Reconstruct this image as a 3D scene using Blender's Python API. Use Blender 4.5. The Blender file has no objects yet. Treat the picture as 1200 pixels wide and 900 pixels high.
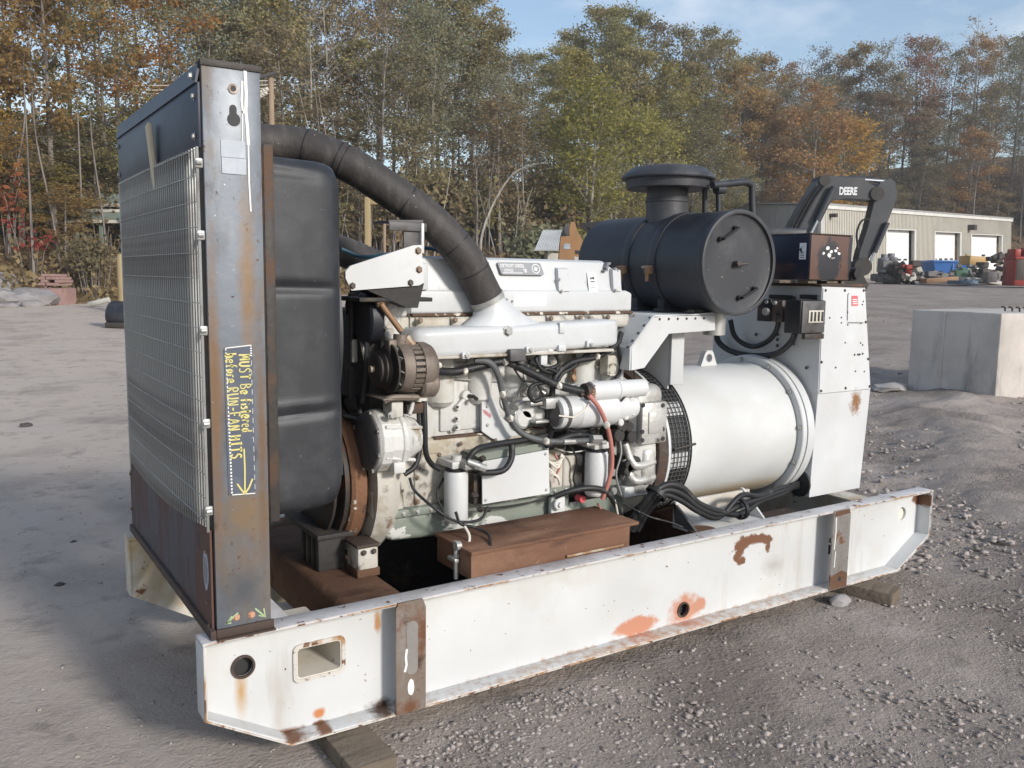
import bpy, bmesh, math, random
import numpy as np
from mathutils import Vector, Matrix, noise
from mathutils.geometry import tessellate_polygon
SC = bpy.context.scene
COL = SC.collection
R = math.radians
rnd = random.Random(7)

# ------------------------------------------------------------------ camera
CAM = Vector((-0.59635, -2.56986, 1.49733))
FW = Vector((0.543745, 0.830262, -0.122499))
RT = Vector((0.837420, -0.546384, 0.013885))
UP = Vector((0.055403, 0.110133, 0.992372))
FOC = 1023.385                       # focal length in units of a 1200 wide picture
cam = bpy.data.cameras.new('camera')
cam.sensor_fit = 'HORIZONTAL'; cam.sensor_width = 36.0; cam.lens = 36.0 * FOC / 1200
cam.clip_start = 0.05; cam.clip_end = 2000
camo = bpy.data.objects.new('camera', cam); COL.objects.link(camo)
mw = Matrix((RT, UP, -FW)).transposed().to_4x4(); mw.translation = CAM
camo.matrix_world = mw
SC.camera = camo
# ------------------------------------------------------------------ light
SUN_AZ, SUN_EL = 168.0, 23.0         # clockwise from +Y
sd = Vector((math.sin(R(SUN_AZ)) * math.cos(R(SUN_EL)), math.cos(R(SUN_AZ)) * math.cos(R(SUN_EL)), math.sin(R(SUN_EL))))
sun = bpy.data.lights.new('sun', 'SUN'); sun.energy = 3.1; sun.angle = R(8.0); sun.color = (1.0, 0.955, 0.90)
suno = bpy.data.objects.new('sun', sun); COL.objects.link(suno)
suno.rotation_euler = sd.to_track_quat('Z', 'Y').to_euler(); suno.location = (0, -10, 30)
W = bpy.data.worlds.new('World'); SC.world = W; W.use_nodes = True
wn = W.node_tree.nodes; wl = W.node_tree.links
bg = wn['Background']; bg.inputs['Strength'].default_value = 0.15
sky = wn.new('ShaderNodeTexSky'); sky.sky_type = 'NISHITA'; sky.sun_disc = False
sky.sun_elevation = R(SUN_EL); sky.sun_rotation = R(SUN_AZ); sky.air_density = 1.0; sky.dust_density = 0.8; sky.ozone_density = 0.9
tc = wn.new('ShaderNodeTexCoord'); mp = wn.new('ShaderNodeMapping'); mp.inputs['Scale'].default_value = (2.2, 2.2, 6.0)
nz = wn.new('ShaderNodeTexNoise'); nz.inputs['Scale'].default_value = 1.6; nz.inputs['Detail'].default_value = 7; nz.inputs['Roughness'].default_value = 0.6
cr = wn.new('ShaderNodeValToRGB'); cr.color_ramp.elements[0].position = 0.46; cr.color_ramp.elements[1].position = 0.74
cr.color_ramp.elements[0].color = (0, 0, 0, 1); cr.color_ramp.elements[1].color = (0.75, 0.75, 0.75, 1)
mx = wn.new('ShaderNodeMix'); mx.data_type = 'RGBA'
wl.new(tc.outputs['Generated'], mp.inputs['Vector']); wl.new(mp.outputs['Vector'], nz.inputs['Vector'])
wl.new(nz.outputs['Fac'], cr.inputs['Fac']); wl.new(cr.outputs['Color'], mx.inputs['Factor'])
wl.new(sky.outputs['Color'], mx.inputs['A']); mx.inputs['B'].default_value = (6.0, 6.2, 6.5, 1)
wl.new(mx.outputs['Result'], bg.inputs['Color'])
SC.view_settings.view_transform = 'Standard'; SC.view_settings.look = 'None'
SC.view_settings.exposure = 0.34; SC.view_settings.gamma = 1.0

# ------------------------------------------------------------------ measuring helpers
def ray(px, py): return FW + RT * ((px - 600) / FOC) - UP * ((py - 450) / FOC)
def at(px, py, x=None, y=None, z=None, D=None):
    """point on the sight line of a photo position, at a known plane or depth"""
    d = ray(px, py)
    if D is not None: t = D
    elif x is not None: t = (x - CAM.x) / d.x
    elif y is not None: t = (y - CAM.y) / d.y
    else: t = (z - CAM.z) / d.z
    return CAM + d * t

# ------------------------------------------------------------------ materials
class NT:
    def __init__(s, name):
        s.m = bpy.data.materials.new(name); s.m.use_nodes = True
        s.t = s.m.node_tree; s.b = s.t.nodes['Principled BSDF']
    def n(s, typ, ins=None, **props):
        nd = s.t.nodes.new('ShaderNode' + typ)
        for k, v in props.items(): setattr(nd, k, v)
        for k, v in (ins or {}).items(): s.set(nd.inputs[k], v)
        return nd
    def set(s, inp, v):
        if isinstance(v, bpy.types.NodeSocket): s.t.links.new(v, inp)
        else:
            if inp.type == 'RGBA' and len(v) == 3: v = (*v, 1)
            inp.default_value = v
    def mix(s, fac, a, b):
        nd = s.n('Mix', data_type='RGBA'); s.set(nd.inputs['Factor'], fac)
        s.set(nd.inputs['A'], a); s.set(nd.inputs['B'], b); return nd.outputs['Result']
    def ramp(s, v, lo, hi):
        nd = s.n('MapRange', {0: v, 1: lo, 2: hi, 3: 0.0, 4: 1.0}); nd.clamp = True; return nd.outputs[0]
    def math(s, op, a, b=0.0):
        nd = s.n('Math', operation=op); s.set(nd.inputs[0], a); s.set(nd.inputs[1], b); return nd.outputs[0]
MAT = {}
def worn(name, base, rough=0.55, metal=0.0, layers=(), spots=(), bump=None, spec=0.4, coord='Object', rv=0.12):
    """layers: (colour, scale or (sx,sy,sz), threshold, softness, detail, rough or None)   spots: (colour, centre, (rx,ry,rz), softness, ragged)"""
    q = NT(name); tcn = q.n('TexCoord'); co = tcn.outputs[coord]
    col = (*base, 1); rg = rough; i = 0
    big = q.n('TexNoise', {'Vector': co, 'Scale': 2.3, 'Detail': 4.0})
    hsv = q.n('HueSaturation', {'Value': q.n('MapRange', {0: big.outputs[0], 1: 0.25, 2: 0.75, 3: 1 - rv, 4: 1 + rv}).outputs[0], 'Color': (*base, 1)})
    col = hsv.outputs[0]; rsock = rough
    for (c, sc, th, so, de, rr) in layers:
        i += 1
        off = (i * 7.31, i * 3.17, i * 5.73)
        if not isinstance(sc, tuple): sc = (sc, sc, sc)
        m = q.n('Mapping', {'Vector': co, 'Scale': sc, 'Location': off})
        nn = q.n('TexNoise', {'Vector': m.outputs[0], 'Scale': 1.0, 'Detail': float(de), 'Roughness': 0.62})
        f = q.ramp(nn.outputs[0], th, th + so)
        col = q.mix(f, col, c)
        if rr is not None:
            k = q.n('Mix'); q.set(k.inputs[0], f); q.set(k.inputs[2], rsock); q.set(k.inputs[3], rr); rsock = k.outputs[0]
    if spots:
        sn = q.n('TexNoise', {'Vector': co, 'Scale': 28.0, 'Detail': 5.0, 'Roughness': 0.65})
        snv = q.math('SUBTRACT', sn.outputs[0], 0.5)
    for (c, ce, ra, so, rag) in spots:
        m = q.n('Mapping', {'Vector': co, 'Scale': tuple(1 / a for a in ra), 'Location': tuple(-p / a for p, a in zip(ce, ra))})
        le = q.n('VectorMath', {0: m.outputs[0]}, operation='LENGTH')
        d = q.math('ADD', le.outputs['Value'], q.math('MULTIPLY', snv, rag))
        f = q.ramp(d, 1.0, 1.0 - so)
        col = q.mix(f, col, c)
    q.set(q.b.inputs['Base Color'], col); q.set(q.b.inputs['Roughness'], rsock)
    q.b.inputs['Metallic'].default_value = metal; q.b.inputs['Specular IOR Level'].default_value = spec
    if bump:
        bn = q.n('TexNoise', {'Vector': co, 'Scale': bump[0], 'Detail': 5.0})
        bu = q.n('Bump', {'Strength': bump[1], 'Distance': 0.01, 'Height': bn.outputs[0]})
        q.set(q.b.inputs['Normal'], bu.outputs[0])
    MAT[name] = q.m
    return q.m
RUST = (0.165, 0.078, 0.042); RUSTD = (0.07, 0.04, 0.028); RUSTL = (0.36, 0.20, 0.09); GRIME = (0.24, 0.20, 0.14)
WH = (0.57, 0.575, 0.57)
worn('beam_white', WH, 0.5, layers=[((0.53, 0.51, 0.47), 3.2, 0.55, 0.22, 6, None), ((0.43, 0.40, 0.36), (5, 5, 1.0), 0.62, 0.15, 7, None), (RUST, 30, 0.71, 0.03, 3, 0.9), (RUSTD, 60, 0.735, 0.02, 2, 0.9)],
     spots=[(RUSTL, (1.9, .0, -.004), (1.75, .3, .024), .8, 2.2), (RUST, (1.9, .0, -.006), (1.7, .3, .014), .6, 2.6), (RUSTL, (1.9, .0, .404), (1.95, .3, .022), .8, 2.0), ((0.50, 0.235, 0.15), at(745, 733, y=.08), (.135, .2, .046), .3, 1.0),
            ((0.50, 0.245, 0.16), at(801, 714, y=.08), (.11, .2, .085), .5, 1.2), ((0.48, 0.24, 0.16), at(818, 708, y=.08), (.05, .2, .04), .4, 1.0),
            *[(RUST, at(x_, y_, y=.08), (r_ * 1.5, .2, r_ * k_ * 1.5), .3, 1.8) for x_, y_, r_, k_ in ((863, 651, .020, 1.3), (866, 641, .026, 1.2), (872, 635, .030, .8), (881, 631.5, .034, .55), (890, 630.5, .036, .5), (898, 632, .024, .7), (899, 640, .014, 1.6), (868, 657, .020, .7))],
            ((0.45, 0.29, 0.14), at(284, 812, y=.06), (.026, .2, .11), .9, .6), ((0.5, 0.2, 0.08), at(376, 838, y=.06), (.03, .2, .022), .5, 1.3),
            (RUST, at(376, 850, y=.06), (.03, .2, .016), .4, 1.2), (RUSTD, at(448, 830, y=.05), (.06, .2, .03), .7, 1.4), (RUST, at(340, 866, y=.03), (.08, .2, .02), .6, 1.5),
            ((0.40, 0.22, 0.1), at(443, 730, y=.07), (.016, .2, .05), .6, 1.2), (RUST, at(1080, 585, y=.05), (.05, .3, .04), .3, 1.3),
            ((0.42, 0.40, 0.38), at(905, 662, y=.08), (.10, .2, .06), .9, 1.2), ((0.42, 0.30, 0.18), at(420, 858, y=.04), (.2, .2, .03), .8, 1.5)], bump=(14, 0.12))
worn('beam_far', (0.62, 0.58, 0.50), 0.6, layers=[((0.45, 0.33, 0.17), 4, 0.48, 0.2, 5, None), (RUST, 11, 0.62, 0.05, 5, 0.9)], bump=(14, .12))
worn('beam_edge', (0.56, 0.53, 0.48), 0.6, layers=[(RUSTL, 9, 0.50, 0.12, 6, 0.9), (RUST, 24, 0.56, 0.05, 6, 0.9)])
worn('flange_top', (0.56, 0.55, 0.55), 0.6, layers=[((0.42, 0.40, 0.39), 6, 0.45, 0.2, 6, None), (RUST, 18, 0.62, 0.04, 6, 0.9), (RUSTD, 40, 0.66, 0.03, 4, .9)], bump=(40, .2))
worn('strap_steel', (0.20, 0.16, 0.13), 0.5, 0.3, layers=[((0.30, 0.27, 0.25), (9, 9, 3), 0.5, 0.2, 6, 0.4), (RUST, 7, 0.5, 0.12, 6, 0.85), (RUSTD, 14, 0.6, 0.1, 4, .9)], bump=(40, .2))
worn('strap_bare', (0.34, 0.32, 0.30), 0.4, 0.5, layers=[((0.22, 0.19, 0.17), (10, 10, 3), 0.5, 0.2, 6, 0.5), (RUST, 9, 0.57, 0.08, 6, 0.85)], bump=(40, .2))
worn('rust', (0.125, 0.068, 0.043), 0.85, layers=[((0.19, 0.11, 0.07), 6, 0.5, 0.2, 6, None), ((0.06, 0.032, 0.022), (3, 9, 9), 0.55, 0.15, 5, None)], bump=(60, .35), spec=.2)
worn('rust_box', (0.155, 0.080, 0.050), 0.8, layers=[((0.26, 0.15, 0.095), (2, 7, 5), 0.48, 0.22, 6, None), ((0.07, 0.038, 0.028), (3, 5, 9), 0.54, 0.14, 7, None), ((0.3, 0.2, 0.13), 40, 0.7, 0.04, 3, None)], bump=(50, .3), spec=.25)
worn('rust_ring', (0.19, 0.095, 0.052), 0.8, layers=[(RUSTD, 12, 0.55, 0.1, 5, None), ((0.6, 0.56, 0.5), 9, 0.66, 0.02, 4, 0.5)], bump=(60, .3))
worn('rust_dark', (0.062, 0.042, 0.034), 0.75, layers=[(RUST, 8, 0.55, 0.2, 6, None), ((.2, .19, .18), 14, .64, .1, 5, None)], bump=(50, .2))
worn('column_steel', (0.145, 0.162, 0.185), 0.5, 0.2, layers=[((0.095, 0.10, 0.115), (8, 8, 2.2), 0.46, 0.2, 7, None), ((0.22, 0.235, 0.25), (6, 6, 3), 0.54, 0.2, 7, None), ((0.20, 0.14, 0.085), (6, 6, 1.7), 0.52, 0.16, 7, 0.7), ((0.15, 0.085, 0.05), (8, 8, 2.4), 0.60, 0.12, 7, 0.8), ((.07, .06, .06), (9, 9, 4), .59, .1, 7, None), ((.12, .07, .042), 30, .64, .05, 5, .85), ((0.50, 0.50, 0.48), 60, 0.735, 0.02, 2, None)],
     spots=[((0.30, 0.32, 0.34), at(275, 120, y=.01), (.075, .3, .20), .9, .7), ((0.20, 0.13, 0.075), at(291, 335, y=.01), (.034, .3, .36), .9, .9), ((0.19, 0.115, 0.065), at(253, 470, y=.01), (.024, .3, .62), .9, .9), ((0.22, 0.15, 0.085), at(288, 600, y=.01), (.10, .3, .10), .9, 1.2), ((.17, .11, .07), at(308, 520, y=.01), (.02, .3, .5), .9, 1), ((.10, .105, .115), at(285, 690, y=.01), (.09, .3, .10), .9, 1)], bump=(30, .12))
NAVY = (0.015, 0.021, 0.045)
worn('navy_paint', NAVY, 0.5, layers=[((0.032, 0.039, 0.062), 6, 0.5, 0.2, 6, 0.5), ((0.30, 0.31, 0.33), 60, 0.715, 0.03, 3, None), (RUSTD, 5, 0.68, 0.1, 6, .8)], spec=.5)
worn('navy_rust', (0.022, 0.027, 0.046), 0.45, layers=[((0.10, 0.052, 0.038), (4, 4, 1.6), 0.51, 0.08, 7, 0.8), ((0.055, 0.045, 0.05), 12, 0.58, 0.08, 5, None), ((0.34, 0.34, 0.35), 70, 0.73, 0.02, 2, None)], spec=.45)
worn('black_paint', (0.020, 0.022, 0.029), 0.48, layers=[((0.042, 0.043, 0.049), 5, 0.48, 0.2, 6, 0.55), ((0.10, 0.10, 0.11), 70, 0.72, 0.03, 2, None)], spec=.5)
worn('cap_black', (0.046, 0.047, 0.052), 0.5, layers=[((0.072, 0.072, 0.076), 6, 0.5, 0.2, 6, None), ((0.035, 0.036, 0.042), (4, 4, 6), 0.56, 0.1, 5, None), ((0.22, 0.21, 0.2), 60, 0.72, 0.03, 2, None)], bump=(5, .15))
worn('black_plastic', (0.018, 0.0195, 0.023), 0.5, layers=[((0.040, 0.042, 0.047), 7, 0.46, 0.22, 7, 0.5), ((0.11, 0.11, 0.12), 85, 0.70, 0.04, 3, None)], bump=(220, .05), spec=.5)
worn('rubber', (0.050, 0.044, 0.041), 0.6, layers=[((0.085, 0.074, 0.067), (30, 4, 9), 0.5, 0.2, 5, None), ((0.5, 0.49, 0.46), 55, 0.74, 0.02, 2, None)], bump=(70, .2), spec=.35)
worn('cable_black', (0.018, 0.018, 0.019), 0.5, layers=[((0.10, 0.09, 0.08), 25, 0.6, 0.15, 4, None)], spec=.4)
worn('hose_grey', (0.10, 0.105, 0.105), 0.55, layers=[((0.06, 0.06, 0.06), 20, 0.5, 0.2, 4, None)])
worn('hose_blue', (0.022, 0.075, 0.11), 0.5)
worn('wire_red', (0.42, 0.17, 0.14), 0.5); worn('wire_white', (0.62, 0.58, 0.5), 0.5)
ENG = (0.55, 0.545, 0.52)
worn('engine_paint', ENG, 0.45, layers=[((0.47, 0.45, 0.39), 5, 0.50, 0.2, 7, None), ((0.34, 0.29, 0.22), 9, 0.58, 0.12, 7, 0.7), ((.11, .095, .08), (7, 7, 3.0), .60, .10, 8, .7), ((.40, .38, .33), (14, 14, 2), .58, .1, 6, None), (RUST, 20, 0.68, 0.03, 5, 0.9), ((0.10, 0.085, 0.07), 7, 0.70, 0.1, 5, .8)], bump=(45, .22))
worn('engine_dirty', (0.49, 0.465, 0.41), 0.55, layers=[((0.34, 0.29, 0.21), 7, 0.48, 0.16, 7, None), (RUST, 10, 0.60, 0.08, 7, 0.9), ((0.08, 0.068, 0.058), 8, 0.56, 0.1, 7, .8)], bump=(45, .3))
worn('cover_white', (0.52, 0.53, 0.53), 0.4, layers=[((0.46, 0.465, 0.45), 4, 0.52, 0.25, 6, None), ((0.40, 0.37, 0.33), 34, 0.70, 0.03, 4, None)], bump=(60, .08))
worn('panel_white', (0.57, 0.575, 0.57), 0.4, layers=[((0.51, 0.50, 0.46), 4, 0.52, 0.25, 6, None), ((0.32, 0.24, 0.16), 45, 0.735, 0.02, 3, None)], bump=(6, .05))
worn('barrel_white', (0.58, 0.585, 0.575), 0.42, layers=[((0.53, 0.515, 0.46), (2, 2, 3), 0.52, 0.25, 6, None), ((0.30, 0.22, 0.14), 45, 0.735, 0.02, 3, None)],
     spots=[((0.48, 0.38, 0.24), (2.75, .45, .43), (.7, .3, .07), .9, .8)], bump=(6, .05))
worn('cabinet_white', (0.58, 0.585, 0.585), 0.42, layers=[((0.53, 0.525, 0.50), 3, 0.52, 0.25, 6, None), ((0.28, 0.2, 0.13), 50, 0.74, 0.02, 3, None)],
     spots=[((0.26, 0.13, 0.06), at(1002, 470, y=.31), (.055, .3, .085), .6, 2.0)], bump=(5, .05))
worn('cast_alu', (0.50, 0.49, 0.46), 0.42, 0.35, layers=[((0.30, 0.28, 0.25), 9, 0.50, 0.2, 6, 0.55), ((0.09, 0.08, 0.07), 10, 0.62, 0.1, 5, .8)], bump=(50, .3))
worn('alternator_metal', (0.20, 0.165, 0.135), 0.6, 0.35, layers=[((0.12, 0.085, 0.065), 9, 0.48, 0.2, 6, 0.8), ((0.36, 0.33, 0.29), 16, 0.66, 0.06, 5, 0.5)], bump=(50, .3))
worn('dark_iron', (0.055, 0.048, 0.043), 0.6, 0.3, layers=[((0.12, 0.07, 0.045), 10, 0.52, 0.15, 5, 0.8)], bump=(50, .25))
worn('bare_rod', (0.27, 0.16, 0.09), 0.6, 0.3, layers=[((0.4, 0.34, 0.26), 14, .55, .1, 5, None)])
worn('pan_green', (0.20, 0.225, 0.19), 0.5, layers=[((0.56, 0.56, 0.53), (6, 6, 9), 0.535, 0.015, 5, None), ((0.10, 0.10, 0.085), 5, 0.62, 0.1, 5, None)], bump=(40, .2))
worn('grime_shade_dark', (0.035, 0.032, 0.03), 0.7, layers=[((0.10, 0.08, 0.05), 8, .55, .15, 6, None)], bump=(40, .3))  # grime colour, also used as painted shade in the engine gaps
worn('core_fins', (0.20, 0.20, 0.195), 0.7, 0.1, layers=[((0.13, 0.135, 0.14), (2, 5, 0.7), 0.5, 0.2, 7, None), ((.26, .25, .235), (2, 9, 1.5), .55, .2, 6, None)],
     spots=[((0.09, 0.05, 0.035), (.1, 1.05, 1.0), (1, .16, .33), .8, 1.6)], bump=(6, .1))
worn('galvanised', (0.42, 0.42, 0.40), 0.42, 0.5, layers=[((0.26, 0.24, 0.22), 8, 0.52, 0.2, 5, .6)])
worn('bolt_steel', (0.22, 0.18, 0.14), 0.5, 0.6, layers=[(RUST, 15, .5, .1, 3, .8)])
worn('bolt_dark', (0.09, 0.075, 0.065), 0.55, 0.4)
worn('bolt_copper', (0.55, 0.30, 0.19), 0.5, 0.2)
worn('label_silver', (0.33, 0.36, 0.40), 0.45, 0.1, layers=[((0.42, 0.45, 0.49), 14, .5, .2, 5, None)])
worn('tape_slate', (0.085, 0.097, 0.125), 0.45, layers=[((0.13, 0.14, 0.17), 9, .5, .2, 5, None), ((.5, .5, .5), 60, .72, .02, 3, None)])
worn('paint_white', (0.74, 0.73, 0.69), 0.5); worn('marker_yellow', (0.62, 0.55, 0.20), 0.6); worn('marker_green', (0.36, 0.46, 0.26), 0.6)
worn('marker_red', (0.62, 0.10, 0.12), 0.6); worn('print_black', (0.03, 0.03, 0.03), 0.6); worn('sticker_white', (0.78, 0.78, 0.77), 0.4)
worn('badge_grey', (0.22, 0.225, 0.235), 0.35, 0.3); worn('badge_light', (0.62, 0.62, 0.62), 0.4)
worn('red_label', (0.72, 0.13, 0.14), 0.5); worn('insulator_cream', (0.55, 0.51, 0.44), 0.5)
worn('dark_gasket', (0.10, 0.06, 0.04), 0.8, layers=[((0.62, 0.58, 0.5), 18, .56, .05, 4, None)])
worn('timber', (0.16, 0.13, 0.10), 0.85, layers=[((0.09, 0.075, 0.06), (30, 3, 30), .5, .2, 5, None), ((.25, .22, .18), (20, 2, 20), .6, .15, 5, None)], bump=(60, .5), spec=.1)
worn('stick', (0.55, 0.46, 0.33), 0.8, bump=(60, .3))
worn('concrete', (0.53, 0.485, 0.44), 0.85, layers=[((0.42, 0.385, 0.35), 1.6, .48, .2, 7, None), ((0.30, 0.275, 0.26), (3, 3, .6), .58, .12, 6, None), ((.2, .18, .17), 28, .72, .03, 3, None)], bump=(30, .25), spec=.15)
worn('box_navy', (0.014, 0.018, 0.036), 0.42, layers=[((0.09, 0.04, 0.028), (5, 5, 9), .57, .12, 6, .8)], spots=[((0.10, 0.045, 0.03), (3.6, .62, 1.50), (1, .4, .07), .9, 1.2)])
worn('box_rust', (0.105, 0.058, 0.044), 0.6, layers=[((0.14, 0.075, 0.05), 8, .5, .2, 5, None)], spots=[((0.03, 0.03, 0.035), at(968, 306, y=.35), (.105, .4, .12), .15, 1.1), ((.035, .034, .038), at(995, 300, y=.35), (.04, .4, .2), .2, .8)])
worn('switch_black', (0.018, 0.018, 0.02), 0.45, layers=[((0.10, 0.05, 0.035), 9, .6, .12, 5, .8)])
worn('screen_dark', (.09, .088, .085), .5, .3)
worn('switch_grey', (0.10, 0.095, 0.095), 0.5, layers=[((0.05, 0.045, 0.04), 9, .5, .2, 5, None)])
worn('brown_box', (0.085, 0.065, 0.055), 0.5)
# ------------------------------------------------------------------ mesh helpers
def frame(d):
    d = d.normalized(); a = Vector((0, 0, 1)) if abs(d.z) < 0.9 else Vector((1, 0, 0))
    u = d.cross(a).normalized(); return u, u.cross(d).normalized()
def spline(pts, k=5):
    P = [Vector(p) for p in pts]
    if len(P) < 3: return P
    Q = [2 * P[0] - P[1]] + P + [2 * P[-1] - P[-2]]; out = []
    for i in range(1, len(Q) - 2):
        a, b, c, d = Q[i - 1:i + 3]
        for j in range(k):
            t = j / k
            out.append(0.5 * (2 * b + (c - a) * t + (2 * a - 5 * b + 4 * c - d) * t * t + (3 * b - a - 3 * c + d) * t ** 3))
    out.append(P[-1]); return out
class MB:
    def __init__(s): s.bm = bmesh.new()
    def box(s, p0, p1, bev=0.0, seg=2, rot=None, taper=None):
        lo = [min(a, b) for a, b in zip(p0, p1)]; hi = [max(a, b) for a, b in zip(p0, p1)]
        c = [(a + b) / 2 for a, b in zip(lo, hi)]; sz = [(b - a) for a, b in zip(lo, hi)]
        r = bmesh.ops.create_cube(s.bm, size=1.0); vs = r['verts']
        for v in vs:
            t = 1.0
            if taper and v.co.z > 0: t = taper
            v.co = Vector((v.co.x * sz[0] * t, v.co.y * sz[1] * t, v.co.z * sz[2]))
        if bev > 0:
            es = list({e for v in vs for e in v.link_edges})
            r = bmesh.ops.bevel(s.bm, geom=es, offset=min(bev, min(sz) * 0.45), segments=seg, profile=0.5, affect='EDGES')
            vs = list({v for f in r['faces'] for v in f.verts} | {v for v in vs if v.is_valid})
        if rot is not None:
            for v in vs: v.co = rot @ v.co
        for v in vs: v.co += Vector(c)
        return s
    def loft(s, rings, cap0=True, cap1=True, closed=True):
        L = [[s.bm.verts.new(p) for p in r] for r in rings]
        n = len(L[0])
        for a, b in zip(L[:-1], L[1:]):
            for i in range(n if closed else n - 1):
                j = (i + 1) % n
                s.bm.faces.new((a[i], a[j], b[j], b[i]))
        if cap0: s.bm.faces.new(L[0][::-1])
        if cap1: s.bm.faces.new(L[-1])
        return s
    def lathe(s, prof, o, axis, n=24, cap0=True, cap1=True):
        o = Vector(o); ax = Vector(axis).normalized(); u, v = frame(ax)
        rings = [[o + ax * h + (u * math.cos(t) + v * math.sin(t)) * r for t in [2 * math.pi * i / n for i in range(n)]] for (h, r) in prof]
        return s.loft(rings, cap0, cap1)
    def cyl(s, a, b, r0, r1=None, n=16, bev=0.0):
        a, b = Vector(a), Vector(b); r1 = r0 if r1 is None else r1; l = (b - a).length
        if bev > 0: pf = [(0, r0 - bev), (bev, r0), (l - bev, r1), (l, r1 - bev)]
        else: pf = [(0, r0), (l, r1)]
        return s.lathe(pf, a, b - a, n)
    def ringc(s, a, axis, ro, ri, th, n=40):
        a = Vector(a); ax = Vector(axis).normalized()
        return s.lathe([(0, ri), (0, ro), (th, ro), (th, ri), (0, ri)], a, ax, n, False, False)
    def tube(s, pts, r, n=8, k=5, sm=True, caps=True):
        P = spline(pts, k) if sm else [Vector(p) for p in pts]
        rr = (lambda i: r) if not callable(r) else (lambda i: r(i / (len(P) - 1)))
        d0 = (P[1] - P[0]).normalized(); u, v = frame(d0); rings = []
        for i, p in enumerate(P):
            d = (P[min(i + 1, len(P) - 1)] - P[max(i - 1, 0)]).normalized()
            u = (u - d * u.dot(d)).normalized(); v = d.cross(u)
            rings.append([p + (u * math.cos(t) + v * math.sin(t)) * rr(i) for t in [2 * math.pi * j / n for j in range(n)]])
        return s.loft(rings, caps, caps)
    def prism(s, outer, ax, a, b, holes=()):
        """polygon in the plane across axis ax (2D coords are the other two axes in order), from a to b"""
        def p3(q, h):
            l = list(q); l.insert('xyz'.index(ax), h); return Vector(l)
        loops = [list(outer)] + [list(h) for h in holes]
        flat = [q for l in loops for q in l]
        tri = tessellate_polygon([[Vector((q[0], q[1], 0)) for q in l] for l in loops])
        A = [s.bm.verts.new(p3(q, a)) for q in flat]; B = [s.bm.verts.new(p3(q, b)) for q in flat]
        for t in tri:
            try:
                s.bm.faces.new([A[i] for i in t]); s.bm.faces.new([B[i] for i in reversed(t)])
            except ValueError: pass
        k = 0
        for l in loops:
            m = len(l)
            for i in range(m):
                j = (i + 1) % m
                s.bm.faces.new((A[k + i], B[k + i], B[k + j], A[k + j]))
            k += m
        return s
    def ico(s, c, r, sub=1, sc=(1, 1, 1), jit=0.0, rg=rnd):
        q = bmesh.ops.create_icosphere(s.bm, subdivisions=sub, radius=1.0)
        m = Matrix.Rotation(rg.random() * 6.28, 3, 'Z') @ Matrix.Rotation(rg.random() * 6.28, 3, 'X') if jit else Matrix.Identity(3)
        for v in q['verts']:
            k = 1 + jit * (rg.random() - 0.5) * 2
            v.co = Vector(c) + Vector([a * b for a, b in zip(m @ (v.co * r * k), sc)])
        return s
    def quad(s, pts):
        s.bm.faces.new([s.bm.verts.new(p) for p in pts]); return s
    def ribbon(s, pts, w, nrm, th=.0006):
        P = [Vector(p) for p in pts]; nrm = Vector(nrm); rings = []
        for i, p in enumerate(P):
            d = (P[min(i + 1, len(P) - 1)] - P[max(i - 1, 0)]).normalized(); c = d.cross(nrm).normalized() * w * .5; h = nrm * th * .5
            rings.append([p + c + h, p - c + h, p - c - h, p + c - h])
        return s.loft(rings)
    def slab(s, pts, th):
        P = [Vector(p) for p in pts]; n = (P[1] - P[0]).cross(P[2] - P[0]).normalized() * th * .5
        return s.loft([[p - n for p in P], [p + n for p in P]])
    def build(s, name, mat, parent=None, smooth=38, label=None, kind=None):
        if name in SPLIT and kind is None: return s.split(name, mat, parent, smooth, label)
        bmesh.ops.recalc_face_normals(s.bm, faces=s.bm.faces[:])
        me = bpy.data.meshes.new(name); s.bm.to_mesh(me); s.bm.free()
        return link(name, me, mat, parent, smooth, label, kind)
SPLIT = {'crankcase_rib', 'block_boss', 'tapped_hole', 'cover_boss', 'paint_chip', 'bare_chip', 'manifold_lug', 'hose_ridge', 'light_patch', 'pad_hole', 'housing_rib', 'panel_hole',
         'vent_slot', 'slot', 'support_leg', 'enclosure_foot', 'peeled_label', 'rust_patch', 'paint_run', 'paint_drip', 'chalk_arrow', 'column_flange', 'wire_guard', 'data_label', 'cover_handle',
         'line_clamp', 'connector', 'pump_rib', 'adapter_bolt', 'fan_belt', 'blue_hose', 'casting_ring', 'guard_strut', 'block_casting', 'black_hose', 'white_wire', 'wiring_harness', 'coiled_hose', 'hatch_outline', 'thin_wire'}
def _split(s, name, mat, parent, smooth, label):
    bm = s.bm; bm.verts.ensure_lookup_table(); seen = set(); first = None
    for v0 in bm.verts:
        if v0 in seen: continue
        st = [v0]; isl = []; seen.add(v0)
        while st:
            v = st.pop(); isl.append(v)
            for e in v.link_edges:
                w = e.other_vert(v)
                if w not in seen: seen.add(w); st.append(w)
        m = MB(); mp = {v: m.bm.verts.new(v.co) for v in isl}
        for f in {f for v in isl for f in v.link_faces}: m.bm.faces.new([mp[v] for v in f.verts])
        o = _build(m, name, mat, parent, smooth, label); first = first or o
    bm.free(); return first
def _build(s, name, mat, parent, smooth, label, kind=None):
    bmesh.ops.recalc_face_normals(s.bm, faces=s.bm.faces[:])
    me = bpy.data.meshes.new(name); s.bm.to_mesh(me); s.bm.free()
    return link(name, me, mat, parent, smooth, label, kind)
MB.split = _split
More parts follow.
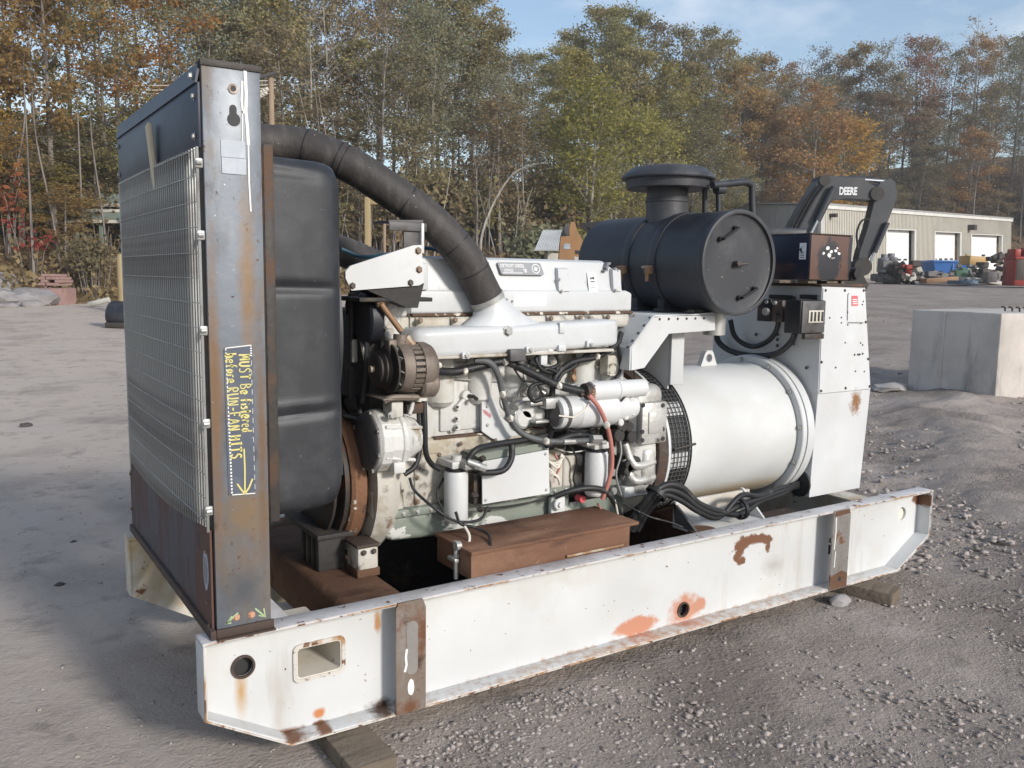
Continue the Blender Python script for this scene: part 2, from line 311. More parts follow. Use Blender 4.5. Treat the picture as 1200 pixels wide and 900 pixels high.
def link(name, me, mat, parent=None, smooth=38, label=None, kind=None):
    if mat is not None and not me.materials: me.materials.append(MAT[mat] if isinstance(mat, str) else mat)
    if smooth and len(me.polygons):
        me.polygons.foreach_set('use_smooth', [True] * len(me.polygons)); me.set_sharp_from_angle(angle=R(smooth))
    o = bpy.data.objects.new(name, me); COL.objects.link(o)
    if parent is not None: o.parent = parent
    if label: o['label'] = label
    if kind: o['kind'] = kind
    return o
def tag(o, label=None, cat=None, group=None, kind=None):
    for k, v in (('label', label), ('category', cat), ('group', group), ('kind', kind)):
        if v: o[k] = v
    return o
def thing(name, label, cat, loc=(0, 0, 0), rz=0.0, group=None):
    o = bpy.data.objects.new(name, None); COL.objects.link(o); o.location = loc; o.rotation_euler = (0, 0, rz); o.empty_display_size = .2
    return tag(o, label, cat, group)
def copy_tree(o, parent=None):
    c = o.copy(); COL.objects.link(c)
    if parent is not None: c.parent = parent
    for ch in list(o.children): copy_tree(ch, c)
    return c
_bolt = {}
def bolts(pts, nrm, r, parent, mat='bolt_steel', h=None, name='bolt', n=6):
    key = (mat, n)
    if key not in _bolt:
        q = MB(); q.lathe([(-.15, 1.0), (.0, 1.45), (.12, 1.45), (.13, 1.0), (.8, 1.0), (.9, .8)], (0, 0, 0), (0, 0, 1), n)
        bmesh.ops.recalc_face_normals(q.bm, faces=q.bm.faces[:])
        me = bpy.data.meshes.new('bolt'); q.bm.to_mesh(me); q.bm.free(); me.materials.append(MAT[mat]); _bolt[key] = me
    nrm = Vector(nrm).normalized(); rot = nrm.to_track_quat('Z', 'Y').to_matrix().to_4x4()
    for p in pts:
        o = bpy.data.objects.new(name, _bolt[key]); COL.objects.link(o); o.parent = parent
        o.matrix_local = Matrix.Translation(Vector(p)) @ rot @ Matrix.Diagonal((r, r, (h or r) * 1.0, 1))
def circ(cx, cy, r, n=28, ry=None, jit=0.0):
    return [(cx + r * math.cos(2 * math.pi * i / n) * (1 + jit * (rnd.random() - .5)), cy + (ry or r) * math.sin(2 * math.pi * i / n) * (1 + jit * (rnd.random() - .5))) for i in range(n)]
def rrect(x0, y0, x1, y1, r, k=4):
    o = []
    for cx, cy, a0 in ((x1 - r, y1 - r, 0), (x0 + r, y1 - r, 90), (x0 + r, y0 + r, 180), (x1 - r, y0 + r, 270)):
        for i in range(k + 1):
            a = R(a0 + 90 * i / k); o.append((cx + r * math.cos(a), cy + r * math.sin(a)))
    return o
def text_mesh(body, size, M, mat, parent, name, extrude=0.0008, offset=0.0, align='LEFT', sx=1.0):
    cu = bpy.data.curves.new(name, 'FONT'); cu.body = body; cu.size = size; cu.extrude = extrude; cu.offset = offset; cu.align_x = align
    t = bpy.data.objects.new(name, cu); me = bpy.data.meshes.new_from_object(t)
    bpy.data.objects.remove(t); me.transform(M @ Matrix.Diagonal((sx, 1, 1, 1)))
    return link(name, me, mat, parent, smooth=0)
def mat_basis(o, ex, ey):
    ex = Vector(ex).normalized(); ey = Vector(ey).normalized(); ez = ex.cross(ey)
    m = Matrix((ex, ey, ez)).transposed().to_4x4(); m.translation = Vector(o); return m
# ------------------------------------------------------------------ the lie of the land
def slope_t(x, y):
    az = math.degrees(math.atan2(y - CAM.y, x - CAM.x)); return max(-2.5, min(2.5, (56.78 - az) / 30.4))
def lerp_t(t, tab):
    if t <= tab[0][0]: return tab[0][1]
    for (a, b), (c, d) in zip(tab[:-1], tab[1:]):
        if t <= c: return b + (d - b) * (t - a) / (c - a)
    return tab[-1][1]
GZ = -0.065
def ground_z(x, y):
    d = math.hypot(x - CAM.x, y - CAM.y); t = slope_t(x, y)
    if abs(57 - math.degrees(math.atan2(y - CAM.y, x - CAM.x))) > 120: return GZ
    s = lerp_t(t, [(-1.6, .028), (-1, .030), (1, .034), (1.6, .034)])
    e = max(0.0, d - 9); 
    return GZ + s * (e * e / (e + 6))
HD0 = [(-1.2, 30), (-1, 31), (-.5, 36), (0, 44), (.35, 60), (.6, 88), (1, 100), (1.3, 105)]
HM = [(-1.2, 6), (-1, 6), (-.45, 7), (0, 8), (.5, 10), (.75, 14), (1.0, 16), (1.3, 16)]
def hill_z(x, y):
    d = math.hypot(x - CAM.x, y - CAM.y); t = slope_t(x, y); d0 = lerp_t(t, HD0)
    z = ground_z(x, y)
    if d > d0: z += lerp_t(t, HM) * (1 - math.exp(-(d - d0) / 16)) + .35 * noise.noise(Vector((x * .25, y * .25, 3))) * min(1, (d - d0) / 3)
    return z
def polar(px, d):
    """ground position seen at photo column px, d metres away"""
    r = ray(px, 324); r.z = 0; r.normalize()
    return CAM.x + r.x * d, CAM.y + r.y * d
# ================================================================== THE GENERATOR SET
L, H, VE, CLn, FWD, YC = 3.772, 0.40, 0.244, 0.266, 0.084, 0.684
G = thing('generator_set', 'white diesel generator set on steel skid with tall black radiator', 'generator')
def part(mb, name, mat, parent=G, **k): return mb.build(name, mat, parent, **k)
# ---- side beams -----------------------------------------------------------
prof = [(0, H), (L, H), (L, H - VE), (L - CLn, 0), (CLn, 0), (0, H - VE)]
T = .012
def beam(y0, y1, yw0, yw1, holes, mat, edge, label):
    """flanges run y0..y1, web yw0..yw1"""
    inn = [(T, H - T), (L - T, H - T), (L - T, H - VE + .004), (L - CLn - .004, T), (CLn + .004, T), (T, H - VE + .004)]
    b = part(MB().prism(inn, 'y', yw0, yw1, holes), 'side_beam', mat, label=label, smooth=0)
    fl = MB().box((0, y0, H - T), (L, y1, H), .003)
    part(fl, 'top_flange', 'flange_top' if mat == 'beam_white' else edge, b)
    for x in (0, L - T): part(MB().box((x, y0, H - VE - .002), (x + T, y1, H - T - .001), .003), 'end_plate', mat, b)
    for sx in (0, 1):
        q = [(0, H - VE), (CLn, 0), (CLn + .005, T), (T, H - VE + .004)]
        if sx: q = [(L - a, z) for a, z in q]
        part(MB().prism(q, 'y', y0, y1), 'chamfer_plate', mat, b, smooth=0)
    part(MB().box((CLn + .004, y0, 0), (L - CLn - .004, y1, T), .003), 'bottom_flange', mat, b)
    e = MB()
    f = -.0015 if y0 < .5 else .0015; ye = y0 if y0 < .5 else y1
    def es(a, c):
        d = (Vector((c[0], 0, c[1])) - Vector((a[0], 0, a[1]))); n = 24; pts = []
        for i in range(n + 1): pts.append(Vector((a[0], ye + f, a[1])) + d * i / n)
        e.tube(pts, .0032, 5, sm=False)
    k = .004
    es((0, H - k), (L, H - k)); es((L - k, H), (L - k, H - VE)); es((L - k, H - VE), (L - CLn, k)); es((L - CLn, k), (CLn, k)); es((CLn, k), (k, H - VE)); es((k, H - VE), (k, H))
    part(e, 'rusty_edge', 'beam_edge', b)
    return b
c1 = at(284.5, 781, y=.074); c3 = at(800, 714, y=.076); c4 = at(1056.5, 602, y=.076)
wa, wb = at(345, 816, y=.074), at(400, 782, y=.074)
x0, x1 = wa.x + .004, wb.x + .004; zc = .235
near = beam(0, FWD, .074, .084, [circ(c1.x, c1.z, .033), circ(c3.x, c3.z, .031), circ(c4.x, c4.z, .036), rrect(x0, .178, x1, .292, .016),
            rrect(3.02, .145, 3.075, .235, .004)], 'beam_white', 'beam_edge', 'near white side beam with rust patches and round holes')
far = beam(1.300 - FWD, 1.300, 1.216, 1.226, [circ(3.5, .3, .036)], 'beam_far', 'beam_far', 'far white side beam streaked with rust')
q = MB().prism(rrect(x0 + .001, .179, x1 - .001, .291, .015), 'y', .070, .40, [rrect(x0 + .008, .186, x1 - .008, .284, .012)])
part(q, 'fork_pocket', 'beam_far', near)
q = MB(); q.prism(rrect(x0 - .008, .170, x1 + .008, .300, .022), 'y', .066, .0735, [rrect(x0 + .004, .182, x1 - .004, .288, .014)]); part(q, 'pocket_rim', 'beam_edge', near)
q = MB(); q.ringc((c1.x, .067, c1.z), (0, 1, 0), .038, .031, .008); part(q, 'hole_rim', 'rust_dark', near); part(MB().box((c1.x - .07, .10, c1.z - .07), (c1.x + .07, .104, c1.z + .07)), 'hole_back', 'print_black', near)  # black plate behind the hole paints its inside dark
q = MB(); q.ringc((c3.x, .068, c3.z), (0, 1, 0), .034, .027, .007); part(q, 'hole_rim', 'rust_dark', near); part(MB().box((c3.x - .07, .10, c3.z - .07), (c3.x + .07, .104, c3.z + .07)), 'hole_back', 'print_black', near)  # same black backing, the dark of the hole put in as colour
# straps
def strap(pa, pb, mat, w0, w1, label):
    xl, xr = pa, pb
    s = part(MB().prism([(xl, .005), (xr, .005), (xr, H - .03), (xr - .012, H + .001), (xl + .008, H + .001), (xl, H - .02)], 'y', -.0095, -.0015), 'tie_strap', mat, label=label)
    return s
st1 = strap(.629, .741, 'strap_steel', 0, 0, 'brown rusty strap with an oval slot')
q = MB(); q.prism(circ(.683, .095, .013, 14, .027, .25), 'y', -.0112, -.0098); part(q, 'slot_mark', 'paint_white', st1)
q = MB(); q.ribbon([(.668, -.0105, .235), (.664, -.0105, .205), (.667, -.0105, .18), (.660, -.0105, .155)], .008, (0, -1, 0)); part(q, 'paint_run', 'paint_white', st1)
q = MB(); q.prism(rrect(.668, .14, .71, .33, .02), 'y', -.0104, -.0098); part(q, 'worn_patch', 'strap_bare', st1)
st2 = strap(2.935, 3.065, 'strap_bare', 0, 0, 'grey worn strap with a bolt hole')
q = MB(); q.prism([(2.937, .008), (3.062, .008), (3.062, .075), (3.02, .095), (2.96, .08), (2.937, .07)], 'y', -.0104, -.0098); q.prism([(2.938, .372), (3.062, .378), (3.05, .399), (2.95, .398)], 'y', -.0104, -.0098); part(q, 'rust_patch', 'rust', st2)
q = MB(); q.cyl((3.005, -.0115, .055), (3.005, -.0102, .055), .012); part(q, 'bolt_hole', 'print_black', st2)
q = MB(); q.ribbon([(2.952, -.0105, .37), (2.956, -.0105, .29), (2.95, -.0105, .21)], .007, (0, -1, 0)); q.ribbon([(2.962, -.0105, .2), (2.958, -.0105, .12)], .006, (0, -1, 0)); part(q, 'paint_run', 'paint_white', st2)
# ---- cross members -----------------------------------------------------------
part(MB().box((.17, .086, .30), (.30, 1.214, .392), .006), 'front_cross_member', 'flange_top')
cm = part(MB().box((.50, .086, .17), (.745, 1.214, .372), .035, 4), 'cross_member', 'rust', label='brown rusty square tube under the engine front')
part(MB().box((2.35, .086, .10), (2.60, 1.214, .33), .03, 4), 'cross_member', 'rust')
part(MB().box((1.15, .15, .02), (1.23, 1.214, .12), .01), 'floor_rib', 'rust_dark')
for x in (1.55,): part(MB().box((x, .30, .02), (x + .10, 1.214, .2), .01), 'floor_rib', 'rust_dark')
part(MB().box((3.55, .086, .02), (3.70, 1.214, .30), .01), 'rear_cross_member', 'beam_far')
part(MB().box((.80, .30, .03), (3.45, 1.20, .05), .004), 'belly_plate', 'navy_paint')  # dark floor plate, also added to hide sky-lit ground under the sump
part(MB().box((.80, .93, .052), (2.30, .95, .50), .004), 'gap_shade', 'grime_shade_dark')  # added dark plate: painted shade so the gap under the sump stays black
part(MB().box((.80, .62, .052), (.82, .925, .46), .004), 'gap_shade', 'grime_shade_dark')  # second added plate, same painted shade toward the front
# ---- front engine mount --------------------------------------------------------
q = MB(); a = at(415, 640, y=.36)
q.box((.650, .36, .375), (.735, .47, .485), .012)
mt = part(q, 'engine_mount', 'engine_dirty', label='chipped white front engine mount block')
q = MB(); q.box((.645, .355, .486), (.740, .48, .498), .004); part(q, 'mount_cap', 'rust_dark', mt)
for k in range(4):
    q = MB(); q.box((.55, .50 + k * .055, .372), (.66, .53 + k * .055, .50), .006); part(q, 'mount_rib', 'grime_shade_dark', mt)
q = MB(); q.box((.54, .48, .50), (.69, .86, .52), .005); part(q, 'mount_plate', 'grime_shade_dark', mt)
q = MB(); q.box((.646, .356, .372), (.739, .474, .405), .006); part(q, 'mount_foot', 'rust', mt)
bolts([(.672, .354, .47), (.712, .354, .47)], (0, -1, 0), .008, mt, 'bolt_dark')

# ================================================================== RADIATOR
RX0, RX1, RY0, RY1, RZ = .0493, .2137, .017, 1.335, 2.081
rad = part(MB().box((.075, .04, .46), (.205, 1.31, 2.03), .004), 'radiator', 'core_fins', label='tall dark radiator with a wire guard')
col = part(MB().box((RX0, RY0, H + .004), (RX1, RY0 + .012, RZ), .002), 'side_column', 'column_steel', G, label='near grey steel column with rust and handwriting')
q = MB().box((RX0 - .002, RY0 + .0125, H + .004), (RX0 + .008, RY0 + .07, RZ - .002), .002); q.box((RX1 - .008, RY0 + .0125, H + .004), (RX1 + .002, RY0 + .07, RZ - .002), .002)
part(q, 'column_flange', 'dark_iron', rad)
q = MB().box((RX0 - .002, RY0 - .004, RZ), (RX1 + .003, RY0 + .06, RZ + .007), .002); q.box((RX0 - .004, RY0 - .005, RZ - .012), (RX1 + .004, RY0 - .0005, RZ + .006), .001); part(q, 'column_cap', 'dark_iron', rad)
q = MB().box((RX0, RY1 - .012, H + .004), (RX1, RY1, RZ), .002); q.box((.044, RY1 - .15, .69), (.052, RY1 - .004, 1.86), .002); part(q, 'side_column', 'column_steel', rad, label='far grey steel column')
# header tank (navy) with lip
q = MB().box((.040, RY0 + .014, 1.845), (.052, RY1 - .002, RZ - .055), .002); hd = part(q, 'header_panel', 'navy_paint', rad)
q = MB().prism([(.034, RZ - .058), (.044, RZ - .004), (.22, RZ + .004), (.22, RZ - .004), (.05, RZ - .014), (.04, RZ - .058)], 'y', RY0 + .014, RY1 - .001)
part(q, 'top_cover', 'navy_paint', rad)
q = MB().box((.05, RY0 + .02, 1.86), (.21, RY1 - .02, RZ - .02), .01); part(q, 'header_tank', 'navy_paint', rad)
bolts([(.039, RY0 + .05, RZ - .09), (.033, RY0 + .05, RZ - .035), (.038, RY0 + .05, 1.88), (.038, RY1 - .03, RZ - .09), (.038, RY1 - .03, 1.88)], (-1, 0, 0), .008, rad, 'galvanised')
# lower panel with bowed upper edge
n = 24; pl = []
for i in range(n + 1):
    t = i / n; y = RY0 + .012 + t * (RY1 - RY0 - .014); pl.append((y, .735 - .05 * t * .6 - .028 * math.sin(math.pi * t)))
q = MB().prism([(RY1 - .002, H + .006), (RY0 + .012, H + .006)] + pl, 'x', .038, .044); lp = part(q, 'lower_panel', 'navy_rust', rad)
q = MB().box((.046, RY0 + .02, H + .01), (.08, RY1 - .02, .60), .004); part(q, 'lower_tank', 'navy_rust', rad)
q = MB(); c = at(241.5, 668, x=.037); q.prism(circ(c.y, c.z, .030, 20, .062, .1), 'x', .0355, .0375); rs = part(q, 'round_sticker', 'label_silver', rad)
q = MB(); q.prism(circ(c.y, c.z, .018, 16, .042), 'x', .0345, .0353, [circ(c.y, c.z, .014, 16, .036)])
for k in range(5): q.box((.0345, c.y - .012, c.z - .025 + k * .011), (.0353, c.y + .01, c.z - .021 + k * .011))
part(q, 'sticker_print', 'badge_grey', rad)
bolts([(.038, RY0 + .05, .50), (.038, RY0 + .05, .66), (.038, RY1 - .02, .5), (.038, RY1 - .02, .65), (.038, RY0 + .04, .43)], (-1, 0, 0), .007, rad, 'bolt_steel')
# base angle
q = MB().box((RX0 - .004, RY0 - .012, H + .001), (RX1 + .006, RY0 - .001, H + .03), .002); q.box((RX0 - .022, RY0 - .012, H + .001), (RX0 - .005, RY1, H + .03), .002); q.box((RX0 - .004, RY0 - .03, H + .0008), (RX1 + .006, RY0 - .013, H + .006), .001)
part(q, 'base_angle', 'rust_dark', rad)
# wire guard: separate wires
gx = .030
gd = part(MB().tube([(gx, RY0 - .005, .735), (gx, RY0 - .005, 1.845)], .0042, 6, sm=False).tube([(gx, RY1 - .075, .68), (gx, RY1 - .075, 1.845)], .0042, 6, sm=False), 'wire_guard', 'galvanised', G)
def wire_mesh(h):
    m = MB(); m.tube([(0, 0, 0), (0, 0, h)], .0027, 5, sm=False); bmesh.ops.recalc_face_normals(m.bm, faces=m.bm.faces[:])
    me = bpy.data.meshes.new('wire'); m.bm.to_mesh(me); m.bm.free(); me.materials.append(MAT['galvanised']); return me
wv = wire_mesh(1.0); ny = 44
for i in range(1, ny):
    t = i / ny; y = RY0 - .005 + t * (RY1 - .07 - RY0); zb = .735 - .05 * t * .6 - .03 * math.sin(math.pi * t) + .012
    o = bpy.data.objects.new('wire', wv); COL.objects.link(o); o.parent = gd; o.location = (gx + .012 * math.sin(math.pi * t) * -.6, y, zb); o.scale = (1, 1, 1.845 - zb)
for k in range(16):
    z = .765 + k * .0715
    m = MB().tube([(gx - .003 - .012 * math.sin(math.pi * t) * .6, RY0 - .005 + t * (RY1 - .07 - RY0), z) for t in [j / 8 for j in range(9)]], .0016, 5, sm=False)
    part(m, 'wire', 'galvanised', gd)
for z in (.80, 1.06, 1.33, 1.60, 1.80):
    m = MB().box((gx - .009, RY0 - .014, z - .014), (gx + .014, RY0 - .001, z + .014), .004); m.cyl((gx - .006, RY0 - .017, z), (gx + .008, RY0 - .017, z), .006, n=8); part(m, 'guard_clip', 'galvanised', gd)
# column details
yl = RY0 - .001
p = at(273, 104, y=yl); q = MB().ringc((p.x, yl - .003, p.z), (0, 1, 0), .014, .008, .004, 20); part(q, 'hole_collar', 'strap_steel', col)
q = MB().cyl((p.x, yl - .0012, p.z), (p.x, yl, p.z), .0085); part(q, 'bolt_hole', 'print_black', col)
a, b = at(273, 127, y=yl), at(274, 140, y=yl)
q = MB(); q.prism(circ(b.x, b.z, .0185, 20), 'y', yl - .001, yl + .0005); q.box((a.x - .010, yl - .0015, b.z), (a.x + .010, yl + .0005, a.z)); q.prism(circ(a.x, a.z, .010, 14), 'y', yl - .0018, yl + .0004); part(q, 'keyhole', 'print_black', col)
for (pxa, pya, pxb, pyb) in ((259, 166, 287, 184), (260, 186, 288, 203)):
    a, b = at(pxa, pyb, y=yl), at(pxb, pya, y=yl); q = MB().prism(rrect(a.x, a.z, b.x, b.z, .003), 'y', yl - .0022, yl + .0003); part(q, 'data_label', 'label_silver', col)
q = MB(); dr = [(287, 80), (288.5, 110), (288, 130), (290, 150), (291, 170)]; q.ribbon([at(x, y, y=yl - .0015) for x, y in dr], .009, (0, -1, 0))
q.ribbon([at(x, y, y=yl - .0012) for x, y in [(291, 170), (291.5, 190), (292, 215), (294, 248)]], .0045, (0, -1, 0)); q.ribbon([at(x, y, y=yl - .0013) for x, y in [(284, 95), (283, 118), (285, 133)]], .006, (0, -1, 0)); q.ribbon([at(x, y, y=yl - .0013) for x, y in [(284, 130), (284, 168)]], .003, (0, -1, 0))
q.prism(circ(at(286, 78, y=yl).x, at(286, 78, y=yl).z, .016, 12, .006, .4), 'y', yl - .003, yl - .0005)
part(q, 'paint_drip', 'paint_white', col)
# slate tape with handwriting reading downwards
a, b = at(263, 580, y=yl), at(296, 405, y=yl)
tp = part(MB().prism([(a.x + .012, a.z - .003), (at(299.5, 578, y=yl).x, a.z), (b.x, b.z), (at(262, 408, y=yl).x, b.z - .006)], 'y', yl - .0016, yl + .0002), 'marked_tape', 'tape_slate', col, label='slate tape with yellow handwriting and an arrow')
q = MB()
cr4 = [at(264.5, 408, y=yl - .002), at(294, 404.5, y=yl - .002), at(299, 578, y=yl - .002), at(272, 580, y=yl - .002)]
def dashes(p, r_, n, f0=0, f1=1, w=.0022):
    for i in range(n):
        t = f0 + (f1 - f0) * i / n; t2 = t + (f1 - f0) * .55 / n; q.ribbon([p.lerp(r_, t), p.lerp(r_, t2)], w, (0, -1, 0))
q.ribbon([cr4[0], cr4[1]], .003, (0, -1, 0)); q.ribbon([cr4[3], cr4[2]], .003, (0, -1, 0)); dashes(cr4[0], cr4[3], 16, 0, .45, .003); dashes(cr4[0], cr4[3], 24, .45, 1, .005); dashes(cr4[1], cr4[2], 5, 0, .08, .005); dashes(cr4[1], cr4[2], 14, .1, 1, .0012)
part(q, 'tape_edge_marks', 'paint_white', col)
STROKE = {'M': [[(0, 0), (.1, 1), (.45, .3), (.8, 1), (.9, 0)]], 'U': [[(0, 1), (.05, .2), (.4, 0), (.75, .2), (.8, 1)]], 'S': [[(.8, .9), (.4, 1), (.1, .75), (.7, .35), (.5, 0), (0, .1)]], 'T': [[(0, 1), (.9, 1)], [(.45, 1), (.42, 0)]],
 'B': [[(.05, 0), (.1, 1), (.6, .95), (.65, .65), (.15, .52), (.75, .4), (.7, .05), (.05, 0)]], 'e': [[(.05, .32), (.6, .38), (.5, .62), (.2, .6), (.05, .3), (.25, .02), (.6, .1)]], 'f': [[(.6, .95), (.35, 1), (.25, .7), (.25, -.05)], [(0, .5), (.55, .55)]],
 'i': [[(.15, .55), (.18, 0)], [(.15, .78), (.17, .82)]], 's': [[(.5, .55), (.2, .6), (.1, .42), (.5, .25), (.35, 0), (0, .05)]], 't': [[(.25, .95), (.25, .05), (.5, 0)], [(0, .62), (.5, .65)]], 'r': [[(.05, .6), (.1, 0)], [(.1, .4), (.3, .6), (.5, .55)]],
 'd': [[(.55, 1), (.55, 0)], [(.55, .5), (.2, .58), (.02, .25), (.25, 0), (.55, .15)]], 'b': [[(.05, 1), (.08, 0)], [(.08, .4), (.4, .58), (.6, .25), (.35, 0), (.08, .1)]], 'o': [[(.3, .58), (.05, .3), (.3, 0), (.58, .3), (.3, .58)]],
 'R': [[(.05, 0), (.1, 1), (.65, .92), (.65, .6), (.15, .5), (.75, 0)]], 'N': [[(.05, 0), (.1, 1), (.7, 0), (.75, 1)]], '-': [[(.05, .45), (.6, .48)]], 'F': [[(.1, 0), (.1, 1), (.75, 1)], [(.1, .55), (.6, .55)]], 'A': [[(0, 0), (.4, 1), (.8, 0)], [(.15, .4), (.65, .4)]],
 'H': [[(.05, 0), (.08, 1)], [(.7, 0), (.72, 1)], [(.06, .5), (.7, .52)]], 'I': [[(.3, 0), (.3, 1)], [(.05, 1), (.6, 1)], [(.05, 0), (.6, 0)]]}
ADV = {'i': .42, 's': .7, 't': .68, 'r': .66, 'f': .75, 'e': .8, 'b': .78, 'o': .78, 'd': .78, '-': .8, ' ': .55, 'I': .8, 'M': 1.15}
def handwrite(q, body, p0, p1, hgt, y, w):
    tot = sum(ADV.get(c, 1.0) for c in body); d = (p1 - p0); u = 0; k = d.length / tot; e = d.normalized(); upv = Vector((-e.z, 0, e.x)); 
    if upv.x < 0: upv = -upv
    for c in body:
        for st in STROKE.get(c, []):
            pts = [p0 + e * (u + a * .82) * k + upv * (b * hgt + (rnd.random() - .5) * .0035) for a, b in st]
            q.ribbon([Vector((v.x, y, v.z)) for v in spline(pts, 4)], w * rnd.uniform(.7, 1.35), (0, -1, 0))
        u += ADV.get(c, 1.0)
q = MB(); yy = yl - .0026
handwrite(q, 'MUST Be fistered', at(280, 416, y=yl), at(283.5, 508, y=yl), .030, yy, .0042)
handwrite(q, 'before RUN-FAN HITS', at(264, 415, y=yl), at(271, 540, y=yl), .030, yy, .0042)
A = [at(x, y, y=yy) for x, y in ((286, 526), (287, 550), (287, 577))]; q.ribbon(A, .0045, (0, -1, 0)); q.ribbon([at(278, 567, y=yy), at(283, 574, y=yy), at(287, 579, y=yy)], .005, (0, -1, 0)); q.ribbon([at(296, 561, y=yy), at(292, 571, y=yy), at(287, 579, y=yy)], .005, (0, -1, 0))
part(q, 'handwriting', 'marker_yellow', col)
q = MB()
for L_ in ([(279, 718), (265, 731)], [(272, 722), (264.5, 731.5), (271, 730)], [(299, 713), (310, 722)], [(309, 713), (311, 723), (303, 721)]): q.ribbon([at(x, y, y=yl - .0016) for x, y in L_], .005, (0, -1, 0))
part(q, 'chalk_arrow', 'marker_green', col)
bolts([at(277, 723.5, y=yl), at(295, 720.5, y=yl)], (0, -1, 0), .008, col, 'bolt_copper')
# ---- fan shroud ---------------------------------------------------------------
q = MB().box((.219, .020, .735), (.250, .034, 1.872), .004); q.box((.2165, .024, .74), (.224, .05, 1.87), .002)
part(q, 'shroud_flange', 'dark_iron', rad)
def shroud_ring(x, ins, cr):
    y0, y1, z0, z1 = .045 + ins, 1.305 - ins, .735 + ins, 1.848 - ins * .8; P = []
    nz_ = 90
    def gy(z):
        g = 0
        for zc_, w, d in ((1.452, .013, .015), (1.090, .012, -.006), (1.060, .012, .013), (1.80, .010, .009)):
            g += d * math.exp(-((z - zc_) / w) ** 2)
        return g * max(0.0, min(1.0, (.455 - x) / .03)) if x > .3 else g
    for i in range(nz_ + 1):                                   # near side, bottom to top
        z = z0 + cr + (z1 - z0 - 2 * cr) * i / nz_; P.append((x, y0 + gy(z), z))
    for i in range(1, 6): a = R(180 - 90 * i / 6); P.append((x, y0 + cr + cr * math.cos(a), z1 - cr + cr * math.sin(a)))
    P.append((x, y0 + cr, z1)); P.append((x, y1 - cr, z1))
    for i in range(1, 6): a = R(90 - 90 * i / 6); P.append((x, y1 - cr + cr * math.cos(a), z1 - cr + cr * math.sin(a)))
    for i in range(0, 9): P.append((x, y1, z1 - cr - (z1 - z0 - 2 * cr) * i / 8))
    for i in range(1, 6): a = R(-90 * i / 6); P.append((x, y1 - cr + cr * math.cos(a), z0 + cr + cr * math.sin(a)))
    P.append((x, y1 - cr, z0)); P.append((x, y0 + cr, z0))
    for i in range(1, 6): a = R(270 - 90 * i / 6); P.append((x, y0 + cr + cr * math.cos(a), z0 + cr + cr * math.sin(a)))
    return P
rings = [shroud_ring(*a) for a in ((.228, -.006, .02), (.236, -.006, .02), (.238, .0, .05), (.40, .004, .06), (.44, .008, .07), (.462, .016, .075), (.474, .030, .08), (.480, .050, .085), (.481, .075, .09))]
inner = []
for p in rings[-1]:
    d = Vector((0, p[1] - YC, p[2] - 1.29)).normalized(); inner.append((.49, YC + d.y * .50, 1.29 + d.z * .50))
rings.append(inner); rings.append([(.53, YC + (p[1] - YC), p[2]) for p in inner])
q = MB().loft(rings, True, False); sh = part(q, 'fan_shroud', 'black_plastic', rad, smooth=50)
q = MB().lathe([(0, .0), (.01, .48), (.012, .49)], (.50, YC, 1.29), (1, 0, 0), 32, False, False); part(q, 'fan_disc', 'grime_shade_dark', rad)
# second shroud wing seen above the engine side
q = MB().prism([(.50, 1.72), (.545, 1.30), (.555, .80), (.50, .76)], 'y', .26, .30); part(q, 'shroud_wing', 'black_plastic', rad)
# fan
fan = part(MB().cyl((.42, YC, 1.02), (.58, YC, 1.02), .10, n=20), 'fan', 'dark_iron', G)
for k in range(8):
    a = k * math.pi / 4; d = Vector((0, math.cos(a), math.sin(a))); t = Vector((0, -math.sin(a), math.cos(a)))
    c0 = Vector((.46, YC, 1.02)); q = MB()
    q.slab([c0 + d * .09 - t * .04, c0 + d * .09 + t * .04 + Vector((.05, 0, 0)), c0 + d * .27 + t * .07 + Vector((.05, 0, 0)), c0 + d * .27 - t * .07], .004); part(q, 'fan_blade', 'dark_iron', fan)
# crank damper
q = MB().lathe([(0, .10), (0, .262), (.012, .272), (.058, .272), (.062, .262), (.062, .10)], (.655, YC, .70), (1, 0, 0), 56); dm = part(q, 'crank_damper', 'rust_ring')
q = MB().cyl((.56, YC, .70), (.66, YC, .70), .11, n=24); q.cyl((.60, YC, .70), (.61, YC, .70), .23, n=40); q.cyl((.635, YC, .70), (.654, YC, .70), .25, n=40); part(q, 'crank_pulley', 'dark_iron', dm)
# ================================================================== ENGINE
def pbox(px0, py0, px1, py1, y0, y1, bev=.006, q=None, seg=2):
    """box whose near face (plane y0) spans two photo corners"""
    a, b = at(px0, py1, y=y0), at(px1, py0, y=y0)
    return (q or MB()).box((a.x, y0, a.z), (b.x, y1, b.z), bev, seg)
def ptube(pts, r, q=None, n=8, k=5): return (q or MB()).tube([at(x, y, y=d) for x, y, d in pts], r, n, k)
eb = part(MB().box((.82, .475, .82), (1.99, .92, 1.22), .02, 3), 'engine_block', 'engine_paint', label='dirty white engine block')
q = MB().box((.80, .445, .575), (1.97, .92, .855), .018, 3); part(q, 'crankcase', 'engine_dirty', eb)
q = MB().box((.84, .50, 1.21), (2.00, .88, 1.335), .012); part(q, 'cylinder_head', 'engine_dirty', eb)
q = MB()
for i in range(7):
    x = .88 + i * .175; q.cyl((x, .47, .98), (x, .47, 1.19), .055, n=16, bev=.02)
q.box((1.05, .462, .875), (1.62, .48, 1.15), .01)
part(q, 'block_casting', 'engine_paint', eb)
# rust ledge line
a, b = at(510, 524, y=.44), at(612, 511, y=.44)
q = MB().box((a.x, .440, .850), (1.60, .475, .859), .003); part(q, 'block_ledge', 'dark_gasket', eb)
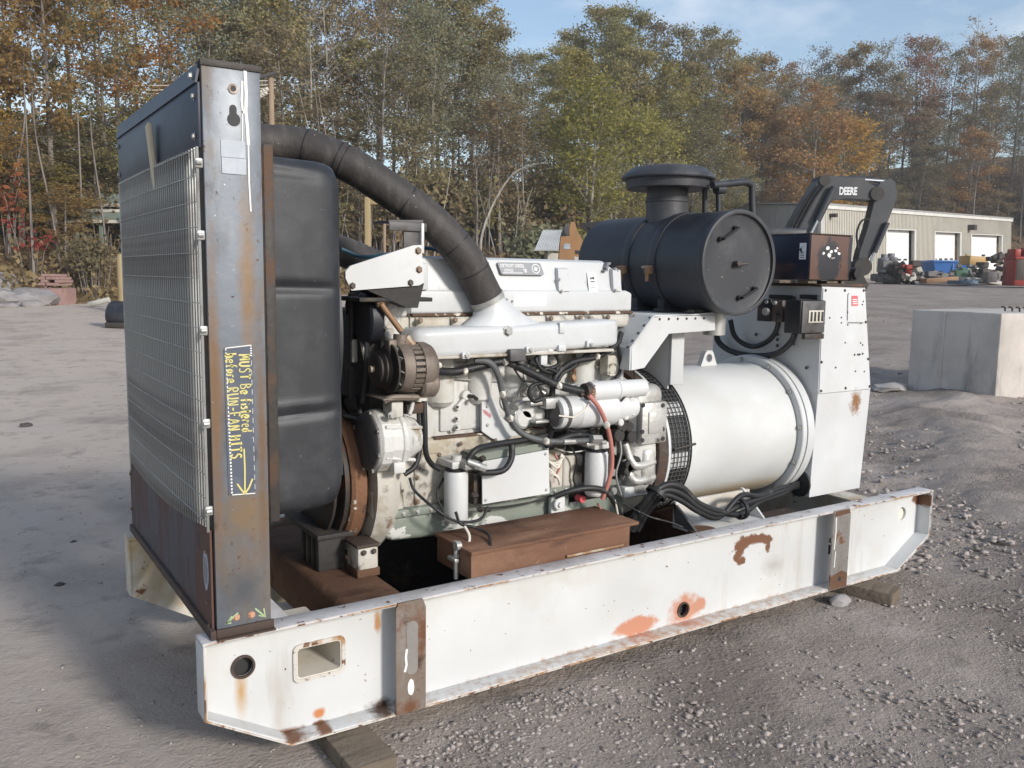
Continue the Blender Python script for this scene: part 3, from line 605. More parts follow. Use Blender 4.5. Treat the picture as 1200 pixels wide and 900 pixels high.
# front crankcase details
q = MB()
for px in (440, 447, 456, 466): a = at(px, 575, y=.43); q.box((a.x - .006, .43, .585), (a.x + .006, .46, .80), .004)
pbox(486, 530, 520, 595, .432, .47, .015, q); pbox(455, 548, 474, 600, .425, .46, .01, q); pbox(436, 575, 446, 608, .41, .46, .006, q); part(q, 'crankcase_rib', 'engine_dirty', eb)
a = at(460, 560, y=.42); q = MB().ico((a.x, .42, a.z), .026, 2, jit=.2); q.cyl((a.x, .40, a.z + .02), (a.x, .45, a.z + .02), .016); part(q, 'drain_cock', 'dark_iron', eb)
q = MB()
for px, py, r in ((545, 463, .020), (551, 464, .012), (536, 477, .013), (535, 491, .010), (535, 501, .013)):
    a = at(px, py, y=.455); q.cyl((a.x, .44, a.z), (a.x, .48, a.z), r, n=14, bev=.003)
a, b = at(547, 464, y=.45), at(535, 478, y=.45); q.tube([a, b], .009, 8, sm=False); part(q, 'block_boss', 'engine_paint', eb)
a = at(555, 465, y=.43); q = MB().tube([at(549, 464, y=.44), at(555, 465, y=.42), at(559, 468, y=.40)], .008, 8); part(q, 'pressure_sender', 'dark_iron', eb)
q = MB()
for px, py in ((536, 477), (535, 491), (535, 501)): a = at(px, py, y=.439); q.cyl((a.x, .436, a.z), (a.x, .4395, a.z), .0055, n=10)
part(q, 'tapped_hole', 'print_black', eb)
# flat bracket plate with red scribble
P = [at(x, y, y=.43) for x, y in ((564, 464), (577, 463), (586, 488), (600, 500), (607, 509), (585, 517), (575, 513), (564, 505))]
bp = part(MB().prism([(v.x, v.z) for v in P], 'y', .425, .435), 'bracket_plate', 'panel_white')
q = MB()
for i in range(7): a = at(567 + i * 1.2, 482 + i * .9, y=.4235); q.ribbon([a + Vector((-.004, 0, .008 * (-1) ** i)), a + Vector((.003, 0, -.008)), a + Vector((.006, 0, .006))], .0022, (0, -1, 0))
part(q, 'red_scribble', 'marker_red', bp)
bolts([at(571, 469, y=.425), at(571, 476, y=.425), at(571, 498, y=.425)], (0, -1, 0), .006, bp, 'galvanised')
bolts([at(x, y, y=.43) for x, y in ((489, 533), (489, 560), (489, 588), (515, 533), (517, 588), (443, 556), (451, 580), (459, 600), (470, 552), (471, 575), (540, 520), (580, 515), (625, 508), (470, 604), (480, 602), (500, 600))], (0, -1, 0), .007, eb, 'bolt_steel')
bolts([at(x, y, y=.468) for x, y in ((520, 445), (575, 445), (620, 452), (660, 470), (680, 440), (700, 430), (600, 500), (556, 500), (528, 505), (650, 500))], (0, -1, 0), .008, eb, 'engine_bolt' if 'engine_bolt' in MAT else 'galvanised')
# ---- front gear case & timing lumps ---------------------------------------------
q = MB().lathe([(0, .30), (.0, .318), (.06, .325), (.10, .30)], (.735, YC, .70), (1, 0, 0), 48); part(q, 'gear_case', 'engine_dirty', eb)
q = MB().box((.735, .44, .60), (.83, .95, 1.36), .015); part(q, 'front_cover', 'grime_shade_dark', eb)
q = MB()
for px0, py0, px1, py1, d in ((452, 350, 478, 372, .40), (450, 366, 470, 392, .41), (449, 390, 468, 410, .42), (470, 352, 482, 368, .42)): pbox(px0, py0, px1, py1, d, .5, .012, q, 3)
for px, py, r in ((455, 378, .03), (458, 392, .03), (462, 404, .028), (474, 352, .022), (458, 356, .026)):
    a = at(px, py, y=.39); q.cyl((a.x, .37, a.z), (a.x, .46, a.z), r, n=14, bev=.008)
part(q, 'thermostat_housing', 'engine_paint', label='white bolted thermostat housing above the alternator')
q = MB(); a = at(429, 373, x=.72); q.lathe([(0, .085), (.008, .095), (.05, .095), (.055, .08)], (.70, a.y, a.z), (1, 0, 0), 28); part(q, 'idler_pulley', 'black_paint')
q = MB(); pbox(434, 353, 441, 386, .47, .49, .006, q); part(q, 'pulley_guard', 'engine_dirty')
q = MB(); pbox(410, 343, 419, 400, .50, .52, .006, q); pbox(409, 430, 415, 470, .5, .52, .006, q); part(q, 'guard_strut', 'grime_shade_dark')
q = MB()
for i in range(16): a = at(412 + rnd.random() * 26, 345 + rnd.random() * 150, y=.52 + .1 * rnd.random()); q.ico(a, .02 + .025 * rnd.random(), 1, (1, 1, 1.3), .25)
part(q, 'front_fittings', 'grime_shade_dark', label='grimy fittings between fan and engine', kind='stuff')
q = MB(); pbox(413, 378, 419, 425, .5, .52, .004, q); q.tube([at(424, 395, y=.46), at(431, 428, y=.43)], .012, 8, sm=False); part(q, 'tension_strut', 'engine_dirty')
q = MB().tube([(.70, .42, 1.02), (.705, .39, 1.20), (.72, .44, 1.33)], .010, 6); q.tube([(.69, .45, .96), (.69, .60, .95)], .010, 6); part(q, 'fan_belt', 'cable_black')
# ---- valve cover --------------------------------------------------------------------
Y0, Y1 = .485, .885
q = MB()
def vring(x, z0, z1, y0, y1, r):
    return [(x, a, b) for a, b in rrect(y0, z0, y1, z1, r, 4)]
q.loft([vring(x, 1.346, zt, Y0 + i, Y1 - i, .012) for x, zt, i in ((.925, 1.42, .02), (.935, 1.436, .003), (.95, 1.44, 0), (2.02, 1.44, 0), (2.05, 1.43, .003), (2.062, 1.41, .02))])
vc = part(q, 'valve_cover', 'cover_white', label='long pale valve cover with a grey maker plate')
def top(x, zt, i): return [(x, a, b) for a, b in ((Y1 - i, 1.435), (Y1 - i - .008, zt - .02), (Y1 - i - .03, zt), (Y0 + i + .045, zt), (Y0 + i + .024, zt - .010), (Y0 + i + .010, 1.46), (Y0 + i, 1.435))]
q = MB().loft([top(.945, 1.50, .02), top(.965, 1.562, .012), top(.985, 1.572, .008), top(1.90, 1.572, .008), (top(1.915, 1.570, .008)), top(1.99, 1.528, .010), top(2.005, 1.50, .016), top(2.008, 1.45, .018)])
part(q, 'cover_top', 'cover_white', vc, smooth=30)
# bosses on cover side
q = MB()
for px0, px1 in ((655, 668), (719, 728)):
    a, b = at(px0, 342, y=Y0 - .004), at(px1, 342, y=Y0 - .004)
    q.prism([(Y0 - .006, 1.436), (Y0 + .035, 1.436), (Y0 + .035, 1.54), (Y0 + .006, 1.53)], 'x', a.x, b.x)
pbox(487, 308, 503, 340, .47, .52, .008, q)
part(q, 'cover_boss', 'cover_white', vc)
bolts([at(659, 341, y=Y0 - .01), at(656, 327, y=Y0 - .005), at(722, 340, y=Y0 - .01)], (0, -1, .3), .006, vc, 'galvanised')
q = MB().box((.935, Y0 - .008, 1.336), (2.055, Y1, 1.347), .002); part(q, 'cover_gasket', 'dark_gasket', vc)
q = MB()
n = 7
for i in range(n):
    xa, xb = .95 + i * 1.09 / n, .95 + (i + 1) * 1.09 / n - .01
    q.loft([[(x, Y0 + o + .012 * math.cos(a) - .02, 1.305 + .028 * math.sin(a)) for a in [2 * math.pi * k / 12 for k in range(12)]] for x, o in ((xa, .02), (xa + .03, .0), (xb - .03, 0), (xb, .02))])
q.box((.93, Y0 + .004, 1.28), (2.04, Y1, 1.336), .004)
part(q, 'rocker_rail', 'engine_dirty', vc)
bolts([(.955 + i * 1.09 / n, Y0 - .03, 1.322) for i in range(n + 1)], (0, -1, 0), .009, vc, 'bolt_steel')
# maker plate
fx, yf = None, Y0 + .005
def cov(px, py):                                    # on the leaning side of the cover top
    a = at(px, py, y=Y0 + .016); return a
n_ = Vector((0, -1, .22)).normalized(); upd = Vector((0, .22, 1)).normalized()
A = at(587, 322, y=Y0 + .014); B = at(637, 320.5, y=Y0 + .014); hgt = .052; ln = (B - A).x
Mb = mat_basis(A + n_ * .006 + Vector((0, 0, 0)), (1, 0, 0), upd)
q = MB(); pl2 = rrect(0, 0, ln, hgt, .008)
q.prism([(a - (b / hgt) * .016, b) for a, b in pl2], 'z', -.006, .001); q.bm.transform(Mb); mp_ = part(q, 'maker_plate', 'badge_grey', vc)
q = MB(); q.prism(circ(ln - .042, hgt * .5, .021, 24), 'z', .001, .0022, [circ(ln - .042, hgt * .5, .017, 24)]); q.prism([(ln - .052, .02), (ln - .036, .016), (ln - .034, .036), (ln - .042, .028), (ln - .046, .04)], 'z', .001, .0022)
q.box((.006, .0055, .0008), (.105, .0085, .0018)); q.bm.transform(Mb); part(q, 'plate_emblem', 'badge_light', vc)
text_mesh('DETROIT DIESEL', .019, Mb @ Matrix.Translation((-.004, .031, .0015)), 'badge_light', vc, 'plate_lettering', .0004, .0006, sx=.86)
text_mesh('SERIES', .017, Mb @ Matrix.Translation((.012, .012, .0015)), 'badge_light', vc, 'plate_lettering', .0004, .0003)
text_mesh('60', .020, Mb @ Matrix.Translation((.105, .010, .0015)), 'badge_light', vc, 'plate_lettering', .0004, .0012)
A = at(690, 342, y=Y0 + .006); Mb = mat_basis(A + n_ * .003, (1, 0, 0), upd)
w_ = at(700, 342, y=Y0).x - at(690, 342, y=Y0).x
q = MB().prism(rrect(0, 0, w_, .086, .003), 'z', -.003, .001); q.bm.transform(Mb); part(q, 'paper_label', 'sticker_white', vc)
q = MB(); q.box((.012, .055, .001), (.022, .064, .0016)); q.box((.024, .055, .001), (.036, .066, .0016)); q.box((.012, .042, .001), (.036, .047, .0016)); q.box((.01, .018, .001), (.034, .02, .0016)); q.bm.transform(Mb); part(q, 'label_print', 'print_black', vc)
a, b = at(602, 359, y=Y0 - .001), at(640, 346, y=Y0 - .001); q = MB().box((a.x, Y0 - .0015, a.z), (b.x, Y0 + .002, b.z)); part(q, 'blank_label', 'sticker_white', vc)
q = MB()
for px, py in ((591, 349), (594, 351), (600, 353)): a = at(px, py, y=Y0 - .001); q.ico((a.x, Y0 - .001, a.z), .006, 1, (1, .3, 1), .3)
part(q, 'paint_chip', 'badge_grey', vc)
q = MB()
for px, py, rx, rz_ in ((713, 309, .012, .006), (711, 313, .006, .012), (709, 317, .014, .004), (720, 315, .004, .008), (723, 318, .004, .007)):
    a = at(px, py, y=Y0 + .012); q.prism(circ(a.x, a.z, rx, 10, rz_, .6), 'y', Y0 + .006 - .02 * max(0, (1.56 - a.z)), Y0 + .03)
part(q, 'bare_chip', 'badge_grey', vc)
# ---- intake manifold with neck ------------------------------------------------------------
q = MB()
def mring(x, z0, z1, y0, y1, r): return [(x, a, b) for a, b in rrect(y0, z0, y1, z1, r, 5)]
q.loft([mring(*a) for a in ((.868, 1.225, 1.26, .37, .44, .015), (.875, 1.20, 1.285, .345, .46, .025), (.895, 1.185, 1.298, .330, .48, .03), (.94, 1.182, 1.300, .325, .48, .03), (1.40, 1.190, 1.305, .325, .48, .025), (1.82, 1.205, 1.318, .325, .48, .02), (1.845, 1.21, 1.316, .335, .48, .02), (1.855, 1.225, 1.305, .36, .47, .02))])
im = part(q, 'intake_manifold', 'cover_white', smooth=50, label='long white intake manifold with a flared neck')
q = MB().box((.95, .322, 1.182), (1.82, .42, 1.194), .004); part(q, 'manifold_foot', 'engine_dirty', im)
N0 = at(571.5, 352, y=.43); nd = (at(548, 300, y=.43) - N0).normalized()
uu = Vector((nd.z, 0, -nd.x)).normalized()
def ell(c, ax, bx, r1, r2, n=28): return [Vector(c) + ax * math.cos(2 * math.pi * i / n) * r1 + bx * math.sin(2 * math.pi * i / n) * r2 for i in range(n)]
vv = Vector((0, 1, 0)); X = Vector((1, 0, 0))
rings = [ell(N0 + nd * .02, uu, vv, .066, .066), ell(N0 - nd * .012, uu, vv, .066, .066)]
nl, nr_ = at(520, 388, y=.40).x, at(668, 374, y=.40).x
for t in (.12, .25, .4, .55, .68, .8, .9, 1.0):
    zc_ = N0.z - .012 + (1.275 - N0.z) * t
    xl_ = (N0.x - .064) + (nl - N0.x + .064) * t ** 2.4; xr_ = (N0.x + .064 + .02 * min(1, t * 3)) + (nr_ - N0.x - .084) * t ** 1.55
    ax = uu.lerp(X, min(1, t * 2.2)).normalized()
    rings.append(ell(((xl_ + xr_) / 2, .43 - .03 * t, zc_), ax, vv, (xr_ - xl_) / 2, .066 + .006 * t))
part(MB().loft(rings, True, False), 'manifold_neck', 'cover_white', im, smooth=60)
bolts([at(595, 388, y=.326)], (0, -1, 0), .016, im, 'cover_boltm' if 'cover_boltm' in MAT else 'galvanised')
q = MB()
for px, py in ((547, 417), (660, 408), (693, 403), (622, 410)): pbox(px - 5, py - 4, px + 4, py + 4, .312, .34, .004, q)
a = at(660, 385, y=.322); pbox(656, 378, 663, 391, .316, .34, .005, q); part(q, 'manifold_lug', 'cover_white', im)
bolts([at(547, 417, y=.311), at(622, 410, y=.311), at(693, 404, y=.311)], (0, -1, 0), .008, im, 'galvanised')
q = MB(); pbox(598, 409, 617, 424, .30, .35, .006, q); a = at(610, 426, y=.32); q.cyl((a.x, .32, a.z), (a.x, .32, a.z + .02), .014); part(q, 'boost_sensor', 'switch_grey')
# ---- big charge-air hose ----------------------------------------------------------------
HP = [(.12, .80, 1.90), (.24, .76, 1.955), at(335, 169, y=.70), at(375, 178, y=.64), at(415, 196, y=.58), at(455, 222, y=.53), at(495, 250, y=.48), at(524, 277, y=.45), at(548, 306, y=.43), at(563, 335, y=.43), N0 + nd * .005]
q = MB(); q.tube(HP, .068, 24, 6); hs = part(q, 'charge_air_hose', 'rubber', smooth=60, label='thick black ribbed rubber hose arching over the shroud')
q = MB(); 
q.lathe([(0, .066), (0, .0715), (.022, .0715), (.022, .066)], N0 - nd * .006, nd, 28, False, False); part(q, 'hose_clamp', 'galvanised', hs)
q = MB()
sp = spline(HP, 6)
for i in (15, 21, 22, 33, 44, 50):
    d = (sp[i + 1] - sp[i - 1]).normalized(); q.lathe([(0, .066), (.001, .0690), (.006, .0690), (.007, .066)], sp[i], d, 24, False, False)
part(q, 'hose_ridge', 'cable_black', hs)
q = MB().tube([(.30, 1.02, 1.62), (.55, 1.02, 1.66), (.85, 1.02, 1.60), (1.15, 1.02, 1.48), (1.3, 1.0, 1.36)], .066, 20, 6); part(q, 'coolant_hose', 'rubber', label='second thick rubber hose behind the bracket', smooth=60)
q = MB(); q.tube([at(400, 292, y=.7), at(425, 301, y=.68), at(455, 298, y=.62)], .008); q.tube([at(490, 290, y=.62), at(512, 293, y=.6), at(528, 306, y=.58)], .008); part(q, 'blue_hose', 'hose_blue')
# ---- white bracket over the alternator -------------------------------------------------------
yb = .29
P = [at(x, y, y=yb) for x, y in ((405, 318), (411, 311.5), (485, 287.5), (494, 287), (497, 331.5), (491, 334.5), (412, 340.5), (405, 326))]
br = part(MB().prism([(v.x, v.z) for v in P], 'y', yb, yb + .012), 'mounting_bracket', 'panel_white', label='white cut steel bracket plate with bolt holes')
a, b = at(497, 331, y=yb), at(484, 361, y=yb)
q = MB().prism([(a.x, a.z), (a.x + .006, a.z), (a.x - .02, b.z), (a.x - .06, b.z), (a.x - .22, at(420, 340, y=yb).z), (a.x - .2, a.z)], 'y', .30, .40); part(q, 'bracket_gusset', 'grime_shade_dark', br)
q = MB().box((.64, yb + .013, 1.40), (.93, .56, 1.415), .003); part(q, 'bracket_shelf', 'grime_shade_dark', br)
bolts([at(413, 335, y=yb), at(481, 331.5, y=yb)], (0, -1, 0), .009, br, 'bolt_dark')
bolts([at(490, 294, y=yb), at(491, 316, y=yb)], (0, -1, 0), .010, br, 'bolt_steel')
a, b = at(471, 290, y=.33), at(493, 262, y=.33)
q = MB().box((b.x - .012, .30, a.z - .02), (b.x, .37, b.z), .003); part(q, 'bracket_post', 'panel_white', br)
q = MB().box((a.x, .315, a.z - .02), (b.x - .013, .323, b.z), .003); a2 = at(452, 262, y=.40); q.prism([(a2.x - .03, b.z - .002), (b.x, b.z + .002), (b.x, b.z + .012), (a2.x - .03, b.z + .006)], 'y', .31, .43); q.box((a2.x - .03, .305, b.z - .03), (a2.x + .12, .3105, b.z), .002); part(q, 'post_channel', 'switch_grey', br)
# ---- alternator ------------------------------------------------------------------------------------
AC = at(470, 431, y=.30); AY, AZ = .30, AC.z
ax_ = (1, 0, 0)
q = MB().lathe([(0, .05), (0, .10), (.02, .108), (.038, .108), (.042, .090), (.076, .090), (.080, .108), (.115, .106), (.135, .095), (.15, .07), (.152, 0.0)], (.775, AY, AZ), ax_, 36, True, False); q.bm.transform(Matrix.Translation((0, AY, AZ)) @ Matrix.Diagonal((1, .87, .87, 1)) @ Matrix.Translation((0, -AY, -AZ)))
al = part(q, 'alternator', 'alternator_metal', label='grimy brown alternator with a stepped pulley')
q = MB().lathe([(0, .0), (0, .05), (.006, .062), (.012, .05), (.018, .05), (.024, .068), (.030, .055), (.036, .055), (.042, .074), (.048, .04), (.05, .0)], (.690, AY, AZ), ax_, 36, False, False); part(q, 'pulley', 'dark_iron', al)
q = MB().lathe([(0, .03), (0, .090), (.006, .092), (.008, .03)], (.748, AY, AZ), ax_, 40); part(q, 'fan_plate', 'dark_iron', al)
q = MB().cyl((.676, AY, AZ), (.694, AY, AZ), .012, n=8); part(q, 'shaft_nut', 'bare_rod', al)
q = MB()
for k in range(26):
    a = 2 * math.pi * k / 26; d = Vector((0, math.cos(a), math.sin(a))); c = Vector((.834, AY, AZ)) + d * .0865
    q.box((-.018, -.006, -.006), (.018, .006, .006), .0); vs = q.bm.verts[:][-8:]
    m = Matrix((Vector((1, 0, 0)), Vector((0, -d.z, d.y)), d)).transposed()
    for v in vs: v.co = m @ v.co + c
part(q, 'vent_ribs', 'alternator_metal', al, kind='stuff')
q = MB().lathe([(0, .07), (0, .0795), (.032, .0795), (.032, .07)], (.818, AY, AZ), ax_, 36, False, False); part(q, 'dark_groove', 'print_black', al)  # black ring in the groove, makes the gaps between the ribs dark
q = MB()
for k in range(10):
    a = 2 * math.pi * k / 10; d = Vector((0, math.cos(a), math.sin(a))); t = Vector((0, -d.z, d.y)); c = Vector((.764, AY, AZ)); q.slab([c + d * .05 - X * .008, c + d * .084 - X * .008, c + d * .084 + t * .01 + X * .008, c + d * .05 + t * .01 + X * .008], .002)
part(q, 'cooling_fan', 'galvanised', al)
q = MB(); a = at(497, 452, y=.26); q.cyl((a.x - .02, .27, AZ - .06), (a.x + .05, .27, AZ - .06), .05, n=18, bev=.01); part(q, 'rear_housing', 'alternator_metal', al)
q = MB(); a = at(472, 402, y=.29); q.cyl((a.x, .27, a.z - .02), (a.x, .33, a.z - .02), .022); q.tube([at(470, 392, y=.30), at(468, 415, y=.30)], .028, 10, sm=False); pbox(456, 398, 466, 418, .28, .33, .008, q); part(q, 'mounting_ear', 'alternator_metal', al)
q = MB().tube([at(445, 352, y=.33), at(449, 360, y=.32), at(470, 388, y=.30)], .011, 10, sm=False); q.cyl(at(443, 350, y=.335), at(447, 357, y=.32), .018, n=8); part(q, 'adjuster_rod', 'bare_rod', al)
q = MB().cyl(at(475, 395, y=.285), at(483, 405, y=.28), .018, n=8); part(q, 'adjuster_nut', 'bare_rod', al)
q = MB(); pbox(449, 464, 505, 470, .25, .42, .005, q); q.tube([at(450, 470, y=.27), at(462, 466, y=.26), at(490, 466, y=.26)], .012, 8); part(q, 'alternator_cradle', 'alternator_metal', al)
q = MB().cyl(at(507, 429, y=.25), at(515, 428, y=.27), .012, n=8); part(q, 'terminal_boot', 'wire_white', al)
# ---- water pump (white, black front disc) -----------------------------------------------------------
PC = at(467, 515, y=.36)
def yzpoly(n, r, ph=0, sy=1, sz=1): return [(math.cos(2 * math.pi * i / n + ph) * r * sy, math.sin(2 * math.pi * i / n + ph) * r * sz) for i in range(n)]
q = MB(); rr_ = [(0, .90), (.012, 1.0), (.05, 1.0), (.055, .93), (.09, .95), (.095, 1.0), (.11, 1.0), (.15, .72), (.19, .6)]
wx = at(443, 515, y=.30).x
q.loft([[(wx + h, .385 + a, PC.z + b) for a, b in yzpoly(14, .118 * k, .2)] for h, k in rr_])
wp = part(q, 'water_pump', 'engine_paint', label='white cast water pump with a dark front cover', smooth=25)
q = MB().loft([[(wx + h, .385 + a, PC.z + b) for a, b in yzpoly(14, .118 * k, .2)] for h, k in ((-.014, .85), (-.008, .93), (-.001, .93))]); part(q, 'pump_cover', 'switch_grey', wp)
bolts([(wx - .006, .385 + a, PC.z + b) for a, b in yzpoly(8, .116, .3)], (-1, 0, 0), .008, wp, 'engine_bolt' if 'engine_bolt' in MAT else 'galvanised')
q = MB()
for px, py, px2, py2 in ((452, 501, 494, 501), (452, 537, 486, 539), (462, 488, 462, 470), (480, 486, 484, 472)): q.tube([at(px, py, y=.285), at(px2, py2, y=.31)], .007, 8, sm=False)
pbox(459, 470, 473, 490, .28, .36, .006, q); pbox(462, 541, 476, 556, .29, .36, .006, q); part(q, 'pump_rib', 'engine_paint', wp)
q = MB(); pbox(476, 472, 497, 486, .33, .44, .004, q); part(q, 'pump_bracket', 'dark_iron', wp)
bolts([at(481, 478, y=.327), at(459, 487, y=.27)], (0, -1, 0), .011, wp, 'galvanised')
# ---- oil pan -------------------------------------------------------------------------------------------
q = MB().loft([[(x, a, b) for a, b in rrect(.43 + i, z0, .93 - i, .575, .03, 4)] for x, z0, i in ((.775, .52, .05), (.79, .485, .02), (.83, .465, .0), (.95, .458, 0), (1.30, .44, 0), (1.34, .40, 0), (1.95, .38, 0), (2.0, .40, .01))])
op = part(q, 'oil_pan', 'pan_green', smooth=45, label='grey green oil pan with flaking white paint')
q = MB().box((.765, .405, .565), (2.02, .95, .595), .004); part(q, 'pan_rail', 'pan_green', op)
bolts([(.80 + i * .06, .403, .58) for i in range(20)], (0, -1, 0), .008, op, 'galvanised')
q = MB(); a, b = at(645, 612, y=.39), at(662, 581, y=.39); q.box((a.x, .385, a.z - .04), (b.x, .41, b.z), .006); c = at(653, 590, y=.38); q.cyl((c.x, .36, c.z), (c.x, .39, c.z), .026, n=20, bev=.004); q.cyl((c.x, .35, c.z), (c.x, .36, c.z), .012, n=6); part(q, 'level_port', 'panel_white', op)
q = MB(); a = at(680, 584, y=.38); q.cyl((a.x, .40, a.z), (a.x, .36, a.z), .016, n=10); part(q, 'red_cap', 'marker_red', op)
# ---- control module plate -----------------------------------------------------------------------------
P = [at(x, y, y=.33) for x, y in ((565, 541), (643, 527), (644, 578), (565.5, 591))]
cp = part(MB().prism([(v.x, v.z) for v in P], 'y', .33, .336), 'module_plate', 'panel_white', label='flat white cover plate on the engine side', smooth=0)
q = MB().box((P[0].x + .03, .337, P[3].z + .03), (P[1].x - .02, .44, P[0].z - .01), .01); part(q, 'module_body', 'engine_dirty', cp)
bolts([at(569, 545, y=.33), at(639, 532, y=.33), at(640, 574, y=.33), at(569, 586, y=.33)], (0, -1, 0), .005, cp, 'galvanised')
q = MB(); P2 = [at(x, y, y=.34) for x, y in ((556, 533), (643, 518), (643, 526), (565, 540))]; q.prism([(v.x, v.z) for v in P2], 'y', .34, .44); part(q, 'plate_top', 'pan_green', cp)
q = MB()
for px, py in ((566, 537), (563, 597), (571, 597), (556, 580)): a = at(px, py, y=.33); q.ico(a, .016, 1, (1.2, 1, .8), .25)
pbox(555, 555, 565, 592, .36, .42, .004, q); part(q, 'plate_fitting', 'dark_iron', cp)
# ---- oil / fuel filters --------------------------------------------------------------------------------
def filt(px, pt, pb, r, y, name, label):
    a, b = at(px, pt, y=y - r * .6), at(px, pb, y=y - r * .6); q = MB().lathe([(0, r * .78), (.004, r * .9), (.016, r), ((a.z - b.z) - .012, r), ((a.z - b.z), r * .9)], (b.x, y, b.z), (0, 0, 1), 28)
    f_ = part(q, name, 'sticker_white' if 0 else 'panel_white', label=label)
    q = MB().cyl((b.x, y, a.z + .002), (b.x, y, a.z + .012), r * .95, n=24); part(q, 'filter_seal', 'cable_black', f_)
    q = MB().box((b.x - r * .8, y - r * .75, a.z + .013), (b.x + r * .85, y + r + .05, a.z + .042), .006, 2); q.cyl((b.x, y, a.z + .04), (b.x, y, a.z + .06), r * .45, n=12); part(q, 'filter_head', 'engine_paint', f_); return f_, b.x, a.z
f1, fx1, fz1 = filt(538.5, 553, 613, .047, .345, 'fuel_filter', 'slim white spin-on filter by the engine front')
f2, fx2, fz2 = filt(703, 530, 582, .050, .33, 'oil_filter', 'cream spin-on filter by the flywheel housing')
q = MB(); pbox(545, 540, 562, 552, .27, .31, .006, q); q.tube([at(548, 541, y=.27), at(562, 546, y=.25)], .013, 10, sm=False); q.cyl(at(556, 545, y=.26), at(568, 549, y=.26), .016, n=8); part(q, 'filter_fitting', 'galvanised', f1)
q = MB(); pbox(688, 516, 712, 524, .29, .33, .006, q); q.tube([at(660, 518, y=.30), at(700, 516, y=.30)], .012, 8, sm=False); q.cyl(at(693, 514, y=.28), at(704, 514, y=.28), .018, n=6); part(q, 'filter_fitting', 'galvanised', f2)
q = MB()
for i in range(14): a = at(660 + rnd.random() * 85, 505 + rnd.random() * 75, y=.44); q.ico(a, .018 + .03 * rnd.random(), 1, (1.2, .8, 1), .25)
part(q, 'side_fittings', 'grime_shade_dark', eb, kind='stuff')
q = MB(); pbox(660, 532, 684, 572, .40, .47, .012, q, 3); pbox(644, 540, 662, 578, .41, .46, .004, q); part(q, 'filter_adapter', 'engine_dirty', eb); q = MB(); pbox(664, 508, 722, 592, .43, .47, .01, q); pbox(644, 506, 664, 528, .425, .46, .01, q); part(q, 'side_shade', 'grime_shade_dark', eb)  # side boxes are dark backing: painted shade between the engine parts
q = MB()
for px, py in ((716, 527), (716, 553), (717, 575)): a = at(px, py, y=.41); q.cyl((a.x, .39, a.z), (a.x, .43, a.z), .018, n=14, bev=.004)
part(q, 'adapter_bolt', 'galvanised', eb)
# ---- starter motor ---------------------------------------------------------------------------------------
s0, s1 = at(652, 486, y=.315), at(738, 474, y=.315); sz_ = (s0.z + s1.z) / 2
q = MB().lathe([(0, .05), (.006, .066), (.10, .070), (.105, .074), (.30, .074), (.31, .066), (.40, .06), (.43, .05)], (s0.x, .335, sz_ - .004), (1, 0, 0), 32)
sm_ = part(q, 'starter_motor', 'panel_white', label='white starter motor with a smaller solenoid on top')
q = MB().lathe([(-.006, .03), (-.002, .055), (.05, .0725), (.052, .06)], (s0.x - .004, .335, sz_ - .004), (1, 0, 0), 24); part(q, 'starter_end', 'switch_grey', sm_)
v0, v1 = at(692, 462, y=.29), at(752, 452, y=.29); vz = (v0.z + v1.z) / 2
q = MB().lathe([(0, .034), (.004, .042), (.14, .042), (.145, .046), (.155, .046), (.16, .040), (.30, .038)], (v0.x, .30, vz), (1, 0, 0), 24); part(q, 'solenoid', 'panel_white', sm_)
q = MB().lathe([(0, .02), (.002, .036), (.028, .038)], (v0.x - .03, .30, vz), (1, 0, 0), 18); q.cyl((v0.x - .05, .30, vz - .01), (v0.x - .02, .30, vz - .01), .012); part(q, 'solenoid_cap', 'dark_iron', sm_)
q = MB()
for i in range(6): q.tube([(v0.x - .02 + i * .004, .265, vz - .03 + .012 * i), (v0.x + .0, .258, vz - .02 + .01 * i)], .003, 5, sm=False)
part(q, 'terminal_wires', 'bolt_copper', sm_)
q = MB()
for px, py in ((730, 468), (736, 478), (733, 488), (727, 495), (741, 483), (740, 470)): a = at(px, py, y=.29); q.cyl((a.x, .28, a.z), (a.x, .33, a.z), .016, n=12, bev=.004)
q.box((s0.x + .27, .27, sz_ + .05), (s0.x + .33, .36, sz_ + .10), .01); part(q, 'starter_nose', 'engine_paint', sm_)
q = MB(); q.ribbon([at(655, 487, y=.262), at(672, 489, y=.262), at(686, 480, y=.262), at(692, 471, y=.262)], .006, (0, -1, 0)); part(q, 'starter_strap', 'wire_white', sm_)
# injection lines / clamps area
q = MB()
for px, py, r in ((618, 478, .05), (612, 490, .045), (630, 485, .035)): a = at(px, py, y=.40); q.cyl((a.x, .38, a.z), (a.x, .47, a.z), r, n=18, bev=.012)
part(q, 'fuel_pump', 'engine_paint', label='white round fuel pump behind the wiring')
q = MB(); pbox(622, 470, 640, 476, .33, .42, .005, q); pbox(640, 466, 656, 480, .31, .36, .006, q); pbox(628, 492, 644, 497, .33, .4, .004, q); part(q, 'line_clamp', 'galvanised')
q = MB(); a = at(594, 478, y=.47)
for rr2 in (.055, .030): q.ringc((at(597, 467, y=.47).x, .452, at(597, 467, y=.47).z), (0, 1, 0), rr2, rr2 - .006, .02, 28)
part(q, 'casting_ring', 'engine_paint', eb)
q = MB()
for px in (672, 673): a = at(px, 420, y=.44); q.tube([at(673, 412, y=.45), at(673, 440, y=.44)], .008, 8, sm=False)
a = at(672, 443, y=.44); q.ico(a, .016, 1, (1, 1, 1.3), .1); part(q, 'pressure_tap', 'bare_rod', eb)
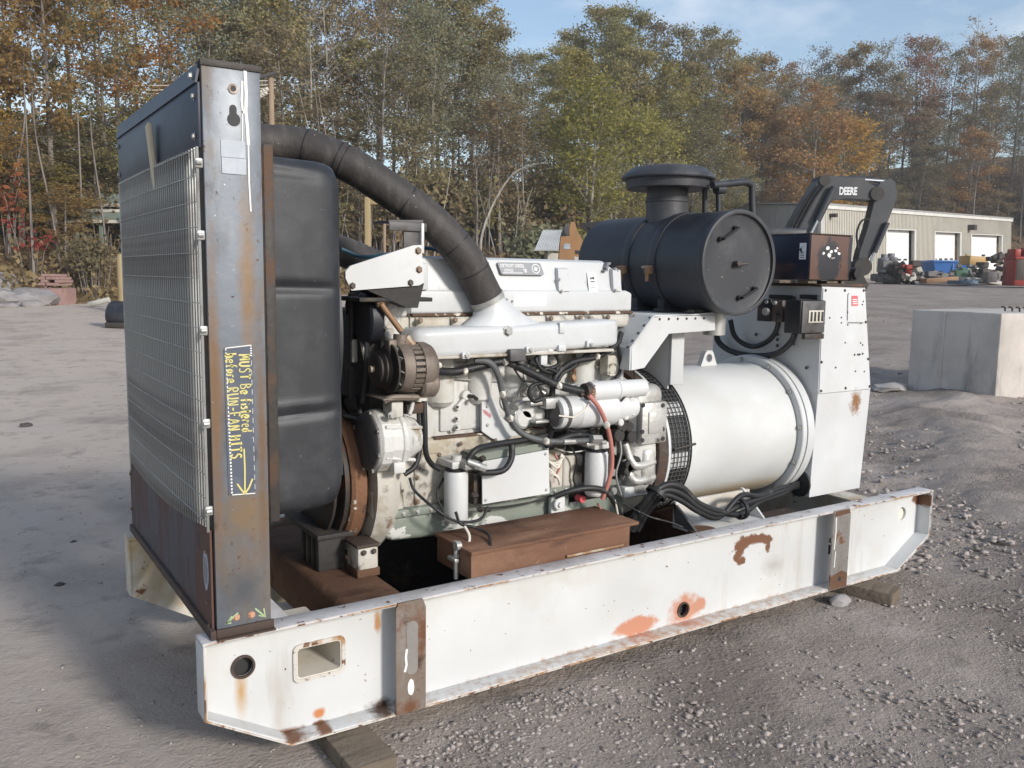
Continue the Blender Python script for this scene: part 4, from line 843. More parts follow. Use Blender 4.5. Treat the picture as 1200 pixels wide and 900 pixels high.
q = MB(); pbox(712, 416, 728, 440, .40, .46, .006, q); q.ringc(at(718, 433, y=.40), (0, 1, 0), .03, .02, .03, 20); part(q, 'rear_fitting', 'engine_dirty', eb)

# ================================================================== FLYWHEEL HOUSING AND GENERATOR
q = MB().lathe([(0, .20), (0, .30), (.03, .33), (.10, .352), (.125, .352)], (1.965, YC, .70), (1, 0, 0), 56); fh = part(q, 'flywheel_housing', 'engine_paint', label='cast flywheel housing between engine and generator')
q = MB()
a, b = at(751, 522, y=.32), at(782, 470, y=.32)
q.box((a.x, .315, a.z), (b.x, .36, b.z), .01); fl = part(q, 'mounting_pad', 'cast_alu', fh)
q = MB(); q.box((a.x + .035, .308, a.z + .05), (b.x - .03, .316, b.z - .04), .01); part(q, 'pad_boss', 'cast_alu', fh)
q = MB()
for px, py in ((754, 475), (777, 475), (753, 506), (777, 503), (753, 516), (777, 514)): c = at(px, py, y=.313); q.cyl((c.x, .311, c.z), (c.x, .3155, c.z), .010, n=12)
part(q, 'pad_hole', 'print_black', fh)
q = MB()
q.box((a.x - .02, .35, .50), (b.x + .02, .56, 1.02), .05, 4); q.box((a.x + .03, .33, .56), (b.x - .03, .40, .74), .03, 3)
part(q, 'housing_casting', 'cast_alu', fh)
q = MB()
for zz in (.60, .67): q.tube([(a.x - .05, .37, zz + .09), (a.x - .03, .345, zz + .01), (a.x + .01, .335, zz - .01), (b.x - .02, .35, zz)], .018, 10)
part(q, 'housing_rib', 'cast_alu', fh)
q = MB(); a2, b2 = at(732, 584, y=.36), at(760, 567, y=.36); q.box((a2.x, .36, a2.z), (b2.x, .48, b2.z), .008); part(q, 'housing_foot', 'panel_white', fh)
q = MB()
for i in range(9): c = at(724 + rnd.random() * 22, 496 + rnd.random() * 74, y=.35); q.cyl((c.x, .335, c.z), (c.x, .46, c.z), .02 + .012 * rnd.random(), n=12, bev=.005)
part(q, 'housing_boss', 'grime_shade_dark', fh, kind='stuff')
q = MB().lathe([(0, .30), (0, .372), (.05, .372), (.05, .30)], (2.095, YC, .70), (1, 0, 0), 64, False, False); part(q, 'adapter_ring', 'rust_dark', fh)
q = MB().lathe([(0, .30), (0, .379), (.014, .379), (.014, .30)], (2.146, YC, .70), (1, 0, 0), 64, False, False); part(q, 'adapter_flange', 'panel_white', fh)
gb = None
q = MB().lathe([(0, .28), (0, .347), (.008, .352), (.02, .350), (.755, .350), (.76, .28)], (2.306, YC, .70), (1, 0, 0), 72); gb = part(q, 'generator_barrel', 'barrel_white', label='big white cylindrical generator housing')
q = MB().lathe([(0, .28), (0, .338), (.140, .338), (.140, .28)], (2.162, YC, .70), (1, 0, 0), 40, False, False); part(q, 'rotor_shade', 'print_black', gb)  # black drum paints the shaded inside behind the screen
# perforated fan screen: bands of wire and blank
q = MB(); scr_n = 96; R_ = .360; xs0, xs1 = 2.164, 2.303
for k in range(scr_n):
    a = 2 * math.pi * k / scr_n; c, s_ = math.cos(a), math.sin(a)
    q.tube([(xs0, YC + R_ * c, .70 + R_ * s_), (xs1, YC + R_ * c, .70 + R_ * s_)], .0022, 4, sm=False, caps=False)
part(q, 'screen_wires', 'screen_dark', gb, kind='stuff')
q = MB()
for i in range(6): x = xs0 + (xs1 - xs0) * (i + .5) / 6; q.lathe([(0, R_ - .002), (0, R_ + .002), (.004, R_ + .002), (.004, R_ - .002)], (x, YC, .70), (1, 0, 0), 96, False, False)
part(q, 'screen_hoops', 'screen_dark', gb, kind='stuff')
q = MB()
for a0, a1 in ((141, 152), (180, 193), (224, 240), (60, 75), (20, 32)):
    ra, rb = [], []
    n = 10; V = []
    for i in range(n + 1):
        a = R(a0 + (a1 - a0) * i / n); c, s_ = math.cos(a), math.sin(a); V.append(((xs0 + .01, YC + (R_ - .007) * c, .70 + (R_ - .007) * s_), (xs1 - .01, YC + (R_ - .007) * c, .70 + (R_ - .007) * s_)))
    for i in range(n): pass
    q.loft([[Vector(V[i][0]), Vector(V[i][1]), Vector(V[i][1]) * 1.0 + Vector((0, (YC - V[i][1][1]) * .01, (.70 - V[i][1][2]) * .01)), Vector(V[i][0]) + Vector((0, (YC - V[i][0][1]) * .01, (.70 - V[i][0][2]) * .01))] for i in range(n + 1)])
# white strips painted as background light showing through the screen
part(q, 'light_patch', 'panel_white', gb)
q = MB().lathe([(0, R_), (0, R_ + .006), (.006, R_ + .006), (.006, R_)], (xs1 - .004, YC, .70), (1, 0, 0), 72, False, False); part(q, 'screen_rim', 'cable_black', gb)
q = MB(); c = at(806, 505, y=.33); q.tube([(xs0 + .02, YC - .372 * math.cos(R(4)), .70 + .02), (xs1 + .01, YC - .377, .70 + .035)], .006, 6, sm=False); part(q, 'screen_latch', 'dark_iron', gb)
q = MB().lathe([(0, .34), (0, .384), (.004, .388), (.030, .388), (.034, .384), (.034, .34)], (3.066, YC, .70), (1, 0, 0), 72, False, False); q.lathe([(0, .36), (0, .391), (.05, .391), (.05, .36)], (3.103, YC, .70), (1, 0, 0), 72, False, False)
gf = part(q, 'end_flange', 'panel_white', label='bolted flange ring of the generator')
bolts([(3.064, YC + .368 * math.cos(a), .70 + .368 * math.sin(a)) for a in [R(22.5 + 30 * k) for k in range(12)]], (-1, 0, 0), .010, gf, 'galvanised')
# lifting eye
a = at(825, 432, y=.60); q = MB()
b = at(847, 416, y=.62); cxx = (at(825, 432, y=.62).x + b.x) / 2 + .01
zt = 1.04
q.prism([(cxx - .062, zt), (cxx + .062, zt), (cxx + .030, zt + .075), (cxx + .018, zt + .088), (cxx - .018, zt + .088), (cxx - .030, zt + .075)], 'y', .66, .69, [circ(cxx, zt + .048, .022, 18)]); part(q, 'lifting_eye', 'panel_white', gb)
# generator feet
q = MB(); P = [at(x, y, y=.30) for x, y in ((822, 566), (877, 552), (879, 570), (830, 590))]
xa, xb = P[0].x - .12, at(868, 556, y=.36).x
q.box((xa, .34, .345), (xb + .05, .36, .46), .004); q.box((xa, .20, .335), (xb + .02, .36, .347), .003); gfoot = part(q, 'generator_foot', 'barrel_white')
q = MB(); q.prism([(.20, .347), (.34, .347), (.36, .47), (.345, .47)], 'x', xb, xb + .012); part(q, 'foot_gusset', 'panel_white', gfoot)
q = MB(); q.prism([(.20, .347), (.34, .347), (.36, .45), (.345, .45)], 'x', xa, xa + .012); part(q, 'foot_gusset', 'switch_grey', gfoot)
q = MB(); q.lathe([(0, .05), (.02, .075), (.05, .07), (.055, .0)], (xa + .06, .22, .30), (0, 0, 1), 24); q.box((xa - .1, .12, .27), (xa + .2, .32, .30), .01); part(q, 'isolation_mount', 'rust', gfoot)
q = MB().box((2.3, .09, .30), (3.0, .33, .335), .006); part(q, 'mount_rail', 'rust_dark')

# ================================================================== AIR CLEANER ON ITS STAND
SX = 2.40
P = [at(x, y, y=.33) for x, y in ((767, 372), (838, 366), (838, 387), (784, 391), (755, 431), (740, 434), (740, 408))]
ast = part(MB().prism([(v.x, v.z) for v in P], 'y', .33, .336), 'stand_plate', 'panel_white', label='white bent plate stand carrying the air cleaner', smooth=0)
x0_, x1_, zt_ = P[0].x, P[1].x, P[0].z
P[1].z = P[0].z
q = MB().box((x0_, .33, zt_ + .002), (x1_, 1.10, zt_ + .010), .002); part(q, 'stand_top', 'panel_white', ast)
lx, lz = P[6].x, P[6].z
q = MB().prism([(x0_, zt_ + .010), (x0_ - .008, zt_ + .006), (lx - .008, lz), (lx - .008, P[5].z), (lx - .001, P[5].z), (lx - .001, lz), (x0_, zt_ - .0)], 'y', .331, 1.10); part(q, 'stand_slope', 'cover_white', ast, smooth=0)
q = MB()
xl_, xr_ = at(783, 420, y=.42).x, at(798, 420, y=.42).x
q.box((xl_ + .02, .42, at(790, 446, y=.42).z - .02), (xr_ + .02, .44, zt_), .004); q.box((xl_ + .02, .44, .98), (xl_ + .03, 1.0, zt_), .003); part(q, 'stand_leg', 'panel_white', ast)
q = MB().prism([(v.x, v.z) for v in P], 'y', 1.09, 1.098); part(q, 'stand_plate', 'panel_white', ast, smooth=0)
bolts([Vector((x0_, .345, zt_)).lerp(Vector((lx, .345, lz)), k) + Vector((-.008, 0, .004)) for k in (.05, .3, .55, .8, 1.0)], (-.75, 0, .65), .0055, ast, 'bolt_dark')
bolts([(x0_ + .03 + i * .055, .329, zt_ - .008) for i in range(6)], (0, -1, 0), .0045, ast, 'bolt_dark')
ACY, ACZ, ACR, AYB = .24, 1.572, .238, 1.16
ACX = at(866.5, 309, y=ACY).x
q = MB().lathe([(0, ACR - .012), (.0, ACR + .002), (.012, ACR + .006), (.030, ACR + .004), (.034, ACR), (AYB - ACY - .02, ACR), (AYB - ACY, ACR - .02)], (ACX, ACY, ACZ), (0, 1, 0), 72, False, True)
ac = part(q, 'air_cleaner', 'black_paint', label='large black drum air cleaner')
q = MB().lathe([(.006, ACR - .010), (.014, ACR - .03), (.012, ACR - .10), (.008, 0.001)], (ACX, ACY, ACZ), (0, 1, 0), 64, False, False); part(q, 'end_cover', 'cap_black', ac)
q = MB().lathe([(-.004, ACR - .016), (-.007, ACR - .006), (-.004, ACR + .002), (.002, ACR + .003)], (ACX, ACY, ACZ), (0, 1, 0), 72, False, False); part(q, 'cover_rim', 'cap_black', ac)
def face(px, py): return at(px, py, y=ACY)
q = MB()
for (ax0, ay0, ax1, ay1) in ((845, 280, 862, 267), (867, 349, 884, 338)):
    A, B = face(ax0, ay0), face(ax1, ay1); q.tube([A + Vector((0, .012, 0)), A + Vector((0, -.02, 0)), B + Vector((0, -.02, 0)), B + Vector((0, .012, 0))], .006, 8, sm=False); q.cyl(A + Vector((0, .01, 0)), A + Vector((0, -.004, 0)), .012, n=10); q.cyl(B + Vector((0, .01, 0)), B + Vector((0, -.004, 0)), .010, n=10)
part(q, 'cover_handle', 'switch_black', ac)
c = face(862, 309); q = MB().cyl((c.x, ACY + .01, c.z), (c.x, ACY - .022, c.z), .013, n=8); q.tube([(c.x - .01, ACY - .018, c.z - .005), (c.x + .055, ACY - .02, c.z + .0)], .007, 8, sm=False); part(q, 'wing_nut', 'bolt_dark', ac)
for yb_ in (.545, .735):
    q = MB().lathe([(0, ACR), (0, ACR + .005), (.004, ACR + .007), (.05, ACR + .007), (.054, ACR + .005), (.054, ACR)], (ACX, yb_, ACZ), (0, 1, 0), 64, False, False); bd = part(q, 'mounting_band', 'black_paint', ac)
    q = MB(); t = R(188); c, s_ = ACX + (ACR + .014) * math.cos(t), ACZ + (ACR + .014) * math.sin(t)
    q.box((c - .016, yb_ + .008, s_ - .02), (c + .012, yb_ + .046, s_ + .02), .004); q.cyl((c - .012, yb_ + .027, s_ - .055), (c - .012, yb_ + .027, s_ - .015), .009, n=8); q.tube([(c - .010, yb_ - .0, s_ + .012), (c - .014, yb_ + .06, s_ + .012)], .007, 6, sm=False); part(q, 'band_latch', 'bare_rod', ac)
    q = MB(); q.box((ACX - .17, yb_ + .005, zt_ + .011), (ACX - .12, yb_ + .05, ACZ - .12), .004); q.box((ACX + .12, yb_ + .005, zt_ + .011), (ACX + .17, yb_ + .05, ACZ - .12), .004); q.box((ACX - .18, yb_ - .01, zt_ + .011), (ACX + .18, yb_ + .065, zt_ + .028), .004); part(q, 'support_leg', 'black_paint', ac)
q = MB()
for i in range(7): q.box((ACX - .16 + i * .055, .36, zt_ + .0105), (ACX - .135 + i * .055, .40, zt_ + .03), .004)
part(q, 'stand_bolts', 'bolt_dark', ac, kind='stuff')
q = MB(); a, b = at(836, 396, y=.42), at(859, 370, y=.42); cxs, rs_ = (a.x + b.x) / 2, (b.x - a.x) / 2 * .85; q.cyl((cxs, .48, a.z + .01), (cxs, .48, ACZ - ACR * .7), rs_, n=24); part(q, 'outlet_stub', 'galvanised', ac)
# rain cap
MC = at(783, 213, y=.70); mx_, mz_ = ACX - .03, 1.972
q = MB().lathe([(-.30, .103), (-.02, .103), (-.015, .098), (-.09, .09)], (mx_, .70, mz_ - .0), (0, 0, 1), 40, False, False); st = part(q, 'intake_stack', 'cap_black', ac)
q = MB().lathe([(-.165, .103), (-.16, .107), (-.15, .107), (-.147, .103)], (mx_, .70, mz_ + .06), (0, 0, 1), 40, False, False); part(q, 'stack_seam', 'cap_black', ac)
q = MB().lathe([(-.035, .115), (-.040, .198), (-.036, .203), (.004, .206), (.006, .228), (.012, .232), (.026, .226), (.040, .205), (.058, .185), (.064, .17), (.068, .13), (.073, .11), (.074, .0)], (mx_, .70, mz_), (0, 0, 1), 56, True, False); part(q, 'rain_cap', 'cap_black', ac)
q = MB()
T_ = [at(835, 217, y=.48), at(872, 213.5, y=.48), at(881, 219, y=.48), at(882, 252, y=.48)]
q.tube([T_[0], T_[0].lerp(T_[1], .5), T_[1], (T_[1] + T_[2]) / 2 + Vector((.004, 0, .006)), T_[2], T_[2].lerp(T_[3], .5), T_[3]], .017, 12, 4)
q.tube([at(842, 217, y=.50), at(842, 254, y=.50)], .013, 10, sm=False); q.tube([at(826, 222, y=.56), at(826, 256, y=.56)], .013, 10, sm=False); q.cyl(at(839, 222, y=.49), at(848, 222, y=.49), .022, n=10); q.tube([at(828, 213, y=.56), at(842, 216, y=.50)], .014, 8, sm=False)
part(q, 'support_pipe', 'black_paint', ac)

# ================================================================== CONTROL CABINET
CX0, CY0, CY1 = 3.165, .315, 1.05
zb, zm, zt2 = .368, .915, 1.467
q = MB()
lo = [(3.165, CY0), (3.590, CY0), (3.590, CY1), (3.165, CY1)]; mi = [(3.172, CY0 - .012), (3.612, CY0 - .012), (3.612, CY1), (3.172, CY1)]; tp_ = [(3.178, CY0 + .004), (3.552, CY0 + .02), (3.552, CY1), (3.178, CY1)]
q.loft([[(x, y, zb) for x, y in lo], [(x, y, zm) for x, y in mi]], True, False); q.loft([[(x, y, zm + .001) for x, y in mi], [(x, y, zt2) for x, y in tp_]], False, True)
cab = part(q, 'control_cabinet', 'cabinet_white', smooth=0, label='white sheet steel cabinet at the generator end')
# upper access panel: sheet proud of the side, with screws
def lerp2(u, v, o):           # u along the face 0..1, v up 0..1 on the upper half
    bl, br_ = Vector((mi[0][0], mi[0][1], zm)), Vector((mi[1][0], mi[1][1], zm)); tl, tr = Vector((tp_[0][0], tp_[0][1], zt2)), Vector((tp_[1][0], tp_[1][1], zt2))
    p = bl.lerp(br_, u).lerp(tl.lerp(tr, u), v); return p + Vector((0, -o, 0))
q = MB(); c4_ = [(.012, .006), (.988, .006), (.988, .985), (.012, .985)]
q.loft([[lerp2(u, v, .0012) for u, v in c4_], [lerp2(u, v, .005) for u, v in c4_]]); ap = part(q, 'access_panel', 'cabinet_white', cab, smooth=0)
def upx(px, py): return at(px, py, y=CY0 - .012)
bolts([lerp2(u, v, .005) for u, v in ((.06, .965), (.5, .965), (.95, .965), (.04, .66), (.96, .66), (.03, .30), (.97, .30), (.04, .03), (.5, .035), (.97, .03))], (0, -1, 0), .006, cab, 'bolt_dark')
bolts([lerp2(u, v, .005) for u, v in ((.17, .71), (.42, .71), (.42, .66), (.56, .76), (.93, .86), (.9, .83), (.5, .47), (.83, .46), (.87, .44), (.31, .24), (.70, .19), (.88, .18), (.85, .65), (.56, .64))], (0, -1, 0), .0036, cab, 'bolt_dark')
q = MB()
for u, v in ((.69, .35), (.76, .35), (.80, .35), (.86, .355)): p = lerp2(u, v, .005); q.cyl(p + Vector((0, -.002, 0)), p, .006, n=8)
part(q, 'panel_hole', 'print_black', cab)
q = MB()
for (u0, v0, u1, v1) in ((.55, .68, .57, .93), (.55, .66, .90, .655), (.57, .93, .6, .94)): q.ribbon([lerp2(u0, v0, .0065), lerp2(u1, v1, .0065)], .004, (0, -1, 0))
part(q, 'hatch_outline', 'switch_grey', cab)
q = MB(); q.loft([[lerp2(u, v, o) for u, v in ((.66, .82), (.80, .82), (.80, .915), (.66, .915))] for o in (.0052, .0064)]); part(q, 'warning_label', 'red_label', cab, smooth=0)
q = MB()
for v in (.835, .855, .875): q.loft([[lerp2(u, w, o) for u, w in ((.675, v), (.785, v), (.785, v + .008), (.675, v + .008))] for o in (.0065, .0069)])
part(q, 'label_print', 'sticker_white', cab, smooth=0)
q = MB().box((CX0 - .004, CY0 - .002, zt2 + .001), (3.556, CY1 + .004, zt2 + .014), .003); part(q, 'cabinet_top', 'rust_dark', cab)
q = MB(); c = at(937, 566, x=CX0); q.prism(circ(c.y, c.z, .062, 24), 'x', CX0 - .004, CX0 + .002); part(q, 'cable_hole', 'print_black', cab)
q = MB().ringc((CX0 - .012, c.y, c.z), (1, 0, 0), .072, .058, .012, 28); part(q, 'hole_grommet', 'cable_black', cab)
q = MB()
for px0, px1 in ((903, 929), (939, 960)): a, b = at(px0, 350, x=CX0 + .01), at(px1, 345.5, x=CX0 + .01); q.box((CX0 - .004, a.y, a.z), (CX0 + .016, b.y, a.z + .022))
part(q, 'vent_slot', 'print_black', cab)
bolts([at(915, 357, x=CX0), at(931, 349, x=CX0), at(886, 392, x=CX0 + .003), at(930, 403, x=CX0), at(911, 392, x=CX0), at(911, 398, x=CX0), at(911, 405, x=CX0), at(945, 431, x=CX0)], (-1, 0, 0), .007, cab, 'bolt_dark')
# breaker boxes on the shaded front
xb0 = 2.985
a, b = at(918, 390, x=xb0), at(939, 352, x=xb0)
sw = part(MB().box((xb0, b.y, a.z), (CX0 + .012, a.y, b.z), .006), 'switch_box', 'switch_black', label='black box with a slotted grey side')
q = MB(); q.box((xb0 + .006, b.y - .008, a.z + .004), (CX0 + .002, b.y - .001, b.z - .004), .003); part(q, 'box_side', 'switch_grey', sw)
q = MB(); q.box((xb0 + .05, b.y - .012, a.z + .055), (CX0 - .015, b.y - .0085, b.z - .05), .003); part(q, 'slot_frame', 'insulator_cream', sw)
q = MB()
for k in range(4): q.box((xb0 + .062 + k * .028, b.y - .0145, a.z + .062), (xb0 + .076 + k * .028, b.y - .0125, b.z - .057), .001)
part(q, 'slot', 'print_black', sw)
q = MB(); q.box((xb0 + .03, b.y - .01, a.z - .028), (CX0, b.y + .01, a.z - .001), .003); part(q, 'box_foot', 'dark_iron', sw)
a, b = at(890, 376, x=3.06), at(918, 352, x=3.06)
q = MB().box((3.06, b.y + .004, a.z), (CX0 + .012, a.y, b.z), .006); jb = part(q, 'junction_box', 'brown_box', label='small brown box with a round knob')
c = at(899, 365, x=3.05); q = MB().cyl((3.03, c.y, c.z), (3.06, c.y, c.z), .020, n=16, bev=.003); c = at(908, 355, x=3.05); q.cyl((3.04, c.y, c.z), (3.06, c.y, c.z), .011, n=10); c = at(899, 354, x=3.05); q.cyl((3.04, c.y, c.z), (3.06, c.y, c.z), .009, n=10); part(q, 'knob', 'galvanised', jb)
q = MB().box((3.05, at(903, 365, x=3.05).y, a.z - .0), (3.058, a.y + .01, b.z + .003), .003); part(q, 'knob_plate', 'switch_black', jb)
# conduits on the front
q = MB(); q.tube([at(x, y, x=xx) for x, y, xx in ((932, 390, 3.08), (926, 402, 3.10), (908, 415, 3.12), (880, 417, 3.13), (858, 412, 3.13), (845, 404, 3.13), (840, 395, 3.12), (840, 380, 3.11))], .016, 10, 5); part(q, 'conduit', 'cable_black')
q = MB(); q.tube([at(x, y, x=xx) for x, y, xx in ((913, 368, 3.06), (911, 384, 3.09), (902, 398, 3.12), (885, 406, 3.13), (870, 402, 3.13), (860, 392, 3.12), (856, 375, 3.10))], .014, 10, 5); part(q, 'conduit', 'cable_black')
# ---- breaker enclosure on top ------------------------------------------------------------------------------
yk = .33; zk = zt2 + .050
a, b = at(948, 328, y=yk), at(1000, 275, y=yk); lft = at(905, 320, x=a.x)
bz = at(944, 274, y=yk).z; bx0, bx1 = a.x, b.x; by1 = yk + .36
eb_ = part(MB().box((bx0, yk + .006, a.z), (bx1, by1, bz), .004), 'breaker_enclosure', 'box_navy', label='dark box on top of the cabinet with rusty front and white label')
q = MB().box((bx0 + .003, yk, a.z + .002), (bx1 - .002, yk + .0055, bz - .002), .002); part(q, 'front_plate', 'box_rust', eb_)
q = MB().box((bx0 + .004, yk - .002, bz + .0005), (bx1, by1, bz + .007), .002); part(q, 'lid', 'rust_dark', eb_)
q = MB()
for px, py, r in ((965, 297, .010), (970, 291, .013), (974, 295, .012), (979, 294, .012), (983, 297, .010), (972, 299, .016), (976, 301, .014), (981, 291, .008)): c = at(px, py, y=yk); q.prism(circ(c.x, c.z, r, 9, r * .7, .6), 'y', yk - .0015, yk - .0005)
part(q, 'peeled_label', 'paint_white', eb_); q = MB()
c = at(976, 300, y=yk); q.prism(circ(c.x, c.z, .017, 10, .010, .6), 'y', yk - .0025, yk - .0016); part(q, 'peel_hole', 'print_black', eb_)
c0, c1_ = at(936.5, 304, x=bx0), at(946, 285, x=bx0)
q = MB().box((bx0 - .0015, c1_.y + .004, c0.z), (bx0 + .001, c0.y, c1_.z + .002)); part(q, 'white_label', 'sticker_white', eb_); 
q = MB(); yy0, yy1 = c1_.y + .012, c0.y - .008; q.prism([(yy0 + .02, c1_.z - .05), (yy0 + .035, c1_.z - .03), (yy0 + .005, c1_.z - .012), (yy1 - .004, c1_.z - .02), (yy1 - .01, c1_.z - .045)], 'x', bx0 - .0022, bx0 - .0016)
for k in range(4): q.box((bx0 - .0022, yy0, c0.z + .008 + k * .009), (bx0 - .0016, yy1, c0.z + .011 + k * .009))
part(q, 'label_print', 'print_black', eb_)
q = MB()
for fx_, w_, h_ in ((bx0 + .02, .07, .04), (bx0 + .17, .12, .03), (bx1 - .08, .06, .04)): q.box((fx_, yk + .02, zt2 + .0145), (fx_ + w_, yk + .09, a.z - .001), .003)
q.box((bx0 - .10, yk + .10, zt2 + .0145), (bx0 + .02, yk + .2, zt2 + .03), .003); part(q, 'enclosure_foot', 'timber', eb_)
q = MB(); c = at(1000, 318, y=yk); q.cyl((c.x, yk + .02, c.z - .01), (c.x, yk - .03, c.z - .01), .03, n=14); q.box((c.x - .03, yk - .01, c.z - .05), (c.x + .02, yk + .02, c.z - .0), .005); part(q, 'cable_gland', 'switch_black', eb_)

# ================================================================== RUSTY BOX, CABLES, WIRING
ZL = at(556, 647, y=.085).z - .015
q = MB()
a = at(553, 640, y=.095); bx_l, bx_r = at(552, 676, y=.095).x, at(742, 640, y=.095).x
q.box((bx_l, .095, .385), (bx_r - .02, .36, ZL), .004); sb = part(q, 'steel_box', 'rust_box', label='long rusty brown steel box beside the engine')
q = MB(); q.box((bx_l - .005, .085, ZL + .001), (bx_r + .02, .375, ZL + .015), .003); part(q, 'box_lid', 'rust_box', sb)
q = MB().box((bx_r - .35, .084, .4025), (bx_r - .06, .094, .412), .002); part(q, 'weld_scar', 'bare_rod', sb)
q = MB(); p = [at(534, 634, y=.2), at(532, 645, y=.2), at(533, 655, y=.2), at(531, 668, y=.2), at(536, 675, y=.2)]
q.tube([Vector((bx_l - .012, v.y, v.z)) for v in [at(535, y, x=bx_l - .01) for y in (634, 650, 664, 678)]], .009, 8); c = at(533.5, 640, x=bx_l - .02); q.cyl(c, c + Vector((.02, 0, 0)), .018, n=10); c = at(531, 655, x=bx_l - .02); q.box(c - Vector((.01, .03, .008)), c + Vector((.01, .03, .008)), .004); part(q, 'box_latch', 'galvanised', sb)
for off, rr2 in ((0, .0155), (1, .0155), (2, .013)):
    o = off * 6.0 - 3
    pts = [(738 + o, 622, .30), (750 + o, 600, .27), (766 + o * .7, 580 + o * .4, .22), (782, 571 + o, .21), (800, 576 + o * 1.3, .20), (818, 592 + o * .8, .19), (842, 601 + o * .6, .20), (868, 597 - o * 1.8, .21), (890, 586 - o * .5, .26), (915, 577 - o * .6, .30), (938, 566 + o * .5, .38)]
    Q = [at(x, y, y=d) for x, y, d in pts[:-1]] + [at(pts[-1][0], pts[-1][1], x=CX0 + .02)]
    part(MB().tube(Q, rr2, 12, 6), 'power_cable', 'cable_black', smooth=60)
for px, py, d in ((768, 580, .21), (866, 597, .20)): c = at(px, py, y=d); part(MB().lathe([(0, .04), (0, .05), (.02, .05), (.02, .04)], c, (.7, 0, .7) if px < 800 else (1, 0, 0), 16, False, False), 'cable_tie', 'cable_black')
def loom(name, mat, r, *paths):
    q = MB()
    for p in paths: ptube(p, r, q, 8, 5)
    return part(q, name, mat, smooth=60)
loom('grey_hose', 'hose_grey', .013, [(556, 422, .36), (574, 425, .34), (584, 440, .34), (589, 462, .35), (598, 490, .36), (612, 508, .35), (640, 517, .32), (676, 517, .30), (700, 515, .30)])
loom('wiring_harness', 'cable_black', .017, [(502, 433, .36), (530, 436, .38), (560, 430, .37), (592, 424, .35), (620, 436, .34), (655, 452, .32), (692, 461, .30)])
loom('wiring_harness', 'cable_black', .013, [(728, 390, .40), (722, 404, .38), (700, 418, .37), (672, 424, .37), (655, 436, .36), (648, 452, .36), (645, 500, .38)])
loom('wiring_harness', 'cable_black', .009, [(727, 400, .38), (706, 412, .38), (690, 414, .39), (672, 430, .38), (659, 438, .38), (652, 450, .38)], [(724, 405, .38), (727, 430, .40), (720, 448, .40), (714, 452, .42)], [(620, 424, .35), (640, 432, .37), (655, 426, .36), (650, 412, .36)], [(632, 440, .36), (640, 432, .35), (652, 436, .35)])
loom('black_hose', 'cable_black', .013, [(548, 540, .30), (558, 527, .30), (580, 521, .33), (612, 516, .35), (640, 510, .37)], [(600, 522, .31), (599, 538, .29), (590, 551, .28), (572, 554, .28), (560, 553, .28)])
loom('black_hose', 'cable_black', .011, [(497, 470, .34), (498, 500, .33), (499, 530, .34), (506, 544, .36), (516, 550, .36)], [(491, 478, .35), (492, 520, .34), (487, 545, .33), (474, 556, .33)])
loom('coiled_hose', 'cable_black', .009, [(640, 448, .34), (624, 452, .33), (620, 462, .33), (626, 470, .33), (634, 468, .33)], [(640, 418, .37), (628, 420, .36), (636, 434, .35), (650, 436, .36), (655, 425, .37)])
loom('thin_wire', 'cable_black', .006, [(480, 560, .36), (486, 575, .35), (510, 596, .28), (535, 611, .26), (562, 609, .26), (572, 594, .28)], [(534, 600, .28), (540, 614, .25), (556, 618, .25), (572, 626, .2), (575, 640, .12)])
loom('white_wire', 'wire_white', .0055, [(544, 616, .25), (550, 628, .22), (548, 640, .20), (540, 650, .19), (532, 652, .19)])
loom('red_cable', 'wire_red', .010, [(690, 463, .25), (702, 478, .24), (711, 498, .24), (716, 520, .24), (717, 545, .25), (713, 565, .26), (706, 585, .28)])
loom('black_hose', 'cable_black', .013, [(650, 582, .33), (670, 575, .30), (692, 572, .28), (710, 576, .27), (722, 592, .27), (728, 606, .30)])
loom('white_wire', 'wire_white', .005, [(710, 574, .28), (720, 586, .26), (724, 603, .27)], *[[(642 + i * 2, 540 + i, .36), (654 + i, 548 - i * 3, .34), (658 + i, 532 + i, .36)] for i in range(4)], *[[(642, 560 - i * 4, .36), (650 + i, 556 + i, .34), (656, 562 + 2 * i, .36)] for i in range(4)])
loom('black_hose', 'cable_black', .015, [(645, 470, .35), (646, 500, .36), (642, 515, .38)], [(640, 522, .32), (672, 510, .32), (700, 512, .33)], [(662, 505, .35), (690, 503, .36)])
q = MB()
for i in range(16):
    px = 605 + rnd.random() * 55; py = 418 + rnd.random() * 75; a = at(px, py, y=.38 + .05 * rnd.random()); d = Vector((rnd.uniform(-1, 1), rnd.uniform(-.5, .1), rnd.uniform(-1, 1))).normalized()
    q.cyl(a - d * .015, a + d * .02, .008 + .008 * rnd.random(), n=8)
part(q, 'pipe_fittings', 'galvanised', eb, kind='stuff')
q = MB(); pbox(634, 412, 642, 428, .34, .37, .004, q); pbox(643, 408, 648, 416, .33, .36, .004, q); pbox(628, 405, 650, 416, .335, .36, .006, q); part(q, 'connector', 'panel_white', eb)

